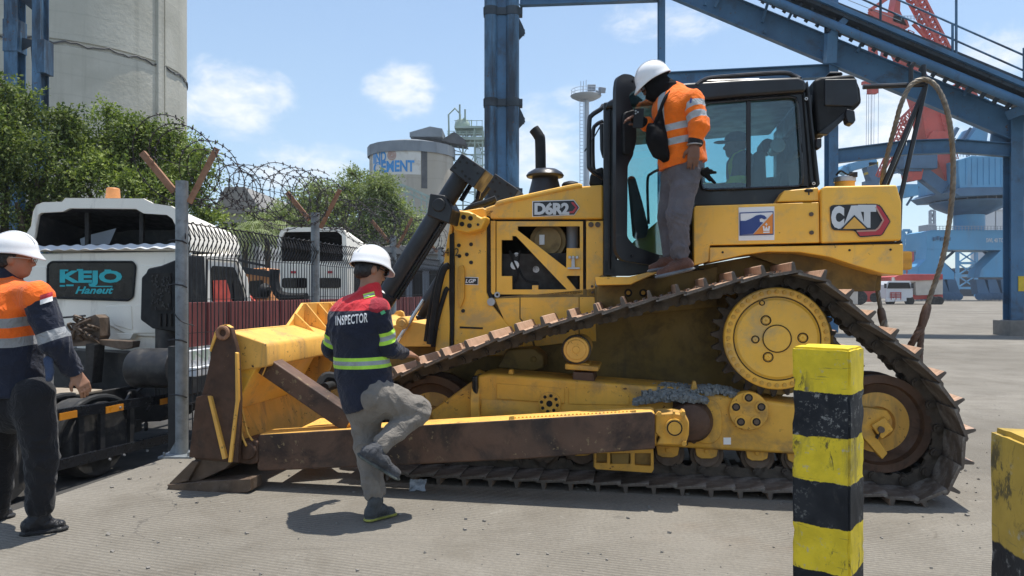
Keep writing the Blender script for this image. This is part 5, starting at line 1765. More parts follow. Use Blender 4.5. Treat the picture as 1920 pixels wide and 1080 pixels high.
# ================================================================ BLUE STEEL CONVEYOR STRUCTURE, RIGHT
cv = thing('conveyor_gantry', (11.4, 26.5, 0), 0, 'big blue painted steel conveyor gantry with an inclined walkway, spanning behind the bulldozer', 'gantry')
def gY(px): return 29.6 + (25.0 - 29.6) * (px - 943) / (1900 - 943) * 1.0     # the frame stands a little oblique
def gp(px, py, dY=0.0): return wp(px, py, gY(px) + dY)
def gcol(px0, px1, ytop, name='column', mat='blue_beam', ybot=None, dY=0.0, d=.45):
    Y = gY((px0 + px1) / 2) + dY
    a, b = wp(px0, 545, Y), wp(px1, 545, Y)
    z1 = CH - (ytop - HY) / F * Y
    z0 = 0.0 if ybot is None else CH - (ybot - HY) / F * Y
    m = MB(); m.ibeam(((a.x + b.x) / 2, Y, z0), ((a.x + b.x) / 2, Y, z1), b.x - a.x, d, .04, (0, 1, 0))
    return m.build(name, M[mat], cv, bevel=.008)
gcol(1888, 1912, 205, ybot=600)
gcol(1550, 1567, -60)
gcol(1234, 1246, -60, d=.3)
Y = gY(1899); a = wp(1877, 600, Y); b = wp(1924, 600, Y)
mb = MB(); mb.span((a.x, Y - .45, -.02), (b.x, Y + .45, a.z)); mb.build('footing', M['concrete_foot'], cv, bevel=.03)
a, b = wp(1885, 518, Y), wp(1915, 546, Y)
mb = MB(); mb.span(((a.x + b.x) / 2, Y - .26, b.z), (b.x + .01, Y + .26, a.z)); mb.build('yellow_band', M['yellow_post'], cv)
mb = MB(); mb.beam(gp(1908, 522), gp(1960, 516), .18, .3); mb.build('guard_rail', M['yellow_post'], cv)
mb = MB(); mb.beam(gp(1905, 575), gp(1960, 545), .16, .2); mb.beam(gp(1905, 462), gp(1975, 425), .2, .35); mb.build('brace', M['blue_beam'], cv)
# lower chord, tie beams
def gbeam(pts, h0, name, mat='blue_beam', dY=0, w=.35):
    for (p, q) in zip(pts[:-1], pts[1:]):
        m = MB(); A, B = gp(*p, dY), gp(*q, dY)
        m.ibeam(A, B, w, h0, .035)
        m.build(name, M[mat], cv, bevel=.006)
gbeam([(1120, -85), (1912, 243)], .88, 'lower_chord')
gbeam([(1240, 149), (1555, 134)], .48, 'tie_beam')
gbeam([(1570, 293), (1700, 277), (1790, 274)], .50, 'tie_beam', w=.3)
gbeam([(1790, 274), (1895, 282)], .46, 'tie_beam', w=.3)
gbeam([(975, 4), (1245, -6)], .32, 'tie_beam', w=.3)
mb = MB(); mb.prism([gp(1860, 262, .1), gp(1886, 290, .1), (gp(1886, 290, .1) + Vector((0, 0, .9))), gp(1862, 246, .1)], (0, .12, 0))
mb.build('corner_gusset', M['blue_beam'], cv)
mb = MB(); mb.prism([gp(1540, 92, -.2), gp(1575, 92, -.2), gp(1572, 120, -.2), gp(1545, 116, -.2)], (0, .1, 0)); mb.build('corner_gusset', M['blue_beam'], cv)
# inclined gallery above: pipe chords, trough plate with idler brackets, walkway and rails
def gal(px, off): return 60 + (px - 1580) * (200 - 60) / 340.0 + off
gx0, gx1 = 1300, 2060
dN = -1.0
mb = MB(); mb.tube([gp(gx0, gal(gx0, -6), dN), gp(gx1, gal(gx1, -6), dN)], .15, 14); mb.build('gallery_pipe', M['blue_beam'], cv)
mb = MB(); mb.tube([gp(gx0, gal(gx0, -3), 1.0), gp(gx1, gal(gx1, -3), 1.0)], .15, 10); mb.build('gallery_pipe', M['blue_dark'], cv)
A, B = gp(gx0, gal(gx0, -44), dN), gp(gx1, gal(gx1, -37), dN)
mb = MB(); mb.beam(A, B, .30, .14); mb.build('upper_flange', M['blue_beam'], cv, bevel=.01)
A2, B2 = gp(gx0, gal(gx0, -25), dN + .5), gp(gx1, gal(gx1, -21), dN + .5)
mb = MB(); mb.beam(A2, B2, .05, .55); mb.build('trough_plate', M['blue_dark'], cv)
nb = 34
for k in range(nb):
    t_ = (k + .5) / nb
    p = A.lerp(B, t_)
    mb = MB(); q = p + Vector((0, .1, -.10)); dd = (B - A).normalized()
    mb.beam(q - dd * .24, q + dd * .16, .18, .16)
    mb.beam(q + Vector((0, .25, -.08)), q + Vector((0, .5, -.55)) - dd * .2, .06, .14)
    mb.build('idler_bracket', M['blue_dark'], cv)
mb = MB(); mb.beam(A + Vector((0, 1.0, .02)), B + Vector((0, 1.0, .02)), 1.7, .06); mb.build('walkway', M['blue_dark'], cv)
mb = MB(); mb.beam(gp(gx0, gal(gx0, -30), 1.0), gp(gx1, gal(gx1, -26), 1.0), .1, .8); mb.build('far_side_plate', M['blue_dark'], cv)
def rl(x0, y0, x1, y1, dY, r=.028):
    m = MB(); m.tube([gp(x0, y0, dY), gp(x1, y1, dY)], r, 6); return m.build('handrail', M['blue_steel'], cv)
rl(1480, -62, 2000, 168, .9, .035); rl(1540, -64, 2000, 139, .9, .035)
for px, yt, yb in ((1651, -30, 42), (1786, 46, 100), (1793, -40, 102), (1520, -80, -10), (1920, 90, 150)):
    m = MB(); m.tube([gp(px, yt, .85), gp(px, yb, .85)], .045, 6); m.build('rail_post', M['blue_steel'], cv)
for x0, y0, x1, y1 in ((1429, 42, 1441, 0), (1477, 38, 1487, 18), (1321, 10, 1323, 2), (1433, 62, 1436, 56), (1607, 98, 1618, 75), (1806, 180, 1816, 163), (1340, 14, 1360, -30)):
    m = MB(); m.beam(gp(x0, y0, -.3), gp(x1, y1, -.3), .09, .09, (0, 1, 0)); m.build('hanger', M['blue_beam'], cv)
m = MB(); m.beam(gp(1558, 66, -.9), gp(1592, 28, -.9), .22, .28, (0, 1, 0)); m.build('knee_brace', M['blue_beam'], cv)
m = MB(); m.beam(gp(1556, 118, -.6), gp(1558, 62, -.9), .35, .3, (0, 1, 0)); m.build('knee_brace', M['blue_beam'], cv)
m = MB(); m.beam(gp(1892, 215, -.5), gp(1925, 202, -.9), .3, .3, (0, 1, 0)); m.build('knee_brace', M['blue_beam'], cv)
# twin-pipe column in the middle
tc_ = thing('pipe_column', (-.36, 29.6, 0), 0, 'tall column of two rusty blue steel pipes joined by a web, right behind the bulldozer hood', 'column')
Yc = 29.6
xl_, xr_ = (920.5 - CX) / F * Yc, (961 - CX) / F * Yc
for x in (xl_, xr_):
    m = MB(); m.cyl((x, Yc, 0), (x, Yc, 15), .265, n=24); m.build('pipe', M['blue_steel'], tc_)
m = MB(); m.span((xl_, Yc - .04, 0), (xr_, Yc + .06, 15)); m.build('web_plate', M['blue_beam'], tc_)
for py in (22, 193, 360):
    z = CH - (py - HY) / F * Yc
    m = MB(); m.span((xl_ - .30, Yc - .12, z - .14), (xr_ + .40, Yc + .32, z + .14))
    for x in (xl_, xr_): m.cyl((x, Yc, z - .17), (x, Yc, z + .17), .29, n=24)
    m.build('clamp_plate', M['blue_dark'], tc_, bevel=.01)
for py in (52, 218):
    z = CH - (py - HY) / F * Yc
    m = MB(); x = xr_ + .25
    m.prism([(x, Yc, z + .42), (x + .18, Yc, z + .05), (x + .26, Yc, z - .22), (x, Yc, z - .50)], (0, .05, 0))
    m.prism([(x + .05, Yc + .1, z + .20), (x + .25, Yc + .1, z - .05), (x + .22, Yc + .1, z - .3), (x, Yc + .1, z - .2)], (0, .04, 0))
    m.build('torn_bracket', M['blue_dark'], tc_)

# ================================================================ PORT CRANE AND FAR QUAY
Yk = 110.0
def kp(px, py, d=0): return wp(px, py, Yk + d)
ck = thing('harbour_crane', kp(1815, 562), 0, 'tall harbour crane with faded red jib on a blue slewing house and portal legs', 'crane')
def kprism(pts, d0, d1, mat, name):
    m = MB(); m.prism([kp(x, y, d0) for x, y in pts], (0, d1 - d0, 0)); return m.build(name, M[mat], ck, bevel=.05)
kprism([(1672, 60), (1692, 46), (1716, 100), (1745, 150), (1762, 190), (1778, 222), (1781, 268), (1801, 330), (1774, 339), (1752, 288), (1738, 268), (1727, 200), (1700, 115)], 0, 3, 'crane_red', 'jib_tower')
kprism([(1738, 262), (1748, 246), (1778, 246), (1783, 268)], -.4, 3.4, 'crane_red', 'jib_collar')
kprism([(1629, 24), (1640, 17), (1700, 33), (1706, 50), (1692, 52), (1636, 35)], .2, 2.2, 'crane_red', 'jib_head')
kprism([(1673, 40), (1684, -20), (1690, -20), (1688, 20), (1702, 50)], .2, 2.4, 'crane_red', 'jib_post')
def lat(p0, p1, w0, w1, mat, name, d=1.6, n=10, r=.2):
    """lattice boom between two photo points, section w0 -> w1 metres"""
    A, B = kp(*p0), kp(*p1)
    ax = (B - A).normalized(); sd = Vector((0, 1, 0)); up = ax.cross(sd).normalized()
    m = MB()
    def c(t, a, b): return A.lerp(B, t) + up * (a * (w0 + (w1 - w0) * t) / 2) + sd * (b * d / 2)
    for a in (-1, 1):
        for b in (-1, 1): m.beam(c(0, a, b), c(1, a, b), r, r)
    for k in range(n):
        t0_, t1_ = k / n, (k + 1) / n
        for b in (-1, 1):
            m.beam(c(t0_, -1, b), c(t1_, 1, b), r * .6, r * .6); m.beam(c(t0_, 1, b), c(t0_, -1, b), r * .6, r * .6)
        for a in (-1, 1): m.beam(c(t0_, a, -1), c(t1_, a, 1), r * .5, r * .5)
    return m.build(name, M[mat], ck)
lat((1697, -40), (1775, 108), 1.5, 1.2, 'crane_red', 'lattice_boom', 1.4, 16, .34)
lat((1648, 330), (1700, 225), .5, 1.1, 'crane_red', 'lattice_tip', .9, 12, .17)
lat((1690, 230), (1735, 188), 1.0, 1.2, 'crane_red', 'lattice_tip', .9, 6, .17)
m = MB()
for x0, y0, x1, y1, w in ((1632, 85, 1632, 118, .5), (1640, 85, 1643, 118, .5), (1660, 92, 1652, 130, .8), (1640, 30, 1630, 20, .5), (1630, 20, 1668, -6, .5), (1712, 45, 1736, 70, .4), (1784, 192, 1794, 160, .9), (1812, 160, 1828, 190, 1.0), (1794, 160, 1818, 160, .5), (1735, 270, 1722, 290, .5)):
    m = MB(); m.beam(kp(x0, y0), kp(x1, y1), w, w); m.build('jib_strut', M['crane_red'], ck)
kprism([(1700, 310), (1712, 300), (1732, 318), (1728, 336), (1705, 340)], -1, 1, 'crane_red', 'counter_arm')
m = MB(); m.box(kp(1636, 166), (1.4, .9, 1.6)); m.box(kp(1636, 156), (3.2, .6, .5)); m.build('hook_block', M['crane_red'], ck, bevel=.1)
m = MB()
for px in (1625, 1629, 1635): m.tube([kp(px, 175), kp(px - 1, 275)], .035, 4)
m.tube([kp(1590, 0), kp(1690, 40)], .05, 4)
m.build('hoist_rope', M['far_grey'], ck)
kprism([(1797, 300), (1822, 292), (1905, 294), (1960, 296), (1960, 350), (1800, 352), (1798, 330)], -3, 8, 'crane_blue', 'slewing_house')
m = MB()
for k in range(14):
    x = 1812 + k * 11
    m.beam(kp(x, 296, -3.05), kp(x, 346, -3.05), .12, .12, (0, 1, 0))
m.build('house_rib', M['crane_blue'], ck)
kprism([(1797, 352), (1960, 350), (1960, 362), (1800, 368), (1786, 358)], -3.2, 8.2, 'crane_dark', 'house_base')
kprism([(1818, 176), (1848, 182), (1902, 222), (1880, 221)], -1, 3, 'crane_blue', 'back_stay_frame')
kprism([(1834, 236), (1854, 240), (1850, 270), (1812, 268)], -1, 3, 'crane_blue', 'mast_leg')
m = MB(); m.beam(kp(1795, 240), kp(1775, 275), .5, .5); m.beam(kp(1820, 240), kp(1800, 270), .3, .3); m.beam(kp(1795, 268), kp(1880, 268), .4, .3); m.build('stay_bar', M['crane_dark'], ck)
m = MB(); m.lathe(kp(1818, 389, 3), (0, 0, 1), [(2.3, -1.2), (4.8, 0), (5.4, .55), (5.4, .75), (2.6, .8)], 40); m.build('slew_platform', M['crane_dark'], ck)
m = MB()
pc = kp(1818, 382, 3)
for k in range(26):
    a = 2 * math.pi * k / 26
    p = pc + Vector((5.3 * math.cos(a), 5.3 * math.sin(a), .2)); m.beam(p, p + Vector((0, 0, 1.0)), .07, .07)
for zz_ in (.65, 1.2): m.tube([pc + Vector((5.3 * math.cos(a), 5.3 * math.sin(a), zz_)) for a in np.linspace(0, 2 * math.pi, 33)[:-1]], .05, 4, closed=True)
m.build('platform_rail', M['far_grey'], ck)
m = MB(); m.cyl(kp(1817, 435, 3), kp(1817, 366, 3), 2.1, n=28); m.build('pedestal', M['crane_blue'], ck)
kprism([(1738, 434), (1750, 431), (1893, 431), (1960, 432), (1960, 470), (1738, 468)], 0, 6, 'crane_blue', 'portal_beam')
kprism([(1738, 466), (1774, 467), (1762, 482), (1790, 512), (1790, 524), (1722, 524), (1722, 500), (1736, 486)], 0, 3, 'crane_blue', 'portal_leg')
kprism([(1878, 468), (1893, 467), (1893, 520), (1836, 520), (1840, 505)], 0, 3, 'crane_blue', 'portal_leg')
kprism([(1893, 467), (1930, 468), (1985, 520), (1893, 520)], 0, 3, 'crane_blue', 'portal_leg')
for x in (1716, 1736, 1757, 1778, 1832, 1854, 1878, 1902, 1926):
    m = MB()
    m.prism([kp(x - 2, 524), kp(x + 14, 524), kp(x + 24, 552), kp(x + 2, 552)], (0, 1.6, 0))
    for dx in (4, 12, 20): m.cyl(kp(x + dx, 556, -.1), kp(x + dx, 556, 1.4), .55, n=14)
    m.build('bogie', M['crane_dark'], ck, bevel=.05)
v, f = text_verts('SWL 40 TON', size=1, bold=.02)
m = MB().add([kp(1849 + 38 * (x + .5), 450.5 - 8 * (y + .0), -.06) for x, y, z in v], f); m.build('lettering', M['far_white'], ck, smooth=0)
v, f = text_verts('TANJUNG', size=1, bold=.02)
m = MB().add([kp(1722 + 3.6 * y * 2.2 + (x + .5) * 9, 128 + 40 * (x + .5) - y * 3, -.06) for x, y, z in v], f); m.build('lettering', M['far_white'], ck, smooth=0)
m = MB(); m.box(kp(1716, 300), (5, 3, 3)); m.box(kp(1706, 316), (2.4, 2.4, 1.2)); m.build('winch_cabin', M['crane_dark'], ck, bevel=.1)
kprism([(1697, 345), (1722, 345), (1722, 366), (1699, 370)], -1, 2, 'crane_blue', 'driver_cabin')
m = MB(); m.beam(kp(1718, 318), kp(1768, 356), 1.4, 1.8); m.beam(kp(1700, 322), kp(1760, 358), .3, .3); m.beam(kp(1700, 385), kp(1722, 350), .25, .25); m.beam(kp(1668, 300), kp(1700, 335), .3, .3); m.build('cabin_arm', M['crane_dark'], ck)

lat((1706, 60), (1660, 165), .9, .6, 'crane_red', 'lattice_tip', .8, 9, .14)
lat((1752, 160), (1790, 300), .8, .8, 'crane_red', 'jib_ladder', .6, 16, .10)
lat((1846, 184), (1812, 330), .9, .9, 'crane_blue', 'mast_ladder', .6, 14, .10)
for x0, x1, y in ((1738, 1893, 424), (1800, 1905, 286), (1690, 1740, 30)):
    m = MB()
    for k in range(int((x1 - x0) / 6) + 1): m.beam(kp(x0 + 6 * k, y + 8, -.5), kp(x0 + 6 * k, y, -.5), .06, .06)
    m.beam(kp(x0, y, -.5), kp(x1, y, -.5), .07, .07); m.beam(kp(x0, y + 4, -.5), kp(x1, y + 4, -.5), .05, .05)
    m.build('crane_railing', M['far_grey'], ck)
for x0, y0, x1, y1 in ((1742, 470, 1790, 512), (1790, 470, 1742, 512), (1843, 470, 1890, 512), (1745, 440, 1700, 520)):
    m = MB(); m.beam(kp(x0, y0, 3.5), kp(x1, y1, 3.5), .3, .3); m.build('leg_brace', M['crane_dark'], ck)
m = MB()
for k in range(5): m.box(kp(1752 + 7 * k, 448 - (k % 2) * 2, -.15), (.35, .12, .5))
m.build('portal_panel', M['crane_dark'], ck)

# second, farther crane jib seen left of the tank rope
c2 = thing('dock_crane', wp(1625, 562, 150), 0, 'smaller blue dock crane jib with an orange winch, seen between the cab and the rope', 'crane')
def k2(px, py): return wp(px, py, 150)
m = MB(); m.prism([k2(1575, 318), (k2(1583, 309)), k2(1602, 320), k2(1592, 326)], (0, 3, 0)); m.beam(k2(1590, 315), k2(1640, 302), 2.0, 1.6); m.build('jib', M['crane_blue'], c2, bevel=.1)
m = MB(); m.box(k2(1633, 316), (2.2, 2, 2.6)); m.build('winch', M['yellow_post'], c2, bevel=.2)
m = MB(); m.beam(k2(1630, 312), k2(1640, 345), 2.2, 2.2); m.beam(k2(1648, 330), k2(1700, 318), .6, .6); m.beam(k2(1665, 305), k2(1640, 345), .6, .6); m.beam(k2(1632, 340), k2(1632, 560), 2.4, 2.4); m.build('mast', M['crane_dark'], c2)
m = MB()
for px in (1634, 1640, 1648): m.tube([k2(px, 110), k2(px - 2, 300)], .04, 4)
m.build('hoist_rope', M['far_grey'], c2)

# clutter of the far quay: gantries, hull, sheds
def quay_gantry(px0, px1, ytop, Y, mat, label, n):
    A = wp((px0 + px1) / 2, 560, Y)
    t = thing('dock_gantry', (A.x, A.y, 0), 0, label, 'gantry')
    m = MB()
    for px in (px0, px1):
        for dd in (0, 6): m.beam(wp(px, 562, Y + dd), wp(px, ytop, Y + dd), .7, .7, (0, 1, 0))
    m.build('leg', M[mat], t)
    m = MB()
    for py in np.linspace(ytop, 540, n): m.beam(wp(px0, py, Y), wp(px1, py, Y), .45, .6)
    m.build('cross_beam', M[mat], t)
    m = MB()
    ys = np.linspace(ytop, 540, n)
    for k in range(n - 1):
        m.beam(wp(px0, ys[k], Y), wp(px1, ys[k + 1], Y), .3, .3); m.beam(wp(px1, ys[k], Y), wp(px0, ys[k + 1], Y), .3, .3)
    m.build('lattice', M[mat], t)
quay_gantry(1693, 1706, 432, 170, 'crane_blue', 'narrow blue dock gantry leg just right of the fuel tank', 6)
quay_gantry(1703, 1709, 455, 165, 'truck_red', 'thin orange red dock mast just right of the fuel tank', 5)
quay_gantry(1712, 1738, 440, 180, 'crane_dark', 'dark lattice dock gantry beside the crane portal', 7)
quay_gantry(1795, 1830, 470, 190, 'crane_blue', 'distant blue gantry frame seen under the crane portal', 4)
m = MB()
A = [wp(x, y, 200) for x, y in ((1770, 528), (1785, 520), (1842, 518), (1842, 500), (1960, 500), (1960, 556), (1775, 556))]
m.prism(A, (0, 14, 0))
sh = m.build('ship', M['hull_dark'], bevel=.2); tag(sh, 'dark ship hull moored at the quay behind the crane portal', 'ship')
for k, (px0, px1, y0, y1) in enumerate(((1848, 1866, 388, 432), (1868, 1884, 395, 432), (1886, 1905, 380, 432))):
    m = MB(); a = wp(px0, y0, 210); b = wp(px1, 560, 210)
    m.span((a.x, 210, 0), (b.x, 217, a.z)); m.span((a.x - .4, 209.5, a.z), (b.x + .4, 217.5, a.z + .6))
    o = m.build('port_tower', M['far_white'], bevel=.1)
    tag(o, ('pale tower block behind the crane, nearest the pedestal', 'pale tower block behind the crane, middle one and lowest', 'pale tower block behind the crane, tallest, beside the blue gantry post')[k], 'tower', 'pale port towers behind the crane')
m = MB(); 
for k, (px0, px1, yt) in enumerate(((1735, 1760, 455), (1744, 1756, 420))):
    a = wp(px0, yt, 205); b = wp(px1, 560, 205); m.span((a.x, 205, 0), (b.x, 211, a.z))
o = m.build('port_shed', M['far_grey'], bevel=.1); tag(o, 'grey stepped port shed seen left of the crane pedestal', 'shed')
quay_gantry(1744, 1752, 395, 240, 'far_grey', 'faint grey lattice mast left of the crane pedestal, farthest mast on the quay', 9)
quay_gantry(1600, 1612, 500, 150, 'crane_blue', 'short blue dock frame behind the red yard tractor', 4)
m = MB(); a = wp(1480, 535, 230); b = wp(2300, 560, 230); m.span((a.x, 230, 0), (b.x, 240, a.z)); m.span((b.x - 40, 229, 0), (b.x, 238, a.z * 1.8))
o = m.build('warehouse', M['far_grey'], bevel=.1); tag(o, 'long low grey warehouse along the far quay', 'warehouse')
# ================================================================ WHITE TRUCK WITH STICKER (rear view, pointing away)
TR = Frame((-4.80, 11.2, ZL), R(-13.6))
truck = thing('truck', TR.o, TR.rz, 'white prime mover truck seen from behind, bare black chassis, teal sticker on its rear window', 'truck')
T = TR.onY
def tprism(mb, pts, y0, y1, holes=(), rnd=0):
    P = [T(x, y, y0) for x, y in pts]
    if rnd: P = round_poly(P, rnd)
    return mb.prism(P, (0, y1 - y0, 0), [[T(x, y, y0) for x, y in h] for h in holes])
def tpart(name, mat, pts, y0, y1, bevel=.01, holes=(), rnd=0, parent=None):
    return tprism(MB(), pts, y0, y1, holes, rnd).build(name, mat, parent or truck, bevel=bevel, local=True)
tpart('cab_back', M['white_cab'], [(38, 476), (330, 471), (352, 471), (361, 480), (366, 510), (367, 640), (352, 660), (318, 634), (240, 630), (205, 612), (38, 612)], 0, .10, bevel=.03)
mb = MB()
S = TR.onX
xr0 = T(366, 520, 0).x
mb.prism([S(x, y, xr0 - .02) for x, y in ((364, 478), (440, 474), (466, 520), (474, 575), (474, 660), (368, 664))], (-2.2, 0, 0))
mb.build('cab_body', M['white_cab'], truck, bevel=.04, local=True)
mb = MB(); mb.prism(round_poly([S(x, y, xr0 - .01) for x, y in ((397, 498), (440, 501), (457, 545), (459, 567), (398, 567))], .06), (-.012, 0, 0)); mb.build('side_window', M['glass_dark'], truck, local=True)
mb = MB(); mb.prism([S(x, y, xr0 + .004) for x, y in ((400, 526), (425, 525), (434, 560), (436, 567), (401, 567))], (-.008, 0, 0)); mb.build('window_curtain', M['red_cloth'], truck, local=True)
mb = MB(); mb.tube([S(x, y, xr0 - .005) for x, y in ((389, 486), (387, 640), (462, 640), (463, 560), (444, 490), (390, 485))], .010, 5); mb.build('door_seam', M['seam'], truck, local=True)
mb = MB(); mb.prism([S(x, y, xr0) for x, y in ((438, 530), (449, 535), (455, 566), (440, 566))], (-.02, 0, 0)); mb.build('window_trim', M['seam'], truck, local=True)
# panel pressings on the back wall
mb = MB()
for pts in ([(258, 498), (330, 496), (336, 502), (336, 560), (262, 562)], [(60, 500), (86, 500), (88, 560), (62, 562)], [(250, 572), (330, 570), (332, 625), (252, 625)], [(196, 574), (246, 572), (248, 620), (214, 610)]):
    mb = MB(); tprism(mb, pts, -.015, .02, rnd=.05); mb.build('back_pressing', M['white_cab'], truck, bevel=.012, local=True)
wn = tpart('rear_window', M['glass_dark'], [(91, 498), (97, 492), (248, 492), (253, 499), (248, 556), (240, 562), (96, 557), (90, 552)], -.02, .02, bevel=.004)
mb = MB()
ring = round_poly([T(x, y, -.02) for x, y in ((90, 497), (97, 491), (248, 491), (254, 499), (249, 556), (240, 563), (96, 558), (89, 552))], .03)
mb.tube(ring, .018, 6, closed=True); mb.build('window_rubber', M['black_soft'], wn, local=True)
def ttext(txt, box, y, mat, bold, shear=0, name='sticker_lettering', rough=0):
    v, f = text_verts(txt, size=1, bold=bold, shear=shear)
    m = MB().add([T(box[0] + (box[2] - box[0]) * (x + .5), box[1] + (box[3] - box[1]) * (.5 - yy_), y) for x, yy_, z in v], f)
    return m.build(name, mat, wn, local=True, smooth=0)
ttext('KEJO', (112, 507, 229, 537), -.026, M['teal'], .045)
for x0, x1, yy_ in ((112, 128, 507), (124, 138, 535), (112, 122, 536), (144, 156, 506), (196, 208, 507)):
    mb = MB(); tprism(mb, [(x0, yy_ - 1.6), (x1, yy_ - 1.6), (x1, yy_ + 1.6), (x0, yy_ + 1.6)], -.028, -.026); mb.build('sticker_serif', M['teal'], wn, local=True)
ttext('Haneut', (141, 537, 213, 551), -.026, M['teal'], .03, .35)
mb = MB(); tprism(mb, [(170, 536), (211, 536), (211, 538), (170, 538)], -.027, -.026); mb.build('sticker_bar', M['teal'], wn, local=True)
mb = MB(); tprism(mb, [(132, 500), (180, 504), (188, 512), (160, 514), (128, 506)], .03, .034); mb.build('dashboard_cloth', M['angle'], wn, local=True)
# hollow roof deflector
dout = [(48, 470), (50, 436), (58, 424), (62, 396), (68, 384), (80, 379), (116, 378), (122, 371), (268, 372), (286, 381), (320, 386), (338, 396), (350, 410), (356, 440), (358, 470)]
dinn = [(60, 462), (65, 440), (71, 404), (78, 399), (118, 397), (131, 391), (254, 392), (268, 400), (312, 403), (322, 410), (332, 430), (336, 462)]
front_y, zsc = 1.35, .62
o0 = [T(x, y, 0) for x, y in dout]; i0 = [T(x, y, 0) for x, y in dinn]
zb = min(p.z for p in o0)
def fwd(p, s=1.0, cxm=None): return Vector((p.x * .96 - .06, front_y * s, zb + (p.z - zb) * (1 - (1 - zsc) * s)))
n = len(o0)
mb = MB()
mb.add(o0 + [fwd(p) for p in o0], [(i, i + 1, n + i + 1, n + i) for i in range(n - 1)] + [tuple(range(n, 2 * n))])
mb.build('deflector_shell', M['white_cab'], truck, local=True)
mb = MB(); mb.prism(o0, (0, .05, 0), [i0]); mb.build('deflector_frame', M['white_cab'], truck, bevel=.012, local=True)
mb = MB(); i1 = [p + Vector((0, .05, 0)) for p in i0]; n = len(i0)
mb.add(i1 + [fwd(p, .92) for p in i0], [(n + i, n + (i + 1) % n, (i + 1) % n, i) for i in range(n)] + [tuple(range(2 * n - 1, n - 1, -1))])
mb.build('deflector_lining', M['chassis'], truck, local=True)
for px in (163, 265):
    mb = MB(); tprism(mb, [(px - 4, 396), (px + 3, 396), (px + 3, 462), (px - 4, 462)], .25, .3); mb.build('deflector_strut', M['engine_dark'], truck, local=True)
mb = MB(); mb.add([T(x, y, .5) for x, y in ((150, 448), (170, 440), (218, 428), (205, 458), (152, 460))], [(0, 1, 2, 3, 4)]); mb.build('stowed_sack', M['far_grey'], truck, local=True)
mb = MB()
a, b = T(66, 464, -.02), T(345, 464, -.02)
nr = 11
P = []
for k in range(nr * 6 + 1):
    t_ = k / (nr * 6)
    P.append((a.x + (b.x - a.x) * t_, -.03, T(200, 459, 0).z + .012 * math.sin(t_ * nr * 2 * math.pi)))
Pb = [(x, -.14, z - .075) for x, y, z in P]
m_ = len(P); mb.add(P + Pb, [(i, i + 1, m_ + i + 1, m_ + i) for i in range(m_ - 1)])
mb.build('ribbed_ledge', M['far_white'], truck, local=True)
mb = MB(); c = T(212, 372, .55); mb.cyl(c + Vector((0, 0, -.05)), c + Vector((0, 0, .17)), .115, .10, 20); mb.build('beacon', M['beacon'], truck, bevel=.02, local=True)
# air intake stack
ik = tpart('air_intake', M['black_soft'], [(262, 600), (264, 520), (273, 511), (276, 503), (300, 498), (352, 477), (356, 620), (344, 626), (284, 616)], -.45, -.05, bevel=.03)
mb = MB(); tprism(mb, [(283, 512), (320, 512), (320, 582), (283, 582)], -.47, -.44)
mb.build('intake_grille', M['seam'], ik, local=True)
rg = random.Random(3)
mb = MB()
for k in range(60):
    x, y = rg.uniform(285, 318), rg.uniform(514, 580)
    c = T(x, y, -.475); mb.box(c, (.03, .015, .02), (0, rg.random() * 3, 0))
mb.build('grille_mesh', M['chassis'], ik, local=True)
for x in (296, 306, 316):
    mb = MB(); tprism(mb, [(x, 588), (x + 5, 588), (x + 5, 612), (x, 612)], -.48, -.44); mb.build('intake_slot', M['seam'], ik, local=True)
mb = MB(); c0, c1 = T(313, 616, -.25), T(313, 672, -.25); mb.cyl(c0, c1, .16, n=20); mb.build('intake_pipe', M['chassis'], ik, local=True)
mb = MB(); c1 = T(310, 664, -.3); mb.tube([c1 + Vector((.2 * math.cos(a_), .12 * math.sin(a_), .02 * math.cos(a_ * 2))) for a_ in np.linspace(math.pi, 2 * math.pi, 10)], .014, 6); mb.build('hose_clip', M['rope'], ik, local=True)
# coupling hardware and chassis
mb = MB()
rg = random.Random(11)
tprism(mb, [(130, 640), (135, 612), (150, 600), (178, 590), (186, 596), (188, 630), (178, 648), (132, 650)], -.5, -.3)
for k in range(14):
    p = T(rg.uniform(132, 186), rg.uniform(596, 645), -.5)
    q = T(rg.uniform(132, 186), rg.uniform(596, 645), -.52)
    mb.tube(catmull([p, p.lerp(q, .5) + Vector((0, -.1, .05)), q], 4), .02, 6)
mb.build('coupling_gear', M['steel'], truck, local=True)
mb = MB(); mb.tube([T(98, 597, -.55), T(160, 592, -.55)], .015, 6); mb.build('air_line', M['chassis'], truck, local=True)
tpart('chassis_bracket', M['steel'], [(132, 634), (250, 640), (248, 652), (228, 656), (160, 640), (132, 648)], -.5, -.35, bevel=.01)
tpart('chassis_bracket', M['white_cab'], [(218, 625), (250, 625), (244, 636), (225, 635)], -.12, -.02, bevel=.005)
tpart('chassis_upright', M['engine_dark'], [(160, 645), (178, 645), (172, 720), (158, 720)], -.6, -.4)
tpart('chassis_block', M['chassis'], [(100, 655), (350, 668), (352, 740), (300, 790), (100, 800)], -.3, .4)
mb = MB(); mb.cyl(T(256, 690, -.8), T(335, 690, -.8), .28, n=24); mb.build('air_tank', M['decal_blue'] if False else M['chassis'], truck, local=True, bevel=.02)
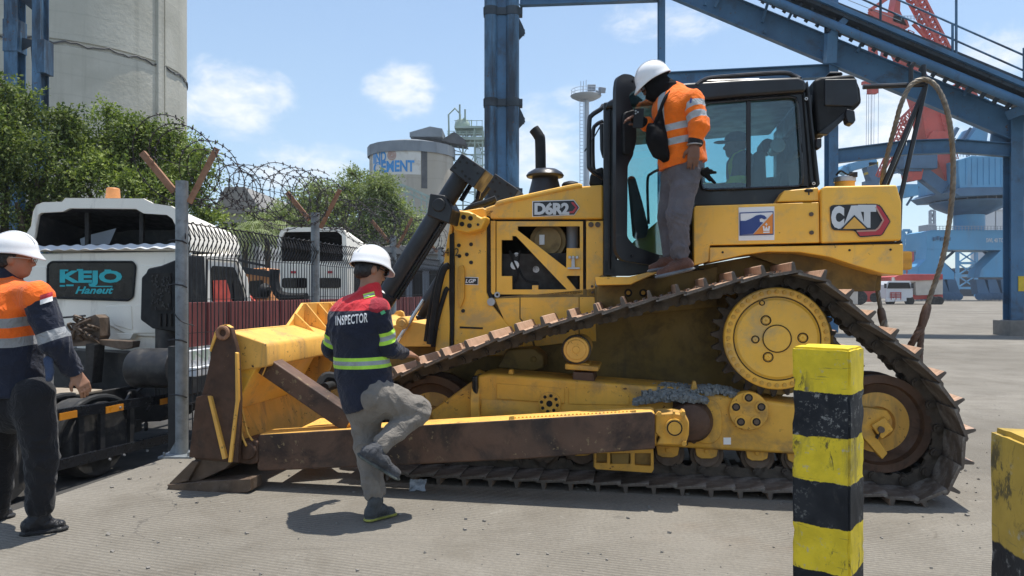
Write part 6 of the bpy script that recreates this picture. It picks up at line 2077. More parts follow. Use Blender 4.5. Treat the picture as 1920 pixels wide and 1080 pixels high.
# ladder frame running back towards the camera
xc = -1.25
for dx in (-.42, .42):
    mb = MB(); mb.span((xc + dx - .04, -4.4, .72), (xc + dx + .04, 2.5, .98)); mb.build('frame_rail', M['chassis'], truck, bevel=.01, local=True)
mb = MB()
for y in (-4.2, -3.0, -1.8, -.7): mb.span((xc - .42, y - .06, .74), (xc + .42, y + .06, .94))
mb.build('frame_crossmember', M['chassis'], truck, local=True)
mb = MB(); mb.span((xc - .9, -2.6, .99), (xc + .6, -1.1, 1.03)); mb.build('deck_plate', M['tan_deck'], truck, bevel=.01, local=True)
mb = MB(); mb.cyl((-.9, -2.4, .62), (-.9, -.8, .62), .27, n=24); mb.build('fuel_tank', M['silver'], truck, bevel=.02, local=True)
for yc in (-3.15, -1.75):
    mb = MB()
    pts = [(-.14, yc + .62 * math.cos(a_), .52 + .5 * math.sin(a_)) for a_ in np.linspace(0, math.pi, 15)]
    mb.tube(pts, .05, 10)
    mb.tube([(p[0] - .55, p[1], p[2]) for p in pts], .05, 10)
    mb.build('mudguard_hoop', M['black_soft'], truck, local=True)
for dy in (-2.75, -1.45):
    mb = MB(); mb.cyl((-1.05, dy, .45), (-.55, dy, .45), .16, n=16); mb.build('axle_pot', M['chassis'], truck, local=True)
mb = MB()
rg = random.Random(4)
for k in range(26):
    y0 = rg.uniform(-3.6, -.5); p = Vector((rg.uniform(-.7, -.2), y0, rg.uniform(.35, .95)))
    q = p + Vector((rg.uniform(-.2, .2), rg.uniform(-.6, .6), rg.uniform(-.2, .2)))
    mb.tube(catmull([p, p.lerp(q, .5) + Vector((0, 0, rg.uniform(-.12, .12))), q], 4), rg.uniform(.012, .03), 6)
for k in range(10):
    p = Vector((rg.uniform(-.8, -.3), rg.uniform(-3.4, -.5), rg.uniform(.3, .8))); mb.box(p, (rg.uniform(.1, .3), rg.uniform(.1, .35), rg.uniform(.08, .22)))
mb.build('underbody_fittings', M['chassis'], truck, local=True)
# side guard with amber reflectors
for nm, pa, pb, hgt in (('side_guard_rail', (60, 784), (327, 745), .13), ('side_guard_rail', (60, 884), (327, 818), .13)):
    A, B = S(*pa, -.03), S(*pb, -.03)
    mb = MB(); mb.beam(A, B, .05, hgt); gr_ = mb.build(nm, M['black_gloss'], truck, bevel=.006, local=True)
    if pa[1] < 800:
        for px, py in ((128, 779), (215, 766), (314, 751)):
            a_ = A.lerp(B, (px - pa[0]) / (pb[0] - pa[0])); 
            p_ = S(px, py, 0.0)
            mb = MB(); mb.box(p_, (.012, .30 if px > 200 else .26, .085), (0, 0, 0)); mb.build('reflector', M['amber'], gr_, local=True)
for px, y0, y1 in ((323, 748, 818), (190, 768, 848), (245, 760, 835), (150, 776, 860)):
    mb = MB(); mb.beam(S(px, y0, -.06), S(px, y1, -.06), .05, .08, (0, 1, 0)); mb.build('guard_post', M['galv'] if px > 300 else M['chassis'], truck, local=True)
mb = MB()
for px, py in ((225, 764), (205, 861), (275, 845), (232, 853)): 
    p_ = S(px, py, .005); mb.cyl(p_, p_ + Vector((.02, 0, 0)), .016, n=8)
mb.build('guard_bolt', M['silver'], truck, local=True)
def wheel(parent, c, r, w, ax, n=30):
    c = Vector(c); ax = Vector(ax)
    mb = MB(); mb.lathe(c, ax, [(r * .56, 0), (r * .93, -.01), (r, .04), (r, w - .04), (r * .93, w + .01), (r * .56, w)], n)
    ty = mb.build('tyre', M['tyre'], parent, local=True)
    mb = MB(); mb.lathe(c, ax, [(r * .56, .01), (r * .5, .05), (r * .3, .09), (r * .26, .02), (0, .02)], n); mb.build('rim', M['chassis'], ty, local=True)
    return ty
for yc in (-3.15, -1.75):
    wheel(truck, (-.10, yc, .50), .50, .5, (-1, 0, 0))
    wheel(truck, (-2.35, yc, .50), .50, .5, (1, 0, 0))
wheel(truck, (-.05, 1.2, .50), .50, .3, (-1, 0, 0)); wheel(truck, (-2.4, 1.2, .50), .50, .3, (1, 0, 0))
tpart('battery_step', M['chassis'], [(300, 700), (352, 700), (352, 760), (300, 770)], -.25, .3)
mb = MB()
for k in range(9):
    p_ = T(290 + k * 6.5, 742, -.62); mb.span(p_ + Vector((-.012, 0, -.16)), p_ + Vector((.012, .02, .14)))
mb.build('step_grating', M['chassis'], truck, local=True)

# ================================================================ SECOND WHITE TRUCK FARTHER BACK
T2 = Frame((wp(648, 545, 17.0).x, 17.0, ZL), R(-13.6))
truck2 = thing('truck', T2.o, T2.rz, 'second white truck seen from behind with two small slot windows, beyond the wire fence', 'truck')
U = T2.onY
def up(name, mat, pts, y0, y1, bevel=.01, holes=(), rnd=0, parent=None):
    P = [U(x, y, y0) for x, y in pts]
    if rnd: P = round_poly(P, rnd)
    return MB().prism(P, (0, y1 - y0, 0), [[U(x, y, y0) for x, y in h] for h in holes]).build(name, mat, parent or truck2, bevel=bevel, local=True)
up('cab_back', M['white_cab'], [(524, 492), (650, 492), (652, 600), (640, 640), (522, 640)], 0, .1, bevel=.03)
mb = MB(); xs_ = U(652, 560, 0).x
mb.prism([T2.onX(x, y, xs_ - .02) for x, y in ((650, 492), (690, 490), (706, 545), (708, 640), (652, 640))], (-1.4, 0, 0)); mb.build('cab_body', M['white_cab'], truck2, bevel=.04, local=True)
mb = MB(); mb.prism([T2.onX(x, y, xs_ - .015) for x, y in ((664, 508), (690, 508), (700, 555), (664, 555))], (-.02, 0, 0)); mb.build('side_window', M['glass_dark'], truck2, local=True)
o0 = [U(x, y, 0) for x, y in ((518, 492), (520, 450), (526, 432), (540, 426), (640, 426), (648, 436), (652, 492))]
i0 = [U(x, y, 0) for x, y in ((526, 490), (527, 446), (534, 435), (632, 434), (641, 442), (643, 490))]
zb = min(p.z for p in o0); n = len(o0)
def f2(p, s=1): return Vector((p.x * .98, 1.8 * s, zb + (p.z - zb) * (1 - .55 * s)))
mb = MB(); mb.add(o0 + [f2(p) for p in o0], [(i, i + 1, n + i + 1, n + i) for i in range(n - 1)] + [tuple(range(n, 2 * n))]); mb.build('deflector_shell', M['white_cab'], truck2, local=True)
mb = MB(); mb.prism(o0, (0, .05, 0), [i0]); mb.build('deflector_frame', M['white_cab'], truck2, local=True)
mb = MB(); n = len(i0); mb.add([p + Vector((0, .05, 0)) for p in i0] + [f2(p, .9) for p in i0], [(n + i, n + (i + 1) % n, (i + 1) % n, i) for i in range(n)] + [tuple(range(2 * n - 1, n - 1, -1))]); mb.build('deflector_lining', M['chassis'], truck2, local=True)
for x0, x1 in ((529, 575), (597, 638)):
    up('rear_window', M['glass_dark'], [(x0, 521), (x1, 521), (x1, 540), (x0, 540)], -.02, .02, rnd=.06, bevel=.004)
for x0 in (545, 614): up('marker_lamp', M['decal_red'], [(x0, 508), (x0 + 9, 508), (x0 + 9, 512.5), (x0, 512.5)], -.03, .01, bevel=.004)
mb = MB(); mb.tube(catmull([U(516, 505, -.6), U(515, 530, -.6), U(524, 552, -.6), U(545, 558, -.6), U(575, 558, -.6)], 5), .11, 10); mb.build('exhaust_pipe', M['black_soft'], truck2, local=True)
wheel(truck2, (-.05, .8, .5), .5, .3, (-1, 0, 0)); wheel(truck2, (-1.4, .8, .5), .5, .3, (1, 0, 0))
mb = MB(); mb.span((-1.3, -2.5, .6), (-.2, 1.5, .95)); mb.build('chassis', M['chassis'], truck2, local=True)

# cluttered orange loader between the two trucks
LD = thing('loader', wp(480, 545, 19), 0, 'orange wheel loader partly seen through the fence between the two white trucks', 'loader')
def lp(x, y, d=0): return wp(x, y, 19 + d)
m = MB(); m.prism([lp(*p) for p in ((452, 520), (456, 504), (498, 502), (506, 520), (512, 600), (452, 600))], (0, 1.2, 0)); m.build('body', M['beacon'], LD, bevel=.03)
m = MB(); m.prism([lp(*p) for p in ((466, 560), (470, 527), (492, 525), (500, 560))], (0, -.05, 0)); m.build('window', M['glass_dark'], LD)
m = MB(); m.beam(lp(446, 505, -.3), lp(518, 516, -.3), .12, .16); m.beam(lp(448, 488, -.3), lp(505, 500, -.3), .06, .06); m.build('guard_bar', M['chassis'], LD)
m = MB(); m.lathe(lp(492, 545, -.6), (1, -.6, 0), [(.05, 0), (.17, .04), (.19, .1), (.1, .22), (0, .25)], 16); m.build('mirror', M['black_soft'], LD)
m = MB(); m.cyl(lp(470, 640, -.3), lp(470, 640, .2), .75, n=24); m.cyl(lp(520, 640, -.3), lp(520, 640, .2), .75, n=24); m.build('wheel', M['tyre'], LD, bevel=.05)
m = MB(); m.prism([lp(*p) for p in ((455, 555), (470, 552), (485, 566), (484, 575), (455, 575))], (0, -.2, 0)); m.build('cover_cloth', M['red_cloth'], LD, bevel=.02)

# ================================================================ RED BOARD BARRIER BEHIND THE FENCE
bd = Vector((.205, 1, 0)).normalized()
b0_ = Vector((wp(345, 545, 8.0).x, 8.0, 0))
bl = 10.4
rb = thing('board_barrier', b0_, 0, 'dull red ribbed board barrier on a white rail, behind the wire mesh fence', 'barrier')
zt0, zb0 = 1.37, .88
npan = 26
for k in range(npan):
    a = b0_ + bd * (bl * k / npan + .012); b = b0_ + bd * (bl * (k + 1) / npan - .012)
    mb = MB(); c = (a + b) / 2
    sd_ = Vector((bd.y, -bd.x, 0))
    off_ = sd_ * (.012 * ((k * 7) % 3 - 1))
    mb.beam(Vector((a.x, a.y, (zt0 + zb0) / 2)) + off_, Vector((b.x, b.y, (zt0 + zb0) / 2)) + off_, .04, zt0 - zb0)
    mb.build('panel', M['red_board'], rb, bevel=.004)
mb = MB(); mb.beam(Vector((b0_.x, b0_.y, .76)), Vector((b0_.x, b0_.y, .76)) + bd * bl, .12, .18); mb.build('white_rail', M['far_white'], rb, bevel=.01)
mb = MB(); mb.beam(Vector((b0_.x, b0_.y, .62)), Vector((b0_.x, b0_.y, .62)) + bd * bl, .3, .10); mb.build('white_ledge', M['far_white'], rb, bevel=.01)
for k in range(7):
    p_ = b0_ + bd * (bl * k / 6)
    mb = MB(); mb.beam((p_.x - .1, p_.y, ZL), (p_.x - .1, p_.y, .9), .1, .1); mb.build('post', M['chassis'], rb)
v, f = text_verts('NJU', size=1, bold=.03)
pp = b0_ + bd * .28 + Vector((.075, 0, .78))
MB().add([pp + bd * (x * .5) + Vector((0, 0, y * .13)) for x, y, z in v], f).build('graffiti', M['green_steel'], rb, smooth=0)

# ================================================================ SHEDS AND BUILDINGS BEYOND
m = MB()
def shed(px0, px1, ytop, yeave, Y, d, wall, roof, label, name='shed'):
    a, b = wp(px0, yeave, Y), wp(px1, yeave, Y)
    t = thing(name, ((a.x + b.x) / 2, Y, ZL), 0, label, name)
    m = MB(); m.span((a.x, Y, ZL), (b.x, Y + d, a.z)); m.build('wall', M[wall], t)
    zt = wp(px0, ytop, Y).z
    m = MB(); m.prism([(a.x - .3, Y - .4, a.z), (b.x + .3, Y - .4, a.z), (b.x + .3, Y - .4, a.z + .12), (b.x - (b.x - a.x) * .3, Y - .4, zt), (a.x + (b.x - a.x) * .2, Y - .4, zt), (a.x - .3, Y - .4, a.z + .12)], (0, d + .8, 0))
    m.build('roof', M[roof], t, bevel=.02)
    for k in range(4):
        x0 = a.x + (b.x - a.x) * (k + .2) / 4
        m = MB(); m.span((x0, Y - .03, a.z - 1.6), (x0 + (b.x - a.x) * .15, Y + .02, a.z - .5)); m.build('window', M['glass_dark'], t)
    return t
shed(704, 830, 462, 478, 24, 6, 'far_grey', 'roof_grey', 'low grey building with pale roof behind the fence, left of the radiator', 'building')
bl2 = shed(412, 486, 352, 402, 44, 8, 'plaster', 'roof_grey', 'plastered building with sloping grey roof glimpsed under the razor wire', 'building')
shed(-260, 330, 430, 450, 30, 6, 'plaster', 'roof_grey', 'pale low building hidden behind the left trees and truck', 'building')

# ================================================================ FAR LORRY AND RED TRACTOR
Yl = 80.0
lr = thing('lorry', wp(1712, 571, Yl), 0, 'white cab lorry with red tarpaulin over a pale cargo bed, far across the yard', 'lorry')
def q8(x, y, d=0): return wp(x, y, Yl + d)
def lpr(pts, d0, d1, mat, name, bevel=.03, parent=None):
    m = MB(); m.prism([q8(x, y, d0) for x, y in pts], (0, d1 - d0, 0)); return m.build(name, M[mat], parent or lr, bevel=bevel)
lpr([(1661, 534), (1666, 527), (1706, 527), (1711, 534), (1712, 558), (1662, 560)], 0, 2.0, 'far_white', 'cab')
lpr([(1664, 541), (1667, 530), (1705, 530), (1708, 541)], -.06, 0, 'glass_dark', 'windshield', .01)
lpr([(1662, 559), (1700, 558), (1700, 565), (1662, 566)], -.1, .2, 'far_white', 'bumper')
m = MB()
for y in (549, 553, 557): m.beam(q8(1669, y, -.12), q8(1690, y, -.12), .06, .1)
for x in (1671, 1680, 1689): m.beam(q8(x, 548, -.12), q8(x, 562, -.12), .06, .06, (0, 1, 0))
m.build('bull_bar', M['truck_red'], lr)
lpr([(1678, 519), (1690, 514), (1768, 514), (1768, 524), (1716, 526), (1680, 526)], .6, 6, 'truck_red', 'tarpaulin')
lpr([(1716, 526), (1768, 523), (1768, 552), (1718, 554)], .8, 6, 'canvas', 'cargo_bed')
lpr([(1676, 520), (1716, 520), (1717, 528), (1712, 530), (1676, 527)], .7, 1.2, 'canvas', 'headboard')
lpr([(1712, 553), (1768, 551), (1768, 560), (1712, 562)], 1.0, 5, 'truck_red', 'chassis')
for x in (1669, 1705, 1750, 1760):
    m = MB(); m.cyl(q8(x, 564, .1), q8(x, 564, .6), .5, n=18); m.build('wheel', M['tyre'], lr, bevel=.04)
for x in (1660, 1711):
    m = MB(); m.box(q8(x, 536, -.2), (.2, .15, .5)); m.build('mirror', M['chassis'], lr)
rt = thing('tractor', wp(1630, 568, 78), 0, 'red yard tractor with big black wheel, partly hidden behind the rear of the bulldozer', 'tractor')
def q9(x, y, d=0): return wp(x, y, 78 + d)
m = MB(); m.prism([q9(x, y) for x, y in ((1588, 545), (1600, 543), (1645, 543), (1645, 566), (1590, 566))], (0, 2, 0)); m.build('body', M['truck_red'], rt, bevel=.05)
m = MB(); m.prism([q9(x, y, .4) for x, y in ((1606, 543), (1610, 528), (1628, 528), (1632, 543))], (0, 1.4, 0)); m.build('cab', M['truck_red'], rt, bevel=.05)
for x, r_ in ((1612, .75), (1640, .5)):
    m = MB(); m.cyl(q9(x, 558, -.2), q9(x, 558, .4), r_, n=20); m.build('wheel', M['tyre'], rt, bevel=.05)
m = MB(); m.box(q9(1580, 556), (2.5, 1.6, 1.6)); m.box(q9(1594, 552, -.3), (.8, .5, 1.2))
o = m.build('pallet_stack', M['canvas'], bevel=.05); tag(o, 'pale stacked pallets beside the red tractor across the yard', 'pallets')
# ================================================================ WIRE FENCE WITH RAZOR WIRE
fd_ = Vector((.178, 1, 0)).normalized()
P1 = Vector((wp(341, 545, 6.75).x, 6.75, 0))
def fpost_at(px):
    """point of the fence line seen at photo column px"""
    k = (px - CX) / F
    s = (k * P1.y - P1.x) / (fd_.x - k * fd_.y)
    return P1 + fd_ * s
fence = thing('wire_fence', P1, 0, 'galvanised post fence with dark wire mesh panels and rusty angled arms, left of the bulldozer', 'fence')
posts = [fpost_at(341), fpost_at(591), fpost_at(737), fpost_at(826)]
HP = [2.50, 2.50, 2.42, 2.40]
side = Vector((fd_.y, -fd_.x, 0))
for k, (p, hp) in enumerate(zip(posts, HP)):
    mb = MB(); mb.cyl(p, p + Vector((0, 0, hp)), .055, n=18)
    po = mb.build('post', M['galv'], fence)
    mb = MB(); mb.box(p + Vector((0, 0, .008)), (.30, .30, .016)); 
    for a in (-1, 1): mb.cyl(p + Vector((a * .11, -.11, .016)), p + Vector((a * .11, -.11, .05)), .012, n=6)
    mb.prism([p + Vector((-.12, 0, .016)), p + Vector((-.05, 0, .016)), p + Vector((-.05, 0, .14))], (0, .012, 0))
    mb.build('base_plate', M['galv'], po)
    for s_ in (-1, 1):
        a = p + Vector((s_ * .07, -.01, hp - .10 - (.10 if s_ > 0 else 0))); b = p + Vector((s_ * .30 - (.07 if s_ < 0 else -.02), 0, hp + .26 + (.04 if s_ > 0 else 0)))
        mb = MB(); d_ = (b - a)
        n_ = Vector((0, 1, 0)); u_ = d_.cross(n_).normalized()
        mb.beam(a, b, .055, .008, n_); mb.beam(a + u_ * .025 * s_ + n_ * .02, b + u_ * .025 * s_ + n_ * .02, .008, .045, n_)
        mb.build('bracket_arm', M['angle'], po)
    if k == 0:
        for z in (.55, 1.05, 1.55, 1.95):
            mb = MB(); mb.tube([p + Vector((-.10, -.05, z)), p + Vector((-.05, -.06, z + .01)), p + Vector((.03, -.06, z)), p + Vector((.06, -.03, z - .02))], .007, 5); mb.build('tie_wire', M['wire'], po)
        mb = MB(); mb.tube(catmull([p + Vector((-.06, -.04, 1.35)), p + Vector((-.03, -.065, 1.28)), p + Vector((.03, -.065, 1.22)), p + Vector((.12, -.02, 1.18))], 5), .005, 5); mb.build('tie_wire', M['wire'], po)
HM = 2.13
def panel(pa, pb, last=False):
    mb = MB()
    L = (pb - pa).length
    d = (pb - pa).normalized()
    nw = int(L / .072)
    for i in range(nw + 1):
        p = pa + d * (.02 + (L - .04) * i / nw)
        # verticals stand, then fold over in a V at the top
        w = math.sin(i * 2.3) * .006
        mb.tube([p + Vector((0, 0, .05)), p + Vector((w, 0, 1.0)), p + Vector((0, 0, HM - .30)), p + side * .05 + d * .045 + Vector((0, 0, HM - .15)), p - side * .02 + Vector((0, 0, HM))], .0060, 5)
        mb.tube([p + Vector((0, 0, HM - .30)), p + side * .06 - d * .05 + Vector((0, 0, HM - .13)), p - side * .01 + Vector((0, 0, HM - .01))], .005, 4)
    for z in (.10, .45, .75, 1.10, 1.42, HM - .30, HM - .005):
        mb.tube([pa + d * (L * k / 8) + Vector((0, 0, z + math.sin(k * 1.7 + z) * .006)) for k in range(9)], .0042, 4)
    if True:
        # rolled top edge
        N = int(L / .03)
        mb.tube([pa + d * (L * k / N) + side * (.012 * math.cos(k * 1.4)) + Vector((0, 0, HM + .012 * math.sin(k * 1.4))) for k in range(N + 1)], .006, 4)
    return mb.build('mesh_panel', M['wire'], fence)
for a, b in zip(posts[:-1], posts[1:]): panel(a, b)
# razor wire coils along the arm tips
rz = thing('razor_wire', P1 + Vector((0, 0, 2.7)), 0, 'coiled razor wire strung along the tops of the fence posts', 'razor wire')
rg = random.Random(21)
def coil(pa, pb, ntn, r0, drop, up0):
    mb = MB()
    n = ntn * 26
    d = pb - pa
    dn_ = d.normalized()
    ph = rg.random() * 6
    prevd = None
    pts = []
    for i in range(n + 1):
        t = i / n
        a = t * ntn * 2 * math.pi + ph
        r = r0 * (1 + .25 * math.sin(t * 9 + ph) + .15 * math.sin(t * 31))
        c = pa + d * (t + .028 * math.sin(a * .5 + ph)) + Vector((0, 0, up0 - drop * math.sin(math.pi * t)))
        pts.append(c + side * (r * math.cos(a) + .02 * math.sin(t * 40)) + Vector((0, 0, r * 1.02 * math.sin(a))) + dn_ * (.16 * math.cos(a + 1.0)))
    mb.tube(pts, .0045, 5)
    s = 0
    for i in range(1, n):
        s += (pts[i] - pts[i - 1]).length
        if s > .062:
            s = 0
            dd = (pts[i + 1] - pts[i - 1]).normalized()
            e1 = dd.orthogonal().normalized(); e2 = dd.cross(e1)
            q = rg.random() * 3
            for ang in (q, q + math.pi / 2):
                u = (e1 * math.cos(ang) + e2 * math.sin(ang))
                mb.beam(pts[i] - u * .020 - dd * .010, pts[i] + u * .020 + dd * .010, .012, .003)
    return mb.build('coil', M['razor'], rz)
for k in range(3):
    a = posts[k] + Vector((0, 0, HP[k])); b = posts[k + 1] + Vector((0, 0, HP[k + 1]))
    coil(a - (fd_ * .25 if k == 0 else fd_ * 0), b, 10 if k == 0 else 9, .27, .10, .20)
    if k < 2: coil(a + Vector((.03, 0, 0)), b, 7, .24, .14, .16)
mb = MB()
for k in range(3):
    for s_ in (-1, 1):
        a = posts[k] + Vector((s_ * .22, 0, HP[k] + .22)); b = posts[k + 1] + Vector((s_ * .22, 0, HP[k + 1] + .22))
        mb.tube([a.lerp(b, t) + Vector((0, 0, -.05 * math.sin(math.pi * t))) for t in np.linspace(0, 1, 12)], .004, 4)
mb.build('support_strand', M['razor'], rz)

# ================================================================ TREES
def leaves(name, blobs, n, size, mat, parent, seed, flat=.5, droop=.35, spray=11):
    """leaf cards: sprays of small pointed leaves spread through lumpy shells"""
    r = np.random.default_rng(seed)
    w = np.array([b[3] ** 2 for b in blobs]); w /= w.sum()
    ns = n // spray
    bi = r.choice(len(blobs), ns, p=w)
    B = np.array([b[:3] for b in blobs])[bi]; Rb = np.array([b[3] for b in blobs])[bi]
    d = r.normal(size=(ns, 3)); d /= np.linalg.norm(d, axis=1, keepdims=True)
    rad = Rb * (r.random(ns) ** .55) * (1 + .55 * (r.random(ns) < .18))
    C = B + d * rad[:, None] * np.array([1, 1, .72])
    # spray direction: outwards and drooping
    D = d + r.normal(size=(ns, 3)) * .55; D[:, 2] -= droop
    D /= np.linalg.norm(D, axis=1, keepdims=True)
    V = np.zeros((ns * spray, 4, 3))
    for k in range(spray):
        c = C + D * (size * .62 * (k - 2)); c[:, 2] -= (size * .62 * max(0, k - 2)) ** 2 * (.35 + droop)
        sgn = 1 if k % 2 else -1
        rnd = r.normal(size=(ns, 3))
        sd = np.cross(D, rnd); sd /= np.linalg.norm(sd, axis=1, keepdims=True) + 1e-9
        ax = D * .55 + sd * sgn * .8 + r.normal(size=(ns, 3)) * .2; ax[:, 2] -= droop * .3
        ax /= np.linalg.norm(ax, axis=1, keepdims=True)
        nr = np.cross(ax, r.normal(size=(ns, 3)) + np.array([0, 0, 1.2])); nr /= np.linalg.norm(nr, axis=1, keepdims=True) + 1e-9
        L = (size * (.7 + .7 * r.random(ns)))[:, None]; Wd = L * .24
        o = slice(k, ns * spray, spray)
        V[o, 0] = c; V[o, 1] = c + ax * L * .45 + nr * Wd; V[o, 2] = c + ax * L; V[o, 3] = c + ax * L * .45 - nr * Wd
    me = bpy.data.meshes.new(name)
    N = ns * spray
    me.vertices.add(N * 4); me.vertices.foreach_set('co', V.reshape(-1))
    me.loops.add(N * 4); me.loops.foreach_set('vertex_index', np.arange(N * 4, dtype=np.int32))
    me.polygons.add(N); me.polygons.foreach_set('loop_start', np.arange(0, N * 4, 4, dtype=np.int32))
    me.materials.append(mat)
    me.update()
    o = bpy.data.objects.new(name, me); COL.objects.link(o)
    adopt(o, parent, False)
    return o


def tree(base, crown, label, mat, n, size, seed, limbs=7, rad=.22, group=None, droop=.35, name='tree', subs=5):
    """crown: list of (px,py,Y,radius px) lumps; each gets smaller lumps of its own, limbs run to them"""
    rr = random.Random(seed)
    base = Vector(base)
    t = thing(name, base, 0, label, 'tree', group)
    blobs, cents = [], []
    for px, py, Y, rp in crown:
        c = wp(px, py, Y); r_ = rp / F * Y
        cents.append(c)
        for k in range(subs):
            a = rr.random() * 6.28; b_ = rr.uniform(-.7, .9)
            off = Vector((math.cos(a) * math.cos(b_), math.sin(a) * math.cos(b_), math.sin(b_))) * r_ * rr.uniform(.35, .95)
            blobs.append((*(c + off), r_ * rr.uniform(.22, .5)))
    leaves('crown', blobs, n, size, mat, t, seed, droop=droop)
    top = sum(cents, Vector()) / len(cents)
    fork = Vector((base.x, base.y, base.z + (top.z - base.z) * .45))
    mb = MB(); mb.tube(catmull([base, base.lerp(fork, .5) + Vector((.06, 0, 0)), fork], 4), rad, 10, rfun=lambda q: rad * (1.15 - .4 * q))
    for c in cents:
        mid = fork.lerp(c, .5) + Vector((rr.uniform(-.2, .2), rr.uniform(-.2, .2), rr.uniform(-.1, .3)))
        mb.tube(catmull([fork - Vector((0, 0, .2)), mid, c], 4), rad * .4, 7, rfun=lambda q: rad * (.55 - .36 * q))
    for bx in blobs[::2]:
        c = min(cents, key=lambda q: (q - Vector(bx[:3])).length)
        mb.tube([c, c.lerp(Vector(bx[:3]), .6) + Vector((0, 0, .05)), Vector(bx[:3])], rad * .14, 5)
    mb.build('trunk', M['bark'], t)
    return t


tree((-12.0, 17.5, ZL), [(20, 180, 17.5, 60), (10, 270, 17, 75), (70, 330, 17.2, 70), (30, 380, 17, 70), (110, 260, 18, 55), (-60, 230, 17.5, 90), (150, 240, 18.5, 40), (-90, 340, 17, 90), (115, 215, 18, 34)],
     'dark drooping leafy tree at the left edge, in front of the blue tower', M['leaf_dark'], 32000, .09, 3, rad=.2)
tree((-9.6, 18.5, ZL), [(190, 290, 18.5, 70), (240, 245, 18.5, 48), (285, 265, 18.8, 52), (330, 290, 18.8, 52), (250, 340, 18, 75), (330, 350, 18.2, 60), (365, 330, 18.4, 46), (150, 340, 18, 60), (380, 400, 18.2, 42), (200, 225, 19, 34), (380, 285, 18.6, 26)],
     'bushy green tree rising behind the roof of the truck with the sticker', M['leaf_mid'], 36000, .085, 8, rad=.2)
tree((-9.2, 34, ZL), [(640, 370, 34, 62), (700, 380, 34, 56), (575, 390, 34, 55), (520, 415, 33.5, 44), (760, 400, 34, 42), (650, 420, 33, 58), (720, 425, 33, 50), (600, 350, 34.5, 38), (560, 430, 33, 40), (675, 340, 34.5, 30), (490, 430, 33, 30), (770, 440, 33, 40)],
     'wide pale green tree behind the second white truck, below the cement silo', M['leaf_pale'], 50000, .12, 13, rad=.3, droop=.15)
def palm(px, py, Y, label, seed):
    b_ = Vector((wp(px, 545, Y).x, Y, ZL))
    t = thing('palm', b_, 0, label, 'palm', 'small palms behind the fence')
    top = wp(px, py, Y)
    mb = MB(); mb.tube([b_, b_.lerp(top, .6) + Vector((.05, 0, 0)), top], .10, 8); mb.build('trunk', M['bark'], t)
    rr = random.Random(seed)
    mb = MB()
    for k in range(22):
        a = rr.random() * 6.28; L = rr.uniform(1.0, 1.7)
        pts = [top + Vector((math.cos(a) * L * q, math.sin(a) * L * q, L * (.75 * q - 1.15 * q * q))) for q in np.linspace(0, 1, 9)]
        for i in range(8):
            d = (pts[i + 1] - pts[i]); s_ = Vector((-math.sin(a), math.cos(a), 0))
            for sg_ in (-1, 1):
                for h_ in (0, .5):
                    c = pts[i] + d * h_
                    e = c + s_ * sg_ * .32 * (1 - i / 11) + d * 1.2 + Vector((0, 0, -.12))
                    mb.add([c, c + d * .25, e], [(0, 1, 2)])
    mb.build('crown', M['leaf_pale'], t, smooth=0)
palm(500, 425, 26, 'small pale feathery palm seen just above the mesh fence', 4)
palm(458, 440, 25, 'lower feathery palm left of the other, near the white cab', 5)

# ================================================================ BOLLARDS
def bollard(corners, h, mat, label):
    pass
    mb = MB()
    mb.prism([Vector((p[0], p[1], 0)) for p in corners], (0, 0, h))
    me = mb.mesh('bollard', mat, 0)
    bm = bmesh.new(); bm.from_mesh(me)
    bmesh.ops.bevel(bm, geom=[e for e in bm.edges], offset=.009, segments=2, affect='EDGES')
    bmesh.ops.subdivide_edges(bm, edges=[e for e in bm.edges if e.calc_length() > .5], cuts=44, use_grid_fill=True)
    bmesh.ops.subdivide_edges(bm, edges=[e for e in bm.edges if e.calc_length() > .08], cuts=9, use_grid_fill=True)
    r_ = np.random.default_rng(int(h * 1e4))
    D_ = r_.normal(size=(6, 3)) * 22
    cx_ = sum(p[0] for p in corners) / 4; cy_ = sum(p[1] for p in corners) / 4
    for v in bm.verts:
        q = np.array(v.co); w = math.sin(q @ D_[0] + 2 * math.sin(q @ D_[1])) + .6 * math.sin(2.3 * (q @ D_[2]) + math.sin(q @ D_[3]))
        out = Vector((v.co.x - cx_, v.co.y - cy_, 0)); e_ = max(0, out.length - .135) / .04
        v.co += out.normalized() * (w * .0016 - e_ * max(0, w - .5) * .020)
        if v.co.z > h - .012: v.co.z += w * .0015 - e_ * max(0, w) * .006
    bm.to_mesh(me); bm.free()
    me.polygons.foreach_set('use_smooth', [True] * len(me.polygons)); me.set_sharp_from_angle(angle=R(50))
    o = bpy.data.objects.new('bollard', me); COL.objects.link(o)
    tag(o, label, 'bollard', 'concrete bollards in the foreground')
    return o
def sq(cx, cy, a, s):
    return [(cx + s / 2 * (u * math.cos(a) - v * math.sin(a)), cy + s / 2 * (u * math.sin(a) + v * math.cos(a))) for u, v in ((-1, -1), (1, -1), (1, 1), (-1, 1))]
b1 = bollard(sq(1.398, 3.27, R(-38), .24), 1.255, bollard_mat('bollard_paint', 1.255, .192, (.80, .60, .035), 1.3), 'square concrete bollard in yellow and black bands, standing in front of the rear track')
c1 = Vector((.880, 1.365)); e1 = Vector((-.16, -.987)).normalized(); e2 = Vector((e1.y * -1, e1.x)).normalized()
if e2.x < 0: e2 = -e2
s_ = .26
b2 = bollard([tuple(c1), tuple(c1 + e1 * s_), tuple(c1 + e1 * s_ + e2 * s_), tuple(c1 + e2 * s_)], 1.25, bollard_mat('bollard_paint_worn', 1.25, .205, (.50, .33, .06), 4.1), 'scuffed square concrete bollard with dull yellow top, nearest the camera')
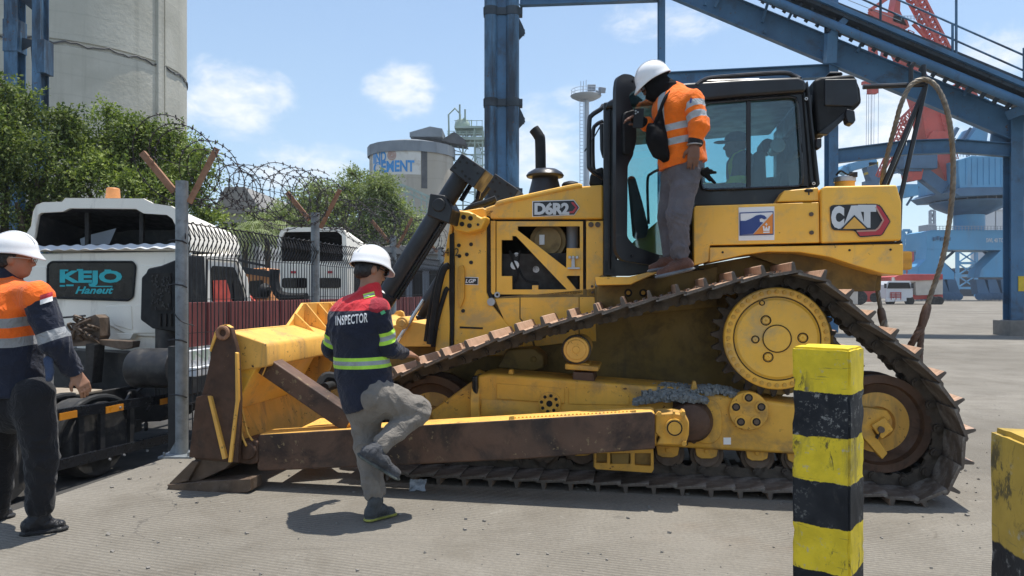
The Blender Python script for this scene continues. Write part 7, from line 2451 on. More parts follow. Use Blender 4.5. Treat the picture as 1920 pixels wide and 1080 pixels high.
# crumpled scrap by the track
mb = MB()
rg = random.Random(9)
p = wp(783, 912, 2080 / (912 - 545) - .12); p.z = 0
pts = []
for k in range(7):
    for j in range(5):
        pts.append(p + Vector((-.06 + .02 * k + rg.uniform(-.006, .006), -.02 + .02 * j * .5 + rg.uniform(-.012, .012), .002 + .075 * j / 4 + rg.uniform(0, .01))))
mb.add(pts, [(k * 5 + j, (k + 1) * 5 + j, (k + 1) * 5 + j + 1, k * 5 + j + 1) for k in range(6) for j in range(4)])
o = mb.build('scrap', M['plastic_bag'], smooth=0); sd_m = o.modifiers.new('thick', 'SOLIDIFY'); sd_m.thickness = .01
tag(o, 'crumpled grey scrap lying on the ground against the front of the track', 'scrap')
# ================================================================ PEOPLE
class Sdf:
    """smooth union of tapered capsules and ellipsoids, meshed by surface nets"""
    def __init__(s, h=.008):
        s.h, s.pr, s.fold = h, [], []

    def cap(s, a, b, ra, rb=None, k=.03, n=None, thin=1.0):
        a, b = np.array(a, float), np.array(b, float)
        s.pr.append(('c', a, b, ra, ra if rb is None else rb, k, None if n is None else np.array(Vector(n).normalized()), thin))
        return s

    def ell(s, c, ax, r, k=.03):
        """ax: three orthonormal axes, r: three radii"""
        s.pr.append(('e', np.array(c, float), np.array([tuple(v) for v in ax], float), np.array(r, float), k))
        return s

    def wrinkle(s, amp, freq, seed, c=None, rad=None):
        s.fold.append((amp, freq, seed, None if c is None else np.array(c, float), rad))
        return s

    def one(s, p, P):
        if p[0] == 'c':
            _, a, b, ra, rb, k, n, thin = p
            X = P - a
            ab = b - a
            if n is not None:
                X = X + (X @ n)[..., None] * (1 / thin - 1) * n
                ab = ab + (ab @ n) * (1 / thin - 1) * n
            t = np.clip((X @ ab) / max(ab @ ab, 1e-9), 0, 1)
            return np.linalg.norm(X - t[..., None] * ab, axis=-1) - (ra + (rb - ra) * t)
        _, c, ax, r, k = p
        X = (P - c) @ ax.T
        k0 = np.linalg.norm(X / r, axis=-1)
        k1 = np.linalg.norm(X / (r * r), axis=-1)
        return k0 * (k0 - 1) / np.maximum(k1, 1e-9)

    def bounds(s, p):
        if p[0] == 'c':
            _, a, b, ra, rb, k, n, thin = p
            m = max(ra, rb) + k + .03
            return np.minimum(a, b) - m, np.maximum(a, b) + m
        m = p[3].max() + p[4] + .03
        return p[1] - m, p[1] + m

    def folds(s, P, f):
        for amp, fr, seed, c, rad in s.fold:
            r = np.random.default_rng(seed)
            D = r.normal(size=(5, 3)); D /= np.linalg.norm(D, axis=1, keepdims=True)
            w = np.sin(P @ D[0] * fr + 1.8 * np.sin(P @ D[1] * fr * .6 + seed) + 1.2 * np.sin(P @ D[2] * fr * .45))
            w2 = np.sin(P @ D[3] * fr * 1.9 + 1.5 * np.sin(P @ D[4] * fr + seed * 2))
            v = amp * (1 - np.abs(w)) * 1.3 - amp * .6 + amp * .35 * w2
            if c is not None: v = v * np.exp(-np.sum((P - c) ** 2, -1) / rad ** 2)
            f = f - v
        return f

    def at(s, P):
        f = np.full(P.shape[:-1], 1.0)
        for p in s.pr:
            d = s.one(p, P); k = p[5] if p[0] == 'c' else p[4]
            hh = np.maximum(k - np.abs(f - d), 0) / k
            f = np.minimum(f, d) - hh * hh * k * .25
        return s.folds(P, f) if s.fold else f

    def mesh(s, name, mat, cut=None):
        B = [s.bounds(p) for p in s.pr]
        lo = np.min([b[0] for b in B], 0); hi = np.max([b[1] for b in B], 0)
        n = np.ceil((hi - lo) / s.h).astype(int) + 2
        ax = [lo[i] + np.arange(n[i]) * s.h for i in range(3)]
        f = np.full(tuple(n), .2)
        for p, (a, b) in zip(s.pr, B):
            i0 = np.maximum(((a - lo) / s.h).astype(int), 0); i1 = np.minimum(((b - lo) / s.h).astype(int) + 2, n)
            G = np.stack(np.meshgrid(*[ax[i][i0[i]:i1[i]] for i in range(3)], indexing='ij'), -1)
            d = s.one(p, G); k = p[5] if p[0] == 'c' else p[4]
            sl = tuple(slice(i0[i], i1[i]) for i in range(3))
            g = f[sl]
            hh = np.maximum(k - np.abs(g - d), 0) / k
            f[sl] = np.minimum(g, d) - hh * hh * k * .25
        near = np.abs(f) < .05
        P = None
        if s.fold or cut is not None:
            idx = np.argwhere(near)
            P = lo + idx * s.h
            v = f[near]
            if s.fold: v = s.folds(P, v)
            f[near] = v
            if cut is not None:
                idx = np.argwhere(f < .05); P = lo + idx * s.h
                sel = f < .05
                f[sel] = np.maximum(f[sel], cut(P))
        ins = f < 0
        c8 = [ins[a:n[0] - 1 + a, b:n[1] - 1 + b, c:n[2] - 1 + c] for a in (0, 1) for b in (0, 1) for c in (0, 1)]
        tot = sum(c.astype(np.int8) for c in c8)
        act = np.argwhere((tot > 0) & (tot < 8))
        acc = np.zeros((len(act), 3)); cnt = np.zeros(len(act))
        cor = [(a, b, c) for a in (0, 1) for b in (0, 1) for c in (0, 1)]
        val = {q: f[act[:, 0] + q[0], act[:, 1] + q[1], act[:, 2] + q[2]] for q in cor}
        for q in cor:
            for d in range(3):
                if q[d] == 0:
                    r = list(q); r[d] = 1; r = tuple(r)
                    A, Bv = val[q], val[r]
                    m = (A < 0) != (Bv < 0)
                    t = np.where(m, A / np.where(m, A - Bv, 1), 0)
                    p = np.tile(np.array(q, float), (len(act), 1)); p[:, d] = t
                    acc += np.where(m[:, None], p, 0); cnt += m
        V = lo + (act + acc / cnt[:, None]) * s.h
        ix = -np.ones(tuple(n - 1), dtype=np.int64); ix[act[:, 0], act[:, 1], act[:, 2]] = np.arange(len(act))
        F = []
        for d in range(3):
            e1, e2 = (d + 1) % 3, (d + 2) % 3
            sl0 = [slice(1, n[i] - 1) for i in range(3)]; sl1 = list(sl0)
            sl0[d] = slice(0, n[d] - 1); sl1[d] = slice(1, n[d])
            A, Bv = ins[tuple(sl0)], ins[tuple(sl1)]
            E = np.argwhere(A != Bv); fl = A[A != Bv]
            off = np.array([1, 1, 1]); off[d] = 0
            E = E + off
            def cell(a, b):
                q = E.copy(); q[:, e1] -= a; q[:, e2] -= b
                return ix[q[:, 0], q[:, 1], q[:, 2]]
            Qd = np.stack([cell(1, 1), cell(0, 1), cell(0, 0), cell(1, 0)], 1)
            Qd[~fl] = Qd[~fl][:, ::-1]
            F.append(Qd)
        F = np.concatenate(F); F = F[(F >= 0).all(1)]
        me = bpy.data.meshes.new(name)
        me.vertices.add(len(V)); me.vertices.foreach_set('co', V.reshape(-1))
        me.loops.add(len(F) * 4); me.loops.foreach_set('vertex_index', F.reshape(-1).astype(np.int32))
        me.polygons.add(len(F)); me.polygons.foreach_set('loop_start', np.arange(0, len(F) * 4, 4, dtype=np.int32))
        me.polygons.foreach_set('use_smooth', np.ones(len(F), dtype=bool))
        me.materials.append(mat)
        me.update(); me.validate()
        return me, V

    def obj(s, name, mat, parent, attrs=None, cut=None):
        me, V = s.mesh(name, mat, cut)
        for an, fn in (attrs or {}).items():
            at = me.attributes.new(an, 'FLOAT', 'POINT'); at.data.foreach_set('value', fn(V).astype(np.float32))
        o = bpy.data.objects.new(name, me); COL.objects.link(o)
        adopt(o, parent, False)
        return o


def nv(v): return np.array(tuple(v), float)
def basis(fwd, up):
    f = Vector(fwd).normalized(); r = f.cross(Vector(up)).normalized(); u = r.cross(f).normalized()
    return r, f, u            # right, forward, up


def add_head(S, c, fwd, up, s=1.0):
    """skull, jaw, nose, lips, brow, ears; c is the middle of the head"""
    r, f, u = basis(fwd, up); c = Vector(c)
    S.ell(c + u * .022 * s - f * .008 * s, (r, f, u), (.074 * s, .094 * s, .094 * s), .02)
    S.ell(c - u * .04 * s + f * .022 * s, (r, f, u), (.060 * s, .070 * s, .070 * s), .03)
    S.ell(c - u * .088 * s + f * .050 * s, (r, f, u), (.034 * s, .036 * s, .026 * s), .025)
    S.cap(c + u * .008 * s + f * .084 * s, c - u * .028 * s + f * .104 * s, .009 * s, .014 * s, .012)
    S.cap(c - u * .030 * s + f * .094 * s - r * .010 * s, c - u * .030 * s + f * .094 * s + r * .010 * s, .009 * s, .009 * s, .01)
    for z_, q in ((-.054, .0088), (-.064, .0092)):
        S.cap(c + u * z_ * s + f * .083 * s - r * .017 * s, c + u * z_ * s + f * .083 * s + r * .017 * s, q * s, q * s, .008)
    S.cap(c + u * .022 * s + f * .080 * s - r * .032 * s, c + u * .022 * s + f * .080 * s + r * .032 * s, .013 * s, .013 * s, .015)
    for g in (-1, 1):
        S.ell(c + r * g * .075 * s - u * .012 * s - f * .006 * s, (r * .35 + f * g * 0, f, u) if False else (r, f, u), (.011 * s, .020 * s, .031 * s), .01)
        S.ell(c + r * g * .033 * s + f * .076 * s + u * .004 * s, (r, f, u), (.014 * s, .012 * s, .012 * s), .006)


def add_hand(S, w, d, n, thumb, curl=.5, s=1.0):
    """w wrist, d along the hand, n out of the back of the hand, thumb: +1/-1 which side; four fingers of unequal length and a thumb"""
    w, d, n = Vector(w), Vector(d).normalized(), Vector(n)
    n = (n - d * n.dot(d)).normalized(); sd = d.cross(n) * thumb
    pk = w + d * .085 * s
    S.cap(w, w + d * .03 * s, .026 * s, .030 * s, .02, n, .72)
    for q in (-.030, -.010, .010, .029):
        S.cap(w + d * .018 * s + sd * q * .7 * s, w + d * .082 * s + sd * q * s, .0150 * s, .0125 * s, .014)
    for q, L in ((.030, .070), (.010, .078), (-.010, .073), (-.029, .058)):
        a = w + d * .082 * s + sd * q * s
        dd, pnt = d, a
        for k, fr in enumerate((.45, .32, .25)):
            ang = curl * (.55 + .35 * k)
            dd = (dd * math.cos(ang) - n * math.sin(ang)); nn = n
            n2 = dd.cross(sd * thumb)
            e = pnt + dd * L * fr * s
            S.cap(pnt, e, (.0098 - .0009 * k) * s, (.0092 - .001 * k) * s, .004)
            pnt = e
    a = w + d * .022 * s + sd * .024 * s
    b = a + (d * .75 + sd * .75 - n * .25).normalized() * .045 * s
    e = b + (d * .95 + sd * .25 - n * .45).normalized() * .032 * s
    S.cap(a, b, .014 * s, .011 * s, .012); S.cap(b, e, .0105 * s, .009 * s, .005)


def shoe(parent, heel, toe, ankle, up, mat, name='boot', w=.046, sole=.022, hi=.0):
    heel, toe, ankle = Vector(heel), Vector(toe), Vector(ankle)
    f = (toe - heel).normalized(); r = f.cross(Vector(up)).normalized(); u = r.cross(f).normalized()
    L = (toe - heel).length
    S = Sdf(.0055)
    S.cap(heel + f * w * .85 + u * .012, toe - f * w * 1.05 + u * .012, w * .92, w * 1.06, .01, u, .26)
    S.cap(heel + f * w * .95 + u * .05, heel + f * L * .5 + u * .062, w * .80, w * .80, .03)
    S.cap(heel + f * L * .5 + u * .055, toe - f * w * 1.1 + u * .036, w * .80, w * .76, .03, u, .8)
    S.cap(heel + f * w * 1.1 + u * .06, ankle, w * .84, w * .98, .03)
    S.cap(ankle - (ankle - heel).normalized() * .006, ankle, w * 1.06, w * 1.06, .012)
    S.wrinkle(.0022, 90, 5)
    H = nv(heel); U = nv(u)
    return S.obj(name, mat, parent, {'sole': lambda V: (V - H) @ U - sole})


def shoe_mat(name, col, sole, dirt):
    return garment(name, [col, ('sole', sole, .7)], .6, 120, .25)


def helmet(parent, c, fwd, up, s=1.0, name='helmet'):
    """hard hat: domed shell, raised crown ridge, all-round brim longest at the front"""
    r, f, u = basis(fwd, up); c = Vector(c)
    mb = MB()
    n, m = 40, 12
    vs, fs = [], []
    def pt(a, e):
        q = math.cos(e)
        x, y = math.sin(a), math.cos(a)
        return c + r * (x * q * .110 * s) + f * (y * q * .132 * s) + u * (math.sin(e) ** .92 * .128 * s)
    ring = []
    def brim(a, out, dz):
        x, y = math.sin(a), math.cos(a)
        k = 1 + out * (.05 + .25 * max(0, y) ** 2.5)
        return c + r * (x * .110 * s * k) + f * (y * .132 * s * k) + u * (dz * s - .034 * s * out * max(0, y) ** 2)
    rows = [[brim(a, 1, -.016) for a in np.linspace(0, 2 * math.pi, n + 1)[:-1]], [brim(a, 1, -.009) for a in np.linspace(0, 2 * math.pi, n + 1)[:-1]], [brim(a, .12, .002) for a in np.linspace(0, 2 * math.pi, n + 1)[:-1]]]
    for k in range(1, m):
        rows.append([pt(a, .06 + (math.pi / 2 - .06) * k / m) for a in np.linspace(0, 2 * math.pi, n + 1)[:-1]])
    for row in rows: vs += row
    for k in range(len(rows) - 1):
        for i in range(n): fs.append((k * n + i, k * n + (i + 1) % n, (k + 1) * n + (i + 1) % n, (k + 1) * n + i))
    vs.append(c + u * .128 * s)
    for i in range(n): fs.append(((len(rows) - 1) * n + i, (len(rows) - 1) * n + (i + 1) % n, len(vs) - 1))
    mb.add(vs, fs)
    o = mb.build(name, M['helmet'], parent, smooth=55)
    md = o.modifiers.new('thick', 'SOLIDIFY'); md.thickness = .004; md.offset = -1
    mb = MB()
    for off, w in ((0, .020), (-.036, .010), (.036, .010)):
        P = []
        for e in np.linspace(.42, math.pi - .42, 19):
            q = math.cos(e)
            P.append(c + r * off * s + f * (q * .130 * s) + u * (max(0, math.sin(e)) ** .92 * .128 * s * (1 - abs(off) * 1.2) + .0015))
        L = [p - r * w / 2 for p in P] + [p + r * w / 2 for p in P] + [p - r * w * .35 + u * .006 * s for p in P] + [p + r * w * .35 + u * .006 * s for p in P]
        k = len(P)
        mb.add(L, [(i, i + 1, 2 * k + i + 1, 2 * k + i) for i in range(k - 1)] + [(2 * k + i, 2 * k + i + 1, 3 * k + i + 1, 3 * k + i) for i in range(k - 1)] + [(3 * k + i, 3 * k + i + 1, k + i + 1, k + i) for i in range(k - 1)])
    mb.build('helmet_ridge', M['helmet'], o, smooth=50)
    mb = MB(); mb.tube([c + r * (math.sin(a) * .100 * s) + f * (math.cos(a) * .122 * s) - u * .012 * s for a in np.linspace(0, 2 * math.pi, 29)[:-1]], .010 * s, 6, closed=True)
    mb.build('headband', M['cloth_black'], o)
    return o


def seg_t(P, a, b):
    a, b = nv(a), nv(b); ab = b - a
    t = np.clip((P - a) @ ab / (ab @ ab), 0, 1)
    return t, np.linalg.norm(P - (a + t[:, None] * ab), axis=1)
def arm_s(P, a, b, c):
    """arc length along shoulder-elbow-wrist and distance from that line"""
    t1, d1 = seg_t(P, a, b); t2, d2 = seg_t(P, b, c)
    L1, L2 = (Vector(b) - Vector(a)).length, (Vector(c) - Vector(b)).length
    return np.where(d1 < d2, t1 * L1, L1 + t2 * L2), np.minimum(d1, d2)


def sleeves(t, arms, mat, r0, r1, r2, bands, yoke=None, ylen=0.0, seed=4):
    """one sleeve per arm, with bands at given arc lengths down the arm"""
    out = []
    for k, (a, b, c) in enumerate(arms):
        d_ = (c - b).normalized()
        S = Sdf(.0072)
        S.cap(a, b, r0, r1, .05); S.cap(b, c - d_ * .01, r1, r2, .035)
        S.wrinkle(.005, 30, seed + k); S.wrinkle(.008, 50, seed + 3, b, .12); S.wrinkle(.006, 56, seed + 7, a.lerp(b, .35), .12); S.wrinkle(.006, 60, seed + 9, c, .10)
        at = {}
        for nm, sp in bands.items():
            sp = sp if isinstance(sp, list) else [sp]
            at[nm] = (lambda V, sp=sp, a=a, b=b, c=c: np.min([np.abs(arm_s(V, a, b, c)[0] - q) - w for q, w in sp], 0))
        if yoke: at[yoke] = (lambda V, a=a, b=b, c=c: arm_s(V, a, b, c)[0] - ylen + .10 * 0)
        cn, dn_ = nv(c), nv(d_)
        S.obj('sleeve', mat, t, at, cut=lambda P: (P - cn) @ dn_)
        out.append(S)
    return out


# ---------------------------------------------------------------- inspector with one foot raised, seen from behind
def build_inspector():
    J = lambda x, y, Y: wp(x, y, Y)
    foot = J(706, 975, 4.83); foot.z = 0
    t = thing('person', foot, 0, 'person in navy and red jacket lettered INSPECTOR, one foot raised, reaching for the track', 'person')
    fw = Vector((.62, .78, 0)).normalized(); rt_ = Vector((.78, -.62, 0))
    up = Vector((0, 0, 1))
    pel, wai, che, nek, hed = J(690, 738, 4.92), J(683, 690, 4.92), J(674, 612, 4.90), J(692, 540, 4.92), J(694, 507, 4.94)
    shR, elR, wrR = J(710, 580, 4.78), J(727, 652, 4.86), J(757, 663, 5.10)
    shL, elL, wrL = J(638, 592, 5.02), J(622, 652, 5.12), J(650, 690, 5.32)
    hiR, knR, anR = J(706, 742, 4.84), J(782, 770, 4.98), J(706, 842, 4.72)
    hiL, knL, anL = J(680, 745, 5.00), J(690, 838, 4.93), J(704, 938, 4.83)
    hd_f = Vector((.80, .55, -.30)).normalized()
    # body
    S = Sdf(.0075)
    S.cap(pel, che, .115, .13, .05, fw, .7); S.cap(shL, shR, .06, .06, .06); S.cap(che, nek, .09, .055, .05); S.cap(nek - up * .02, hed - up * .03, .056, .054, .03)
    for a, b, c in ((shR, elR, wrR), (shL, elL, wrL)):
        S.cap(a, b, .050, .040, .03); S.cap(b, c, .040, .027, .02)
    for a, b, c in ((hiR, knR, anR), (hiL, knL, anL)):
        S.cap(a, b, .080, .055, .04); S.cap(b, c, .055, .036, .03)
    add_head(S, hed, hd_f, Vector((-.15, .1, 1)))
    add_hand(S, wrR, Vector((.62, .72, -.12)), Vector((.15, -.35, .9)), -1, .45)
    add_hand(S, wrL, Vector((.6, .6, -.2)), Vector((0, 0, 1)), 1, .5)
    S.obj('body', M['skin'], t)
    # hair below the helmet
    r, f, u = basis(hd_f, Vector((-.15, .1, 1)))
    S = Sdf(.006)
    S.ell(hed + u * .020 - f * .012, (r, f, u), (.081, .098, .100), .01); S.cap(hed - f * .055 - u * .03 - r * .03, hed - f * .055 - u * .03 + r * .03, .040, .040, .02)
    S.wrinkle(.003, 160, 3)
    hc = nv(hed); hf, hu = nv(f), nv(u)
    S.obj('hair', M['hair'], t, cut=lambda P: np.maximum((P - hc) @ hf - .030 - ((P - hc) @ hu) * .3, -((P - hc) @ hu) - .072))
    helmet(t, hed + u * .040 - f * .004, hd_f + up * .10, Vector((-.12, .1, 1)), 1.0)
    mb = MB()
    for g in (-1, 1):
        mb.tube(catmull([hed + r * g * .078 - f * .02 + u * .004, hed + r * g * .078 + f * .04 + u * .006, hed + r * g * .068 + f * .085 + u * .006], 4), .0032, 6)
        mb.ell = None
        mb.box(hed + r * g * .038 + f * .104 + u * .006, (.05, .01, .035), Matrix((r, f, u)).transposed())
    mb.build('glasses', M['black_gloss'], t)
    # jacket
    S = Sdf(.0078)
    S.cap(shL + up * .00, shR + up * .0, .074, .074, .07, None)
    S.ell(che + up * .01 - rt_ * .02, (rt_, fw, up), (.222, .158, .19), .06)
    S.cap(che - rt_ * .02, wai - rt_ * .02, .202, .198, .06, fw, .78); S.cap(wai - rt_ * .02, pel - up * .02, .198, .205, .05, fw, .82)
    S.cap(nek - up * .055, nek + up * .005 + fw * .01, .092, .068, .04)
    S.wrinkle(.006, 24, 2); S.wrinkle(.006, 40, 9, wai, .2); S.wrinkle(.005, 46, 6, che, .22)
    wl = CH - (583 - HY) / F * 4.72
    hem = nv(pel - up * .055); hd = nv(Vector((.50, .15, -1)).normalized())
    zb = CH - (681 - HY) / F * 4.80
    x0 = che.x
    def hz(V): return V[:, 2] - .035 * (V[:, 0] - x0)
    mat = garment('inspector_jacket', [(.014, .018, .034), ('red', (.56, .030, .040), .85), ('lime', (.42, .72, .07), .7), ('refl', (.30, .33, .34), .4)])
    jk = S.obj('jacket', mat, t, {'lime': lambda V: np.abs(hz(V) - zb) - .036, 'refl': lambda V: np.abs(hz(V) - zb) - .0135, 'red': lambda V: wl - hz(V)},
               cut=lambda P: np.maximum((P - hem) @ hd, -((nv(nek) + np.array([0, 0, .028]) - P) @ np.array([-.25, 0, 1.0]))))
    SA = sleeves(t, ((shR, elR, wrR), (shL, elL, wrL)), mat, .074, .066, .047, {'lime': (.185, .040), 'refl': (.185, .015)}, 'red', .0, 4)
    # lettering laid on the back, shoulder tabs, sleeve mark
    def project(S, pts2, org, ex, ey, view, lift=.004):
        P = np.array([nv(org + ex * x + ey * y) for x, y in pts2]); v = nv(view)
        P = P - v * .35
        tt = np.zeros(len(P))
        for _ in range(40):
            d = np.minimum(S.at(P + tt[:, None] * v), np.minimum(SA[0].at(P + tt[:, None] * v), SA[1].at(P + tt[:, None] * v))); tt += np.clip(d - lift, -.02, .05) * .8
        return P + tt[:, None] * v
    def stick(name, verts, faces, mat, S, org, ex, ey, view, lift=.004):
        P = project(S, [(q[0], q[1]) for q in verts], org, ex, ey, view, lift)
        return MB().add([Vector(p) for p in P], faces).build(name, mat, jk, smooth=0)
    v, fcs = text_verts('INSPECTOR', size=1, bold=.022, space=1.08)
    # cut the letters finely so that they can follow the cloth
    me = bpy.data.meshes.new('tmp'); me.from_pydata([tuple(p) for p in v], [], fcs)
    bm = bmesh.new(); bm.from_mesh(me); bmesh.ops.remove_doubles(bm, verts=bm.verts, dist=1e-5)
    bmesh.ops.triangulate(bm, faces=bm.faces); bmesh.ops.subdivide_edges(bm, edges=[e for e in bm.edges if e.calc_length() > .06], cuts=2); bm.verts.index_update()
    vv = [tuple(p.co) for p in bm.verts]; ff = [tuple(q.index for q in p.verts) for p in bm.faces]; bm.free(); bpy.data.meshes.remove(me)
    view = Vector((-.137 * 0 + -.2, 1, 0)).normalized()
    org = wp(659, 598, 4.78)
    ex = Vector((.80, -.30, .0)).normalized()
    W_, H_ = .240, .062
    stick('back_lettering', [((x * W_), (y * H_) + x * W_ * .10) for x, y, z in vv], ff, M['white'], S, org, ex, up, Vector((org.x, org.y, 0)).normalized() * 1.0)
    def patch(name, px, py, w, h, mat, rot=0, Y=4.7, lift=.003):
        n = 5
        pts = [((i / n - .5) * w * math.cos(rot) - (j / n - .5) * h * math.sin(rot), (i / n - .5) * w * math.sin(rot) + (j / n - .5) * h * math.cos(rot)) for j in range(n + 1) for i in range(n + 1)]
        fs = [(j * (n + 1) + i, j * (n + 1) + i + 1, (j + 1) * (n + 1) + i + 1, (j + 1) * (n + 1) + i) for j in range(n) for i in range(n)]
        o_ = wp(px, py, Y)
        return stick(name, pts, fs, mat, S, o_, Vector((1, 0, 0)), up, Vector((o_.x, o_.y, o_.z - CH)).normalized(), lift)
    M['lime'] = paint('lime_tape', (.50, .78, .10), .6); M['tape'] = paint('grey_tape', (.33, .36, .37), .4); M['green_mark'] = paint('green_mark', (.08, .42, .20), .6)
    patch('shoulder_tab', 692, 553, .075, .030, M['lime'], .25); patch('shoulder_tab_stripe', 692, 553, .072, .010, M['tape'], .25, lift=.006)
    patch('sleeve_mark', 718, 586, .030, .022, M['green_mark'], .5)
    # trousers
    S = Sdf(.0078)
    S.cap(pel - up * .0, pel - up * .05, .168, .172, .05, fw, .82)
    S.cap(hiR, knR, .126, .094, .05); S.cap(knR, anR.lerp(knR, .14), .092, .064, .03)
    S.cap(hiL, knL, .118, .090, .05); S.cap(knL, anL.lerp(knL, .17), .088, .070, .03)
    S.wrinkle(.006, 26, 12); S.wrinkle(.010, 50, 7, knR, .14); S.wrinkle(.009, 60, 8, anL + up * .06, .12); S.wrinkle(.008, 46, 3, hiR, .18); S.wrinkle(.007, 55, 31, anR, .12)
    S.obj('trousers', garment('grey_trousers', [(.190, .172, .150)], .9), t)
    sm = garment('inspector_boot', [(.050, .053, .060), ('sole', (.085, .095, .085), .7)], .7, 120, .4)
    sm2 = garment('inspector_boot_lime', [(.055, .060, .062), ('sole', (.26, .26, .05), .7)], .7, 120, .4)
    shoe(t, J(668, 854, 4.66), J(748, 901, 4.76), anR - Vector((.0, 0, .0)), Vector((.45, -.1, 1)), sm, hi=.02)
    h0, t0_ = J(684, 984, 4.78), J(742, 964, 4.96); h0.z = t0_.z = 0.0
    b_ = shoe(t, h0, t0_, anL, up, sm2)
    mb = MB()
    for k in range(4):
        c = h0.lerp(t0_, .50 + .08 * k) + up * (.105 - .016 * k)
        mb.tube(catmull([c + rt_ * -.025, c + up * .006, c + rt_ * .025], 4), .003, 5)
    mb.build('lace', M['silver'], b_)
    # cuffs gathered over the boots
    return t


# ---------------------------------------------------------------- man in orange standing on the fender, looking into the cab
def build_orange():
    J = lambda x, y, Y: wp(x, y, Y)
    base = J(1266, 522, 5.66)
    t = thing('person', base, 0, 'person in orange reflective jacket and black face scarf standing on the bulldozer beside its cab', 'person')
    up = Vector((0, 0, 1)); fw = Vector((-.92, .38, 0)).normalized(); lt = Vector((-.38, -.92, 0))      # lt: his left, towards the camera
    pel, wai, che, nek, hed = J(1280, 305, 5.74), J(1275, 262, 5.74), J(1268, 210, 5.74), J(1262, 172, 5.73), J(1228, 157, 5.72)
    shN, elN, wrN = J(1300, 187, 5.57), J(1311, 238, 5.50), J(1302, 272, 5.50)
    shF, elF, wrF = J(1250, 190, 5.90), J(1234, 246, 5.80), J(1207, 230, 5.70)
    hiN, knN, anN = J(1290, 315, 5.66), J(1272, 405, 5.62), J(1276, 488, 5.63)
    hiF, knF, anF = J(1268, 315, 5.82), J(1254, 408, 5.84), J(1258, 484, 5.86)
    hd_f = Vector((-.86, .12, -.50)).normalized(); hu_ = Vector((-.5, 0, .86))
    S = Sdf(.0085)
    S.cap(pel, che, .11, .12, .05, fw, .75); S.cap(shN, shF, .055, .055, .05); S.cap(che, nek, .08, .055, .05); S.cap(nek, hed, .056, .056, .03)
    for a, b, c in ((shN, elN, wrN), (shF, elF, wrF)): S.cap(a, b, .046, .038, .03); S.cap(b, c, .038, .027, .02)
    for a, b, c in ((hiN, knN, anN), (hiF, knF, anF)): S.cap(a, b, .078, .055, .04); S.cap(b, c, .055, .036, .03)
    add_head(S, hed, hd_f, hu_)
    add_hand(S, wrN, Vector((-.10, -.05, -1)), Vector((-.2, -1, .0)), 1, .35, 1.12)
    add_hand(S, wrF, Vector((-.85, -.2, .35)), Vector((.2, .3, 1)), 1, .75, 1.05)
    S.obj('body', M['skin_dark'], t)
    S = Sdf(.0065)      # scarf / balaclava
    r, f, u = basis(hd_f, hu_)
    S.ell(hed + u * .012, (r, f, u), (.086, .108, .108), .02); S.ell(hed - u * .055 + f * .03, (r, f, u), (.072, .082, .075), .03); S.cap(hed - u * .05 - f * .01, nek + fw * .02, .080, .082, .05); S.cap(nek + fw * .02, nek - up * .04 + fw * .03, .085, .085, .03)
    S.cap(hed + f * .10 - u * .03, hed + f * .112 - u * .04, .014, .016, .02)
    S.wrinkle(.004, 60, 2)
    hc, hfn, hun = nv(hed), nv(f), nv(u)
    S.obj('balaclava', M['cloth_black'], t, cut=lambda P: .07 - np.linalg.norm((P - (hc + hfn * .14 + hun * .012)) * np.array([1, 1, 1]), axis=1))
    helmet(t, hed + u * .044 - f * .006, hd_f + u * .06, hu_ + f * .0, 1.02)
    mb = MB()
    for g in (-1, 1): mb.box(hed + r * g * .036 + f * .100 + u * .012, (.05, .012, .034), Matrix((r, f, u)).transposed())
    mb.build('glasses', M['black_gloss'], t)
    S = Sdf(.0082)
    S.cap(shN, shF, .082, .082, .07); S.ell(che, (lt, fw, up), (.200, .172, .18), .06)
    S.cap(che, wai, .182, .180, .05, fw, .98); S.cap(wai, pel + up * .0, .182, .195, .05, fw, .96); S.cap(nek - up * .05, nek - up * .01, .100, .085, .04)
    S.wrinkle(.006, 24, 14); S.wrinkle(.007, 44, 8, wai, .18); S.wrinkle(.006, 40, 3, che, .2)
    ax = nv((nek - pel).normalized()); pz = nv(pel)
    tilt = nv((up * .97 + Vector((.20, 0, 0))).normalized())
    def hgt(py): return CH - (py - HY) / F * 5.6
    fwn, ltn, chn = nv(fw), nv(lt), nv(che)
    def refl(V):
        h_ = V[:, 2] - .16 * (V[:, 0] - che.x)
        b1, b2 = np.abs(h_ - hgt(236)) - .026, np.abs(h_ - hgt(263)) - .026
        str_ = np.maximum(np.abs((V - chn) @ fwn - .085) - .027, hgt(236) - h_)
        return np.minimum(np.minimum(b1, b2), str_)
    Lt = (elN - shN).length + (wrN - elN).length
    mat = garment('orange_jacket', [(.85, .165, .012), ('refl', (.38, .40, .41), .4), ('cuff', (.02, .02, .022), .9)])
    jk = S.obj('jacket', mat, t, {'refl': refl, 'cuff': lambda V: np.full(len(V), .05)}, cut=lambda P: (pz[2] - .028) - P[:, 2] + .20 * (P[:, 0] - pz[0]))
    sleeves(t, ((shN, elN, wrN), (shF, elF, wrF)), mat, .082, .072, .054, {'refl': [(.065, .026), (.155, .026)], 'cuff': (Lt, .040)}, None, 0, 14)
    mb = MB(); c = J(1303, 263, 5.44); mb.tube([wrN + Vector((.052 * math.cos(a), .052 * math.sin(a), .004)) for a in np.linspace(0, 2 * math.pi, 17)[:-1]], .006, 6, closed=True); mb.build('wrist_band', M['silver'], t)
    mb = MB(); c = wp(1302, 190, 5.50); mb.box(c + Vector((-.02, -.012, 0)), (.035, .006, .035), (0, .2, .3)); mb.build('sleeve_badge', M['decal_blue'], jk)
    S = Sdf(.008)
    S.cap(pel, pel - up * .05, .158, .165, .05, fw, .85)
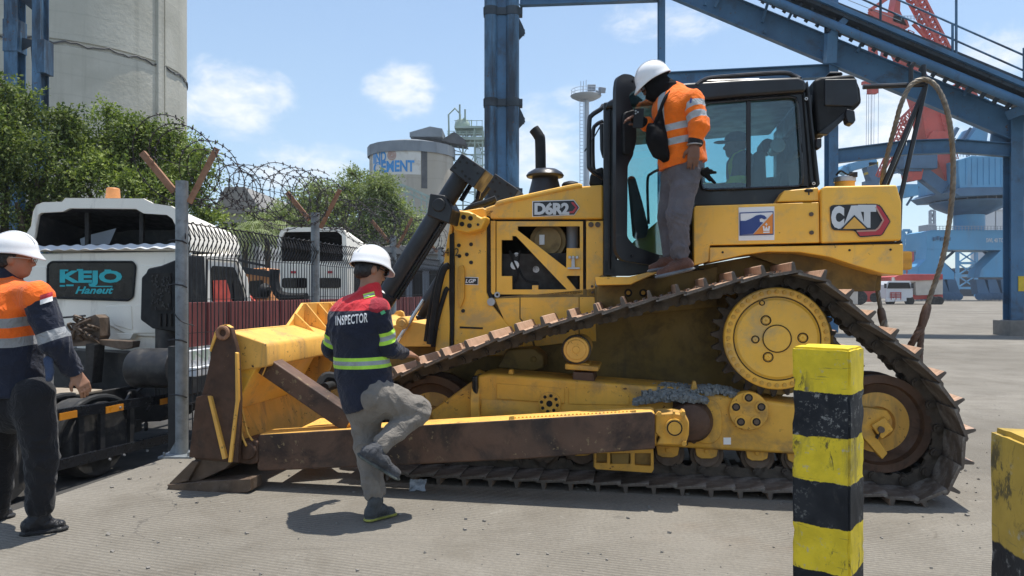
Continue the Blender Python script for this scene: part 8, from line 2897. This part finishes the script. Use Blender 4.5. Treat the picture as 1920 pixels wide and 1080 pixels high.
    for a, b, c in ((hiN, knN, anN), (hiF, knF, anF)): S.cap(a, b, .114, .088, .05); S.cap(b, c.lerp(b, .14), .086, .068, .03)
    S.wrinkle(.005, 26, 19); S.wrinkle(.009, 55, 7, knN, .14); S.wrinkle(.010, 60, 8, anN + up * .08, .14); S.wrinkle(.008, 50, 9, hiN - up * .05, .15); S.wrinkle(.008, 55, 2, (knN + anN) / 2, .15)
    S.obj('trousers', garment('grey_jeans', [(.118, .108, .118)], .9), t)
    sm = garment('brown_boot', [(.105, .046, .030), ('sole', (.14, .15, .16), .7)], .6, 120, .25)
    b_ = shoe(t, J(1303, 506, 5.60), J(1229, 523, 5.56), anN + up * .0, Vector((-.1, 0, 1)), sm, w=.050, sole=.026)
    mb = MB()
    hh, tt = J(1303, 506, 5.60), J(1229, 523, 5.56)
    for k in range(4):
        c = hh.lerp(tt, .45 + .08 * k) + up * (.118 - .013 * k); mb.tube(catmull([c + Vector((0, .03, -.008)), c + up * .004, c + Vector((0, -.03, -.008))], 4), .0035, 5)
    mb.build('lace', M['rope_dark'], b_)
    shoe(t, J(1280, 500, 5.84), J(1214, 512, 5.80), anF, Vector((-.1, 0, 1)), sm, w=.050, sole=.026)
    # phone in the raised hand, sling pouch across the chest
    ph = MB(); c = J(1197, 222, 5.63); ph.box(c, (.078, .010, .150), (.0, .06, -.35)); o = ph.build('phone', M['phone'], None, bevel=.008, smooth=35)
    tag(o, 'black phone held up by the person in orange beside the open cab door', 'phone')
    mb = MB(); 
    for dx, dz_ in ((-.022, .055), (-.022, .035), (-.006, .045)): mb.cyl(c + Vector((dx, -.012, dz_)), c + Vector((dx, -.004, dz_)), .007, n=10)
    l_ = mb.build('phone_lens', M['lens'], None); l_.parent = o
    S = Sdf(.0075)
    S.cap(J(1238, 212, 5.62), J(1232, 262, 5.60), .030, .075, .05, fw, .8); S.cap(J(1232, 262, 5.60), J(1247, 292, 5.62), .085, .05, .05, fw, .85); S.cap(J(1222, 242, 5.58), J(1236, 285, 5.60), .045, .055, .04)
    S.wrinkle(.006, 40, 3)
    bag = thing('pouch', J(1232, 262, 5.60), 0, 'black sling pouch hanging in front of the chest of the person in orange', 'bag')
    S.obj('bag_body', M['cloth_black'], bag)
    mb = MB(); mb.tube(catmull([J(1224, 240, 5.56), J(1236, 212, 5.56), J(1248, 182, 5.58), J(1262, 168, 5.66)], 6), .013, 6); mb.build('strap', M['cloth_black'], bag)
    # fingerless glove and a spare glove at the hip
    S = Sdf(.0065); S.cap(wrF, wrF + Vector((-.06, -.015, .025)), .040, .042, .02); S.obj('glove', M['cloth_black'], t)
    S = Sdf(.0065)
    rr = random.Random(2)
    g0 = J(1318, 322, 5.60)
    for k in range(6):
        S.cap(g0, g0 + Vector((rr.uniform(-.02, .10), rr.uniform(-.03, .02), rr.uniform(-.09, .07))), .022, .011, .012)
    S.obj('spare_glove', M['cloth_black'], t)
    return t


# ---------------------------------------------------------------- man at the left edge
def build_left():
    J = lambda x, y, Y: wp(x - 8, y, Y)
    base = J(60, 990, 4.60); base.z = 0
    t = thing('person', base, 0, 'person in orange and navy jacket and black trousers walking towards the white truck', 'person')
    up = Vector((0, 0, 1)); fw = Vector((.80, .60, 0)).normalized(); rt_ = Vector((.60, -.80, 0))
    pel, wai, che, nek, hed = J(33, 735, 4.68), J(30, 675, 4.68), J(22, 590, 4.66), J(20, 528, 4.66), J(36, 485, 4.66)
    shR, elR, wrR = J(78, 556, 4.50), J(112, 642, 4.52), J(149, 700, 4.62)
    shL, elL, wrL = J(-35, 556, 4.80), J(-50, 650, 4.84), J(-20, 715, 4.95)
    hiR, knR, anR = J(70, 745, 4.58), J(86, 860, 4.58), J(82, 962, 4.58)
    hiL, knL, anL = J(5, 745, 4.76), J(8, 860, 4.82), J(2, 958, 4.84)
    hd_f = Vector((.93, .36, -.06)).normalized()
    S = Sdf(.0078)
    S.cap(pel, che, .14, .15, .05, fw, .8); S.cap(shL, shR, .065, .065, .06); S.cap(che, nek, .09, .062, .05); S.cap(nek - up * .02, hed - up * .03, .062, .060, .03)
    for a, b, c in ((shR, elR, wrR), (shL, elL, wrL)): S.cap(a, b, .054, .044, .03); S.cap(b, c, .044, .030, .02)
    for a, b, c in ((hiR, knR, anR), (hiL, knL, anL)): S.cap(a, b, .09, .06, .04); S.cap(b, c, .06, .04, .03)
    add_head(S, hed, hd_f, up, 1.0)
    add_hand(S, wrR, Vector((.50, .12, -.86)), Vector((.75, -.6, .2)), 1, .55, 1.05)
    add_hand(S, wrL, Vector((.3, .3, -.9)), Vector((.5, .6, .2)), -1, .5)
    S.obj('body', M['skin'], t)
    r, f, u = basis(hd_f, up)
    S = Sdf(.006)
    S.ell(hed + u * .020 - f * .012, (r, f, u), (.081, .098, .100), .01); S.cap(hed - f * .06 - u * .03 - r * .03, hed - f * .06 - u * .03 + r * .03, .042, .042, .02); S.wrinkle(.003, 160, 3)
    hc, hf, hu = nv(hed), nv(f), nv(u)
    S.obj('hair', M['hair'], t, cut=lambda P: np.maximum((P - hc) @ hf - .012 - ((P - hc) @ hu) * .55, -((P - hc) @ hu) - .060))
    helmet(t, hed + u * .044 - f * .004, hd_f + up * .02, up, .98)
    mb = MB()
    for g in (-1, 1):
        mb.tube(catmull([hed + r * g * .082 - f * .01 + u * .004, hed + r * g * .080 + f * .05 + u * .006, hed + r * g * .06 + f * .100 + u * .004], 4), .003, 6)
        mb.tube([hed + r * g * .038 + f * .108 + u * .002 + (r * math.cos(a) * .022 + u * math.sin(a) * .017) for a in np.linspace(0, 2 * math.pi, 15)[:-1]], .0025, 5, closed=True)
    mb.build('glasses', M['silver'], t)
    S = Sdf(.0078)
    S.cap(shL, shR, .095, .095, .08); S.ell(che, (rt_, fw, up), (.245, .185, .20), .06)
    S.cap(che, wai, .225, .222, .06, fw, .84); S.cap(wai, pel - up * .01, .222, .225, .05, fw, .86); S.cap(nek - up * .05, nek + up * .012, .105, .082, .04)
    S.wrinkle(.006, 22, 24); S.wrinkle(.008, 40, 8, wai, .22); S.wrinkle(.006, 50, 2, che, .2)
    def hgt(py): return CH - (py - HY) / F * 4.5
    def hz(V): return V[:, 2] - .20 * np.maximum(0, (V[:, 0] - wp(25, 600, 4.5).x))
    def orange(V): return hgt(648) - hz(V)
    def refl(V): return np.minimum(np.abs(hz(V) - hgt(606)) - .029, np.abs(hz(V) - hgt(643)) - .029)
    mat = garment('left_jacket', [(.016, .020, .036), ('orange', (.85, .15, .018), .85), ('refl', (.27, .28, .29), .45)])
    hem = pel.z - .015
    jk = S.obj('jacket', mat, t, {'orange': orange, 'refl': refl}, cut=lambda P: hem - P[:, 2])
    SL = sleeves(t, ((shR, elR, wrR), (shL, elL, wrL)), mat, .092, .080, .058, {'refl': (.255, .032)}, 'orange', .035, 5)
    S2 = Sdf(.007); S2.cap(nek + up * .0, nek + up * .03, .092, .088, .02); S2.obj('collar', garment('navy_collar', [(.016, .020, .036)]), t)
    # small red and white flag on the sleeve
    c = wp(87, 559, 4.5)
    vw_ = Vector((c.x, c.y, c.z - CH)).normalized()
    for nm, dy, m_ in (('sleeve_flag_red', .014, M['decal_red']), ('sleeve_flag_white', -.014, M['white'])):
        pts = [(x * .038, y * .014 + dy + x * .012) for y in (-1, 0, 1) for x in (-1, -.5, 0, .5, 1)]
        P = np.array([nv(c + Vector((x, 0, y))) for x, y in pts]) - nv(vw_) * .3
        tt = np.zeros(len(P)); v = nv(vw_)
        for _ in range(40): tt += np.clip(np.minimum(S.at(P + tt[:, None] * v), SL[0].at(P + tt[:, None] * v)) - .004, -.02, .05) * .8
        P = P + tt[:, None] * v
        MB().add([Vector(q) for q in P], [(j * 5 + i, j * 5 + i + 1, j * 5 + 6 + i, j * 5 + 5 + i) for j in range(2) for i in range(4)]).build(nm, m_, jk, smooth=0)
    S = Sdf(.0085)
    S.cap(pel + up * .02, pel - up * .06, .200, .200, .05, fw, .88)
    for a, b, c in ((hiR, knR, anR), (hiL, knL, anL)): S.cap(a, b, .126, .094, .05); S.cap(b, c + up * .045, .093, .080, .03)
    S.wrinkle(.005, 24, 29); S.wrinkle(.009, 40, 7, knR, .18); S.wrinkle(.009, 55, 8, anR + up * .06, .14)
    S.obj('trousers', garment('black_trousers', [(.012, .012, .014)], .85), t)
    sm = garment('black_boot', [(.014, .014, .016), ('sole', (.02, .02, .02), .8)], .38, 100, .2)
    h0, t0_ = J(44, 1006, 4.52), J(138, 978, 4.66); h0.z = t0_.z = 0
    shoe(t, h0, t0_, anR - up * .02, up, sm, w=.052)
    h0, t0_ = J(-45, 985, 4.80), J(38, 968, 4.92); h0.z = t0_.z = 0
    shoe(t, h0, t0_, anL - up * .02, up, sm, w=.052)
    # folded cloth tucked in the hip pocket
    S = Sdf(.007); p0 = J(101, 690, 4.50); S.cap(p0 + up * .05, p0 - up * .06, .028, .022, .02); S.wrinkle(.006, 60, 2); S.obj('pocket_cloth', garment('blue_cloth', [(.05, .075, .14)]), t)


# ---------------------------------------------------------------- operator in the cab
def build_operator():
    J = lambda x, y, v: DZ.m @ DZ.onY(x, y, v)
    vv = 1.45
    base = J(1385, 372, vv)
    t = thing('person', base, 0, 'person in peaked cap and yellow vest seated inside the bulldozer cab', 'person')
    up = Vector((0, 0, 1)); fw = -(DZ.m.to_3x3() @ Vector((1, 0, 0))); sdv = DZ.m.to_3x3() @ Vector((0, 1, 0))
    pel, che, nek, hed = J(1392, 372, vv), J(1390, 318, vv), J(1388, 294, vv), J(1380, 272, vv)
    shA, shB = che + up * .05 - sdv * .18, che + up * .05 + sdv * .18
    S = Sdf(.010)
    S.cap(pel, che, .12, .13, .05, fw, .8); S.cap(shA, shB, .06, .06, .05); S.cap(che, nek, .08, .055, .05); S.cap(nek, hed, .055, .055, .03)
    hands = []
    for sh, q in ((shA, -1), (shB, 1)):
        el = sh + fw * .10 - up * .26; wr = el + fw * .26 + up * .03
        S.cap(sh, el, .05, .042, .03); S.cap(el, wr, .042, .03, .02); hands.append((sh, el, wr)); add_hand(S, wr, fw, up, q, .8)
        kn = pel + fw * .42 + sdv * q * .1; S.cap(pel + sdv * q * .08, kn, .08, .06, .04); S.cap(kn, kn - up * .42 + fw * .05, .06, .04, .03)
    add_head(S, hed, fw, up)
    S.obj('body', M['skin_dark'], t)
    S = Sdf(.010)
    S.cap(pel, che, .155, .165, .05, fw, .82); S.cap(shA, shB, .085, .085, .06); S.cap(che, nek - up * .02, .11, .08, .04)
    for a, b, c in hands: S.cap(a, b, .07, .062, .04); S.cap(b, c, .06, .046, .03)
    S.wrinkle(.006, 30, 3)
    cn, fn, sn = nv(che), nv(fw), nv(sdv)
    def vest(V):
        return np.maximum(np.abs((V - cn) @ sn) - .17, np.abs(((V - cn) @ fn) - .02) - .13) * np.sign(1)
    S.obj('shirt', garment('operator_shirt', [(.035, .042, .055), ('vest', (.42, .55, .05), .8)]), t, {'vest': lambda V: np.minimum(np.abs(np.abs((V - cn) @ sn) - .10) - .035, np.abs(V[:, 2] - cn[2] + .12) - .03)})
    S = Sdf(.010)
    for q in (-1, 1):
        kn = pel + fw * .42 + sdv * q * .1; S.cap(pel + sdv * q * .08, kn, .10, .08, .05); S.cap(kn, kn - up * .40 + fw * .05, .08, .065, .03)
    S.obj('trousers', garment('operator_trousers', [(.03, .032, .04)]), t)
    r, f, u = basis(fw, up)
    S = Sdf(.007)
    S.ell(hed + u * .050 - f * .006, (r, f, u), (.090, .108, .075), .01)
    S.ell(hed + u * .030 + f * .125, (r, f, u), (.072, .075, .009), .012)
    S.obj('cap', garment('cap_cloth', [(.018, .020, .026)]), t, cut=lambda P: nv(hed)[2] + .022 - P[:, 2])


build_inspector()
build_orange()
build_left()
build_operator()
# ================================================================ small joined pieces and air
for o in list(SC.objects):
    b_ = o.name.split('.')[0]
    if o.type == 'MESH' and o.parent is not None and b_ in ('bolt_set', 'bolt_pair', 'grille_mesh', 'hoist_rope', 'mesh_panel', 'crown', 'underbody_fittings', 'guard_bolt', 'door_latch', 'clamp_ring', 'engine_fitting'):
        o['kind'] = 'stuff'
mb = MB(); rg = random.Random(77)
for k in range(520):
    d_ = rg.uniform(3.2, 9); x_ = rg.uniform(-.62, .68) * d_
    if x_ < E1.x + (d_ - E1.y) * .19 + .1: continue
    r_ = rg.choice((.003, .004, .005, .007, .010)) * rg.uniform(.7, 1.3)
    mb.box((x_, d_, r_ * .4), (r_ * 2, r_ * 1.6, r_ * 1.1), (rg.random() * .5, rg.random() * .5, rg.random() * 3))
o = mb.build('grit', M['concrete_foot'], smooth=0); tag(o, 'loose grit scattered over the concrete in front of the bulldozer', 'grit', kind='stuff')
mb = MB(); mb.span((-260, -30, -2.0), (420, 330, 56))
hz_ = mb.build('haze', [], smooth=0)
hz_['kind'] = 'stuff'
hm = bpy.data.materials.new('haze')
hm.use_nodes = True
t = NT(hm.node_tree)
v_ = t.n('ShaderNodeVolumePrincipled')
v_.inputs['Color'].default_value = (.86, .92, 1, 1)
v_.inputs['Density'].default_value = .00035
v_.inputs['Anisotropy'].default_value = .3
o_ = t.n('ShaderNodeOutputMaterial')
t.t.links.new(v_.outputs[0], o_.inputs['Volume'])
hz_.data.materials.append(hm)
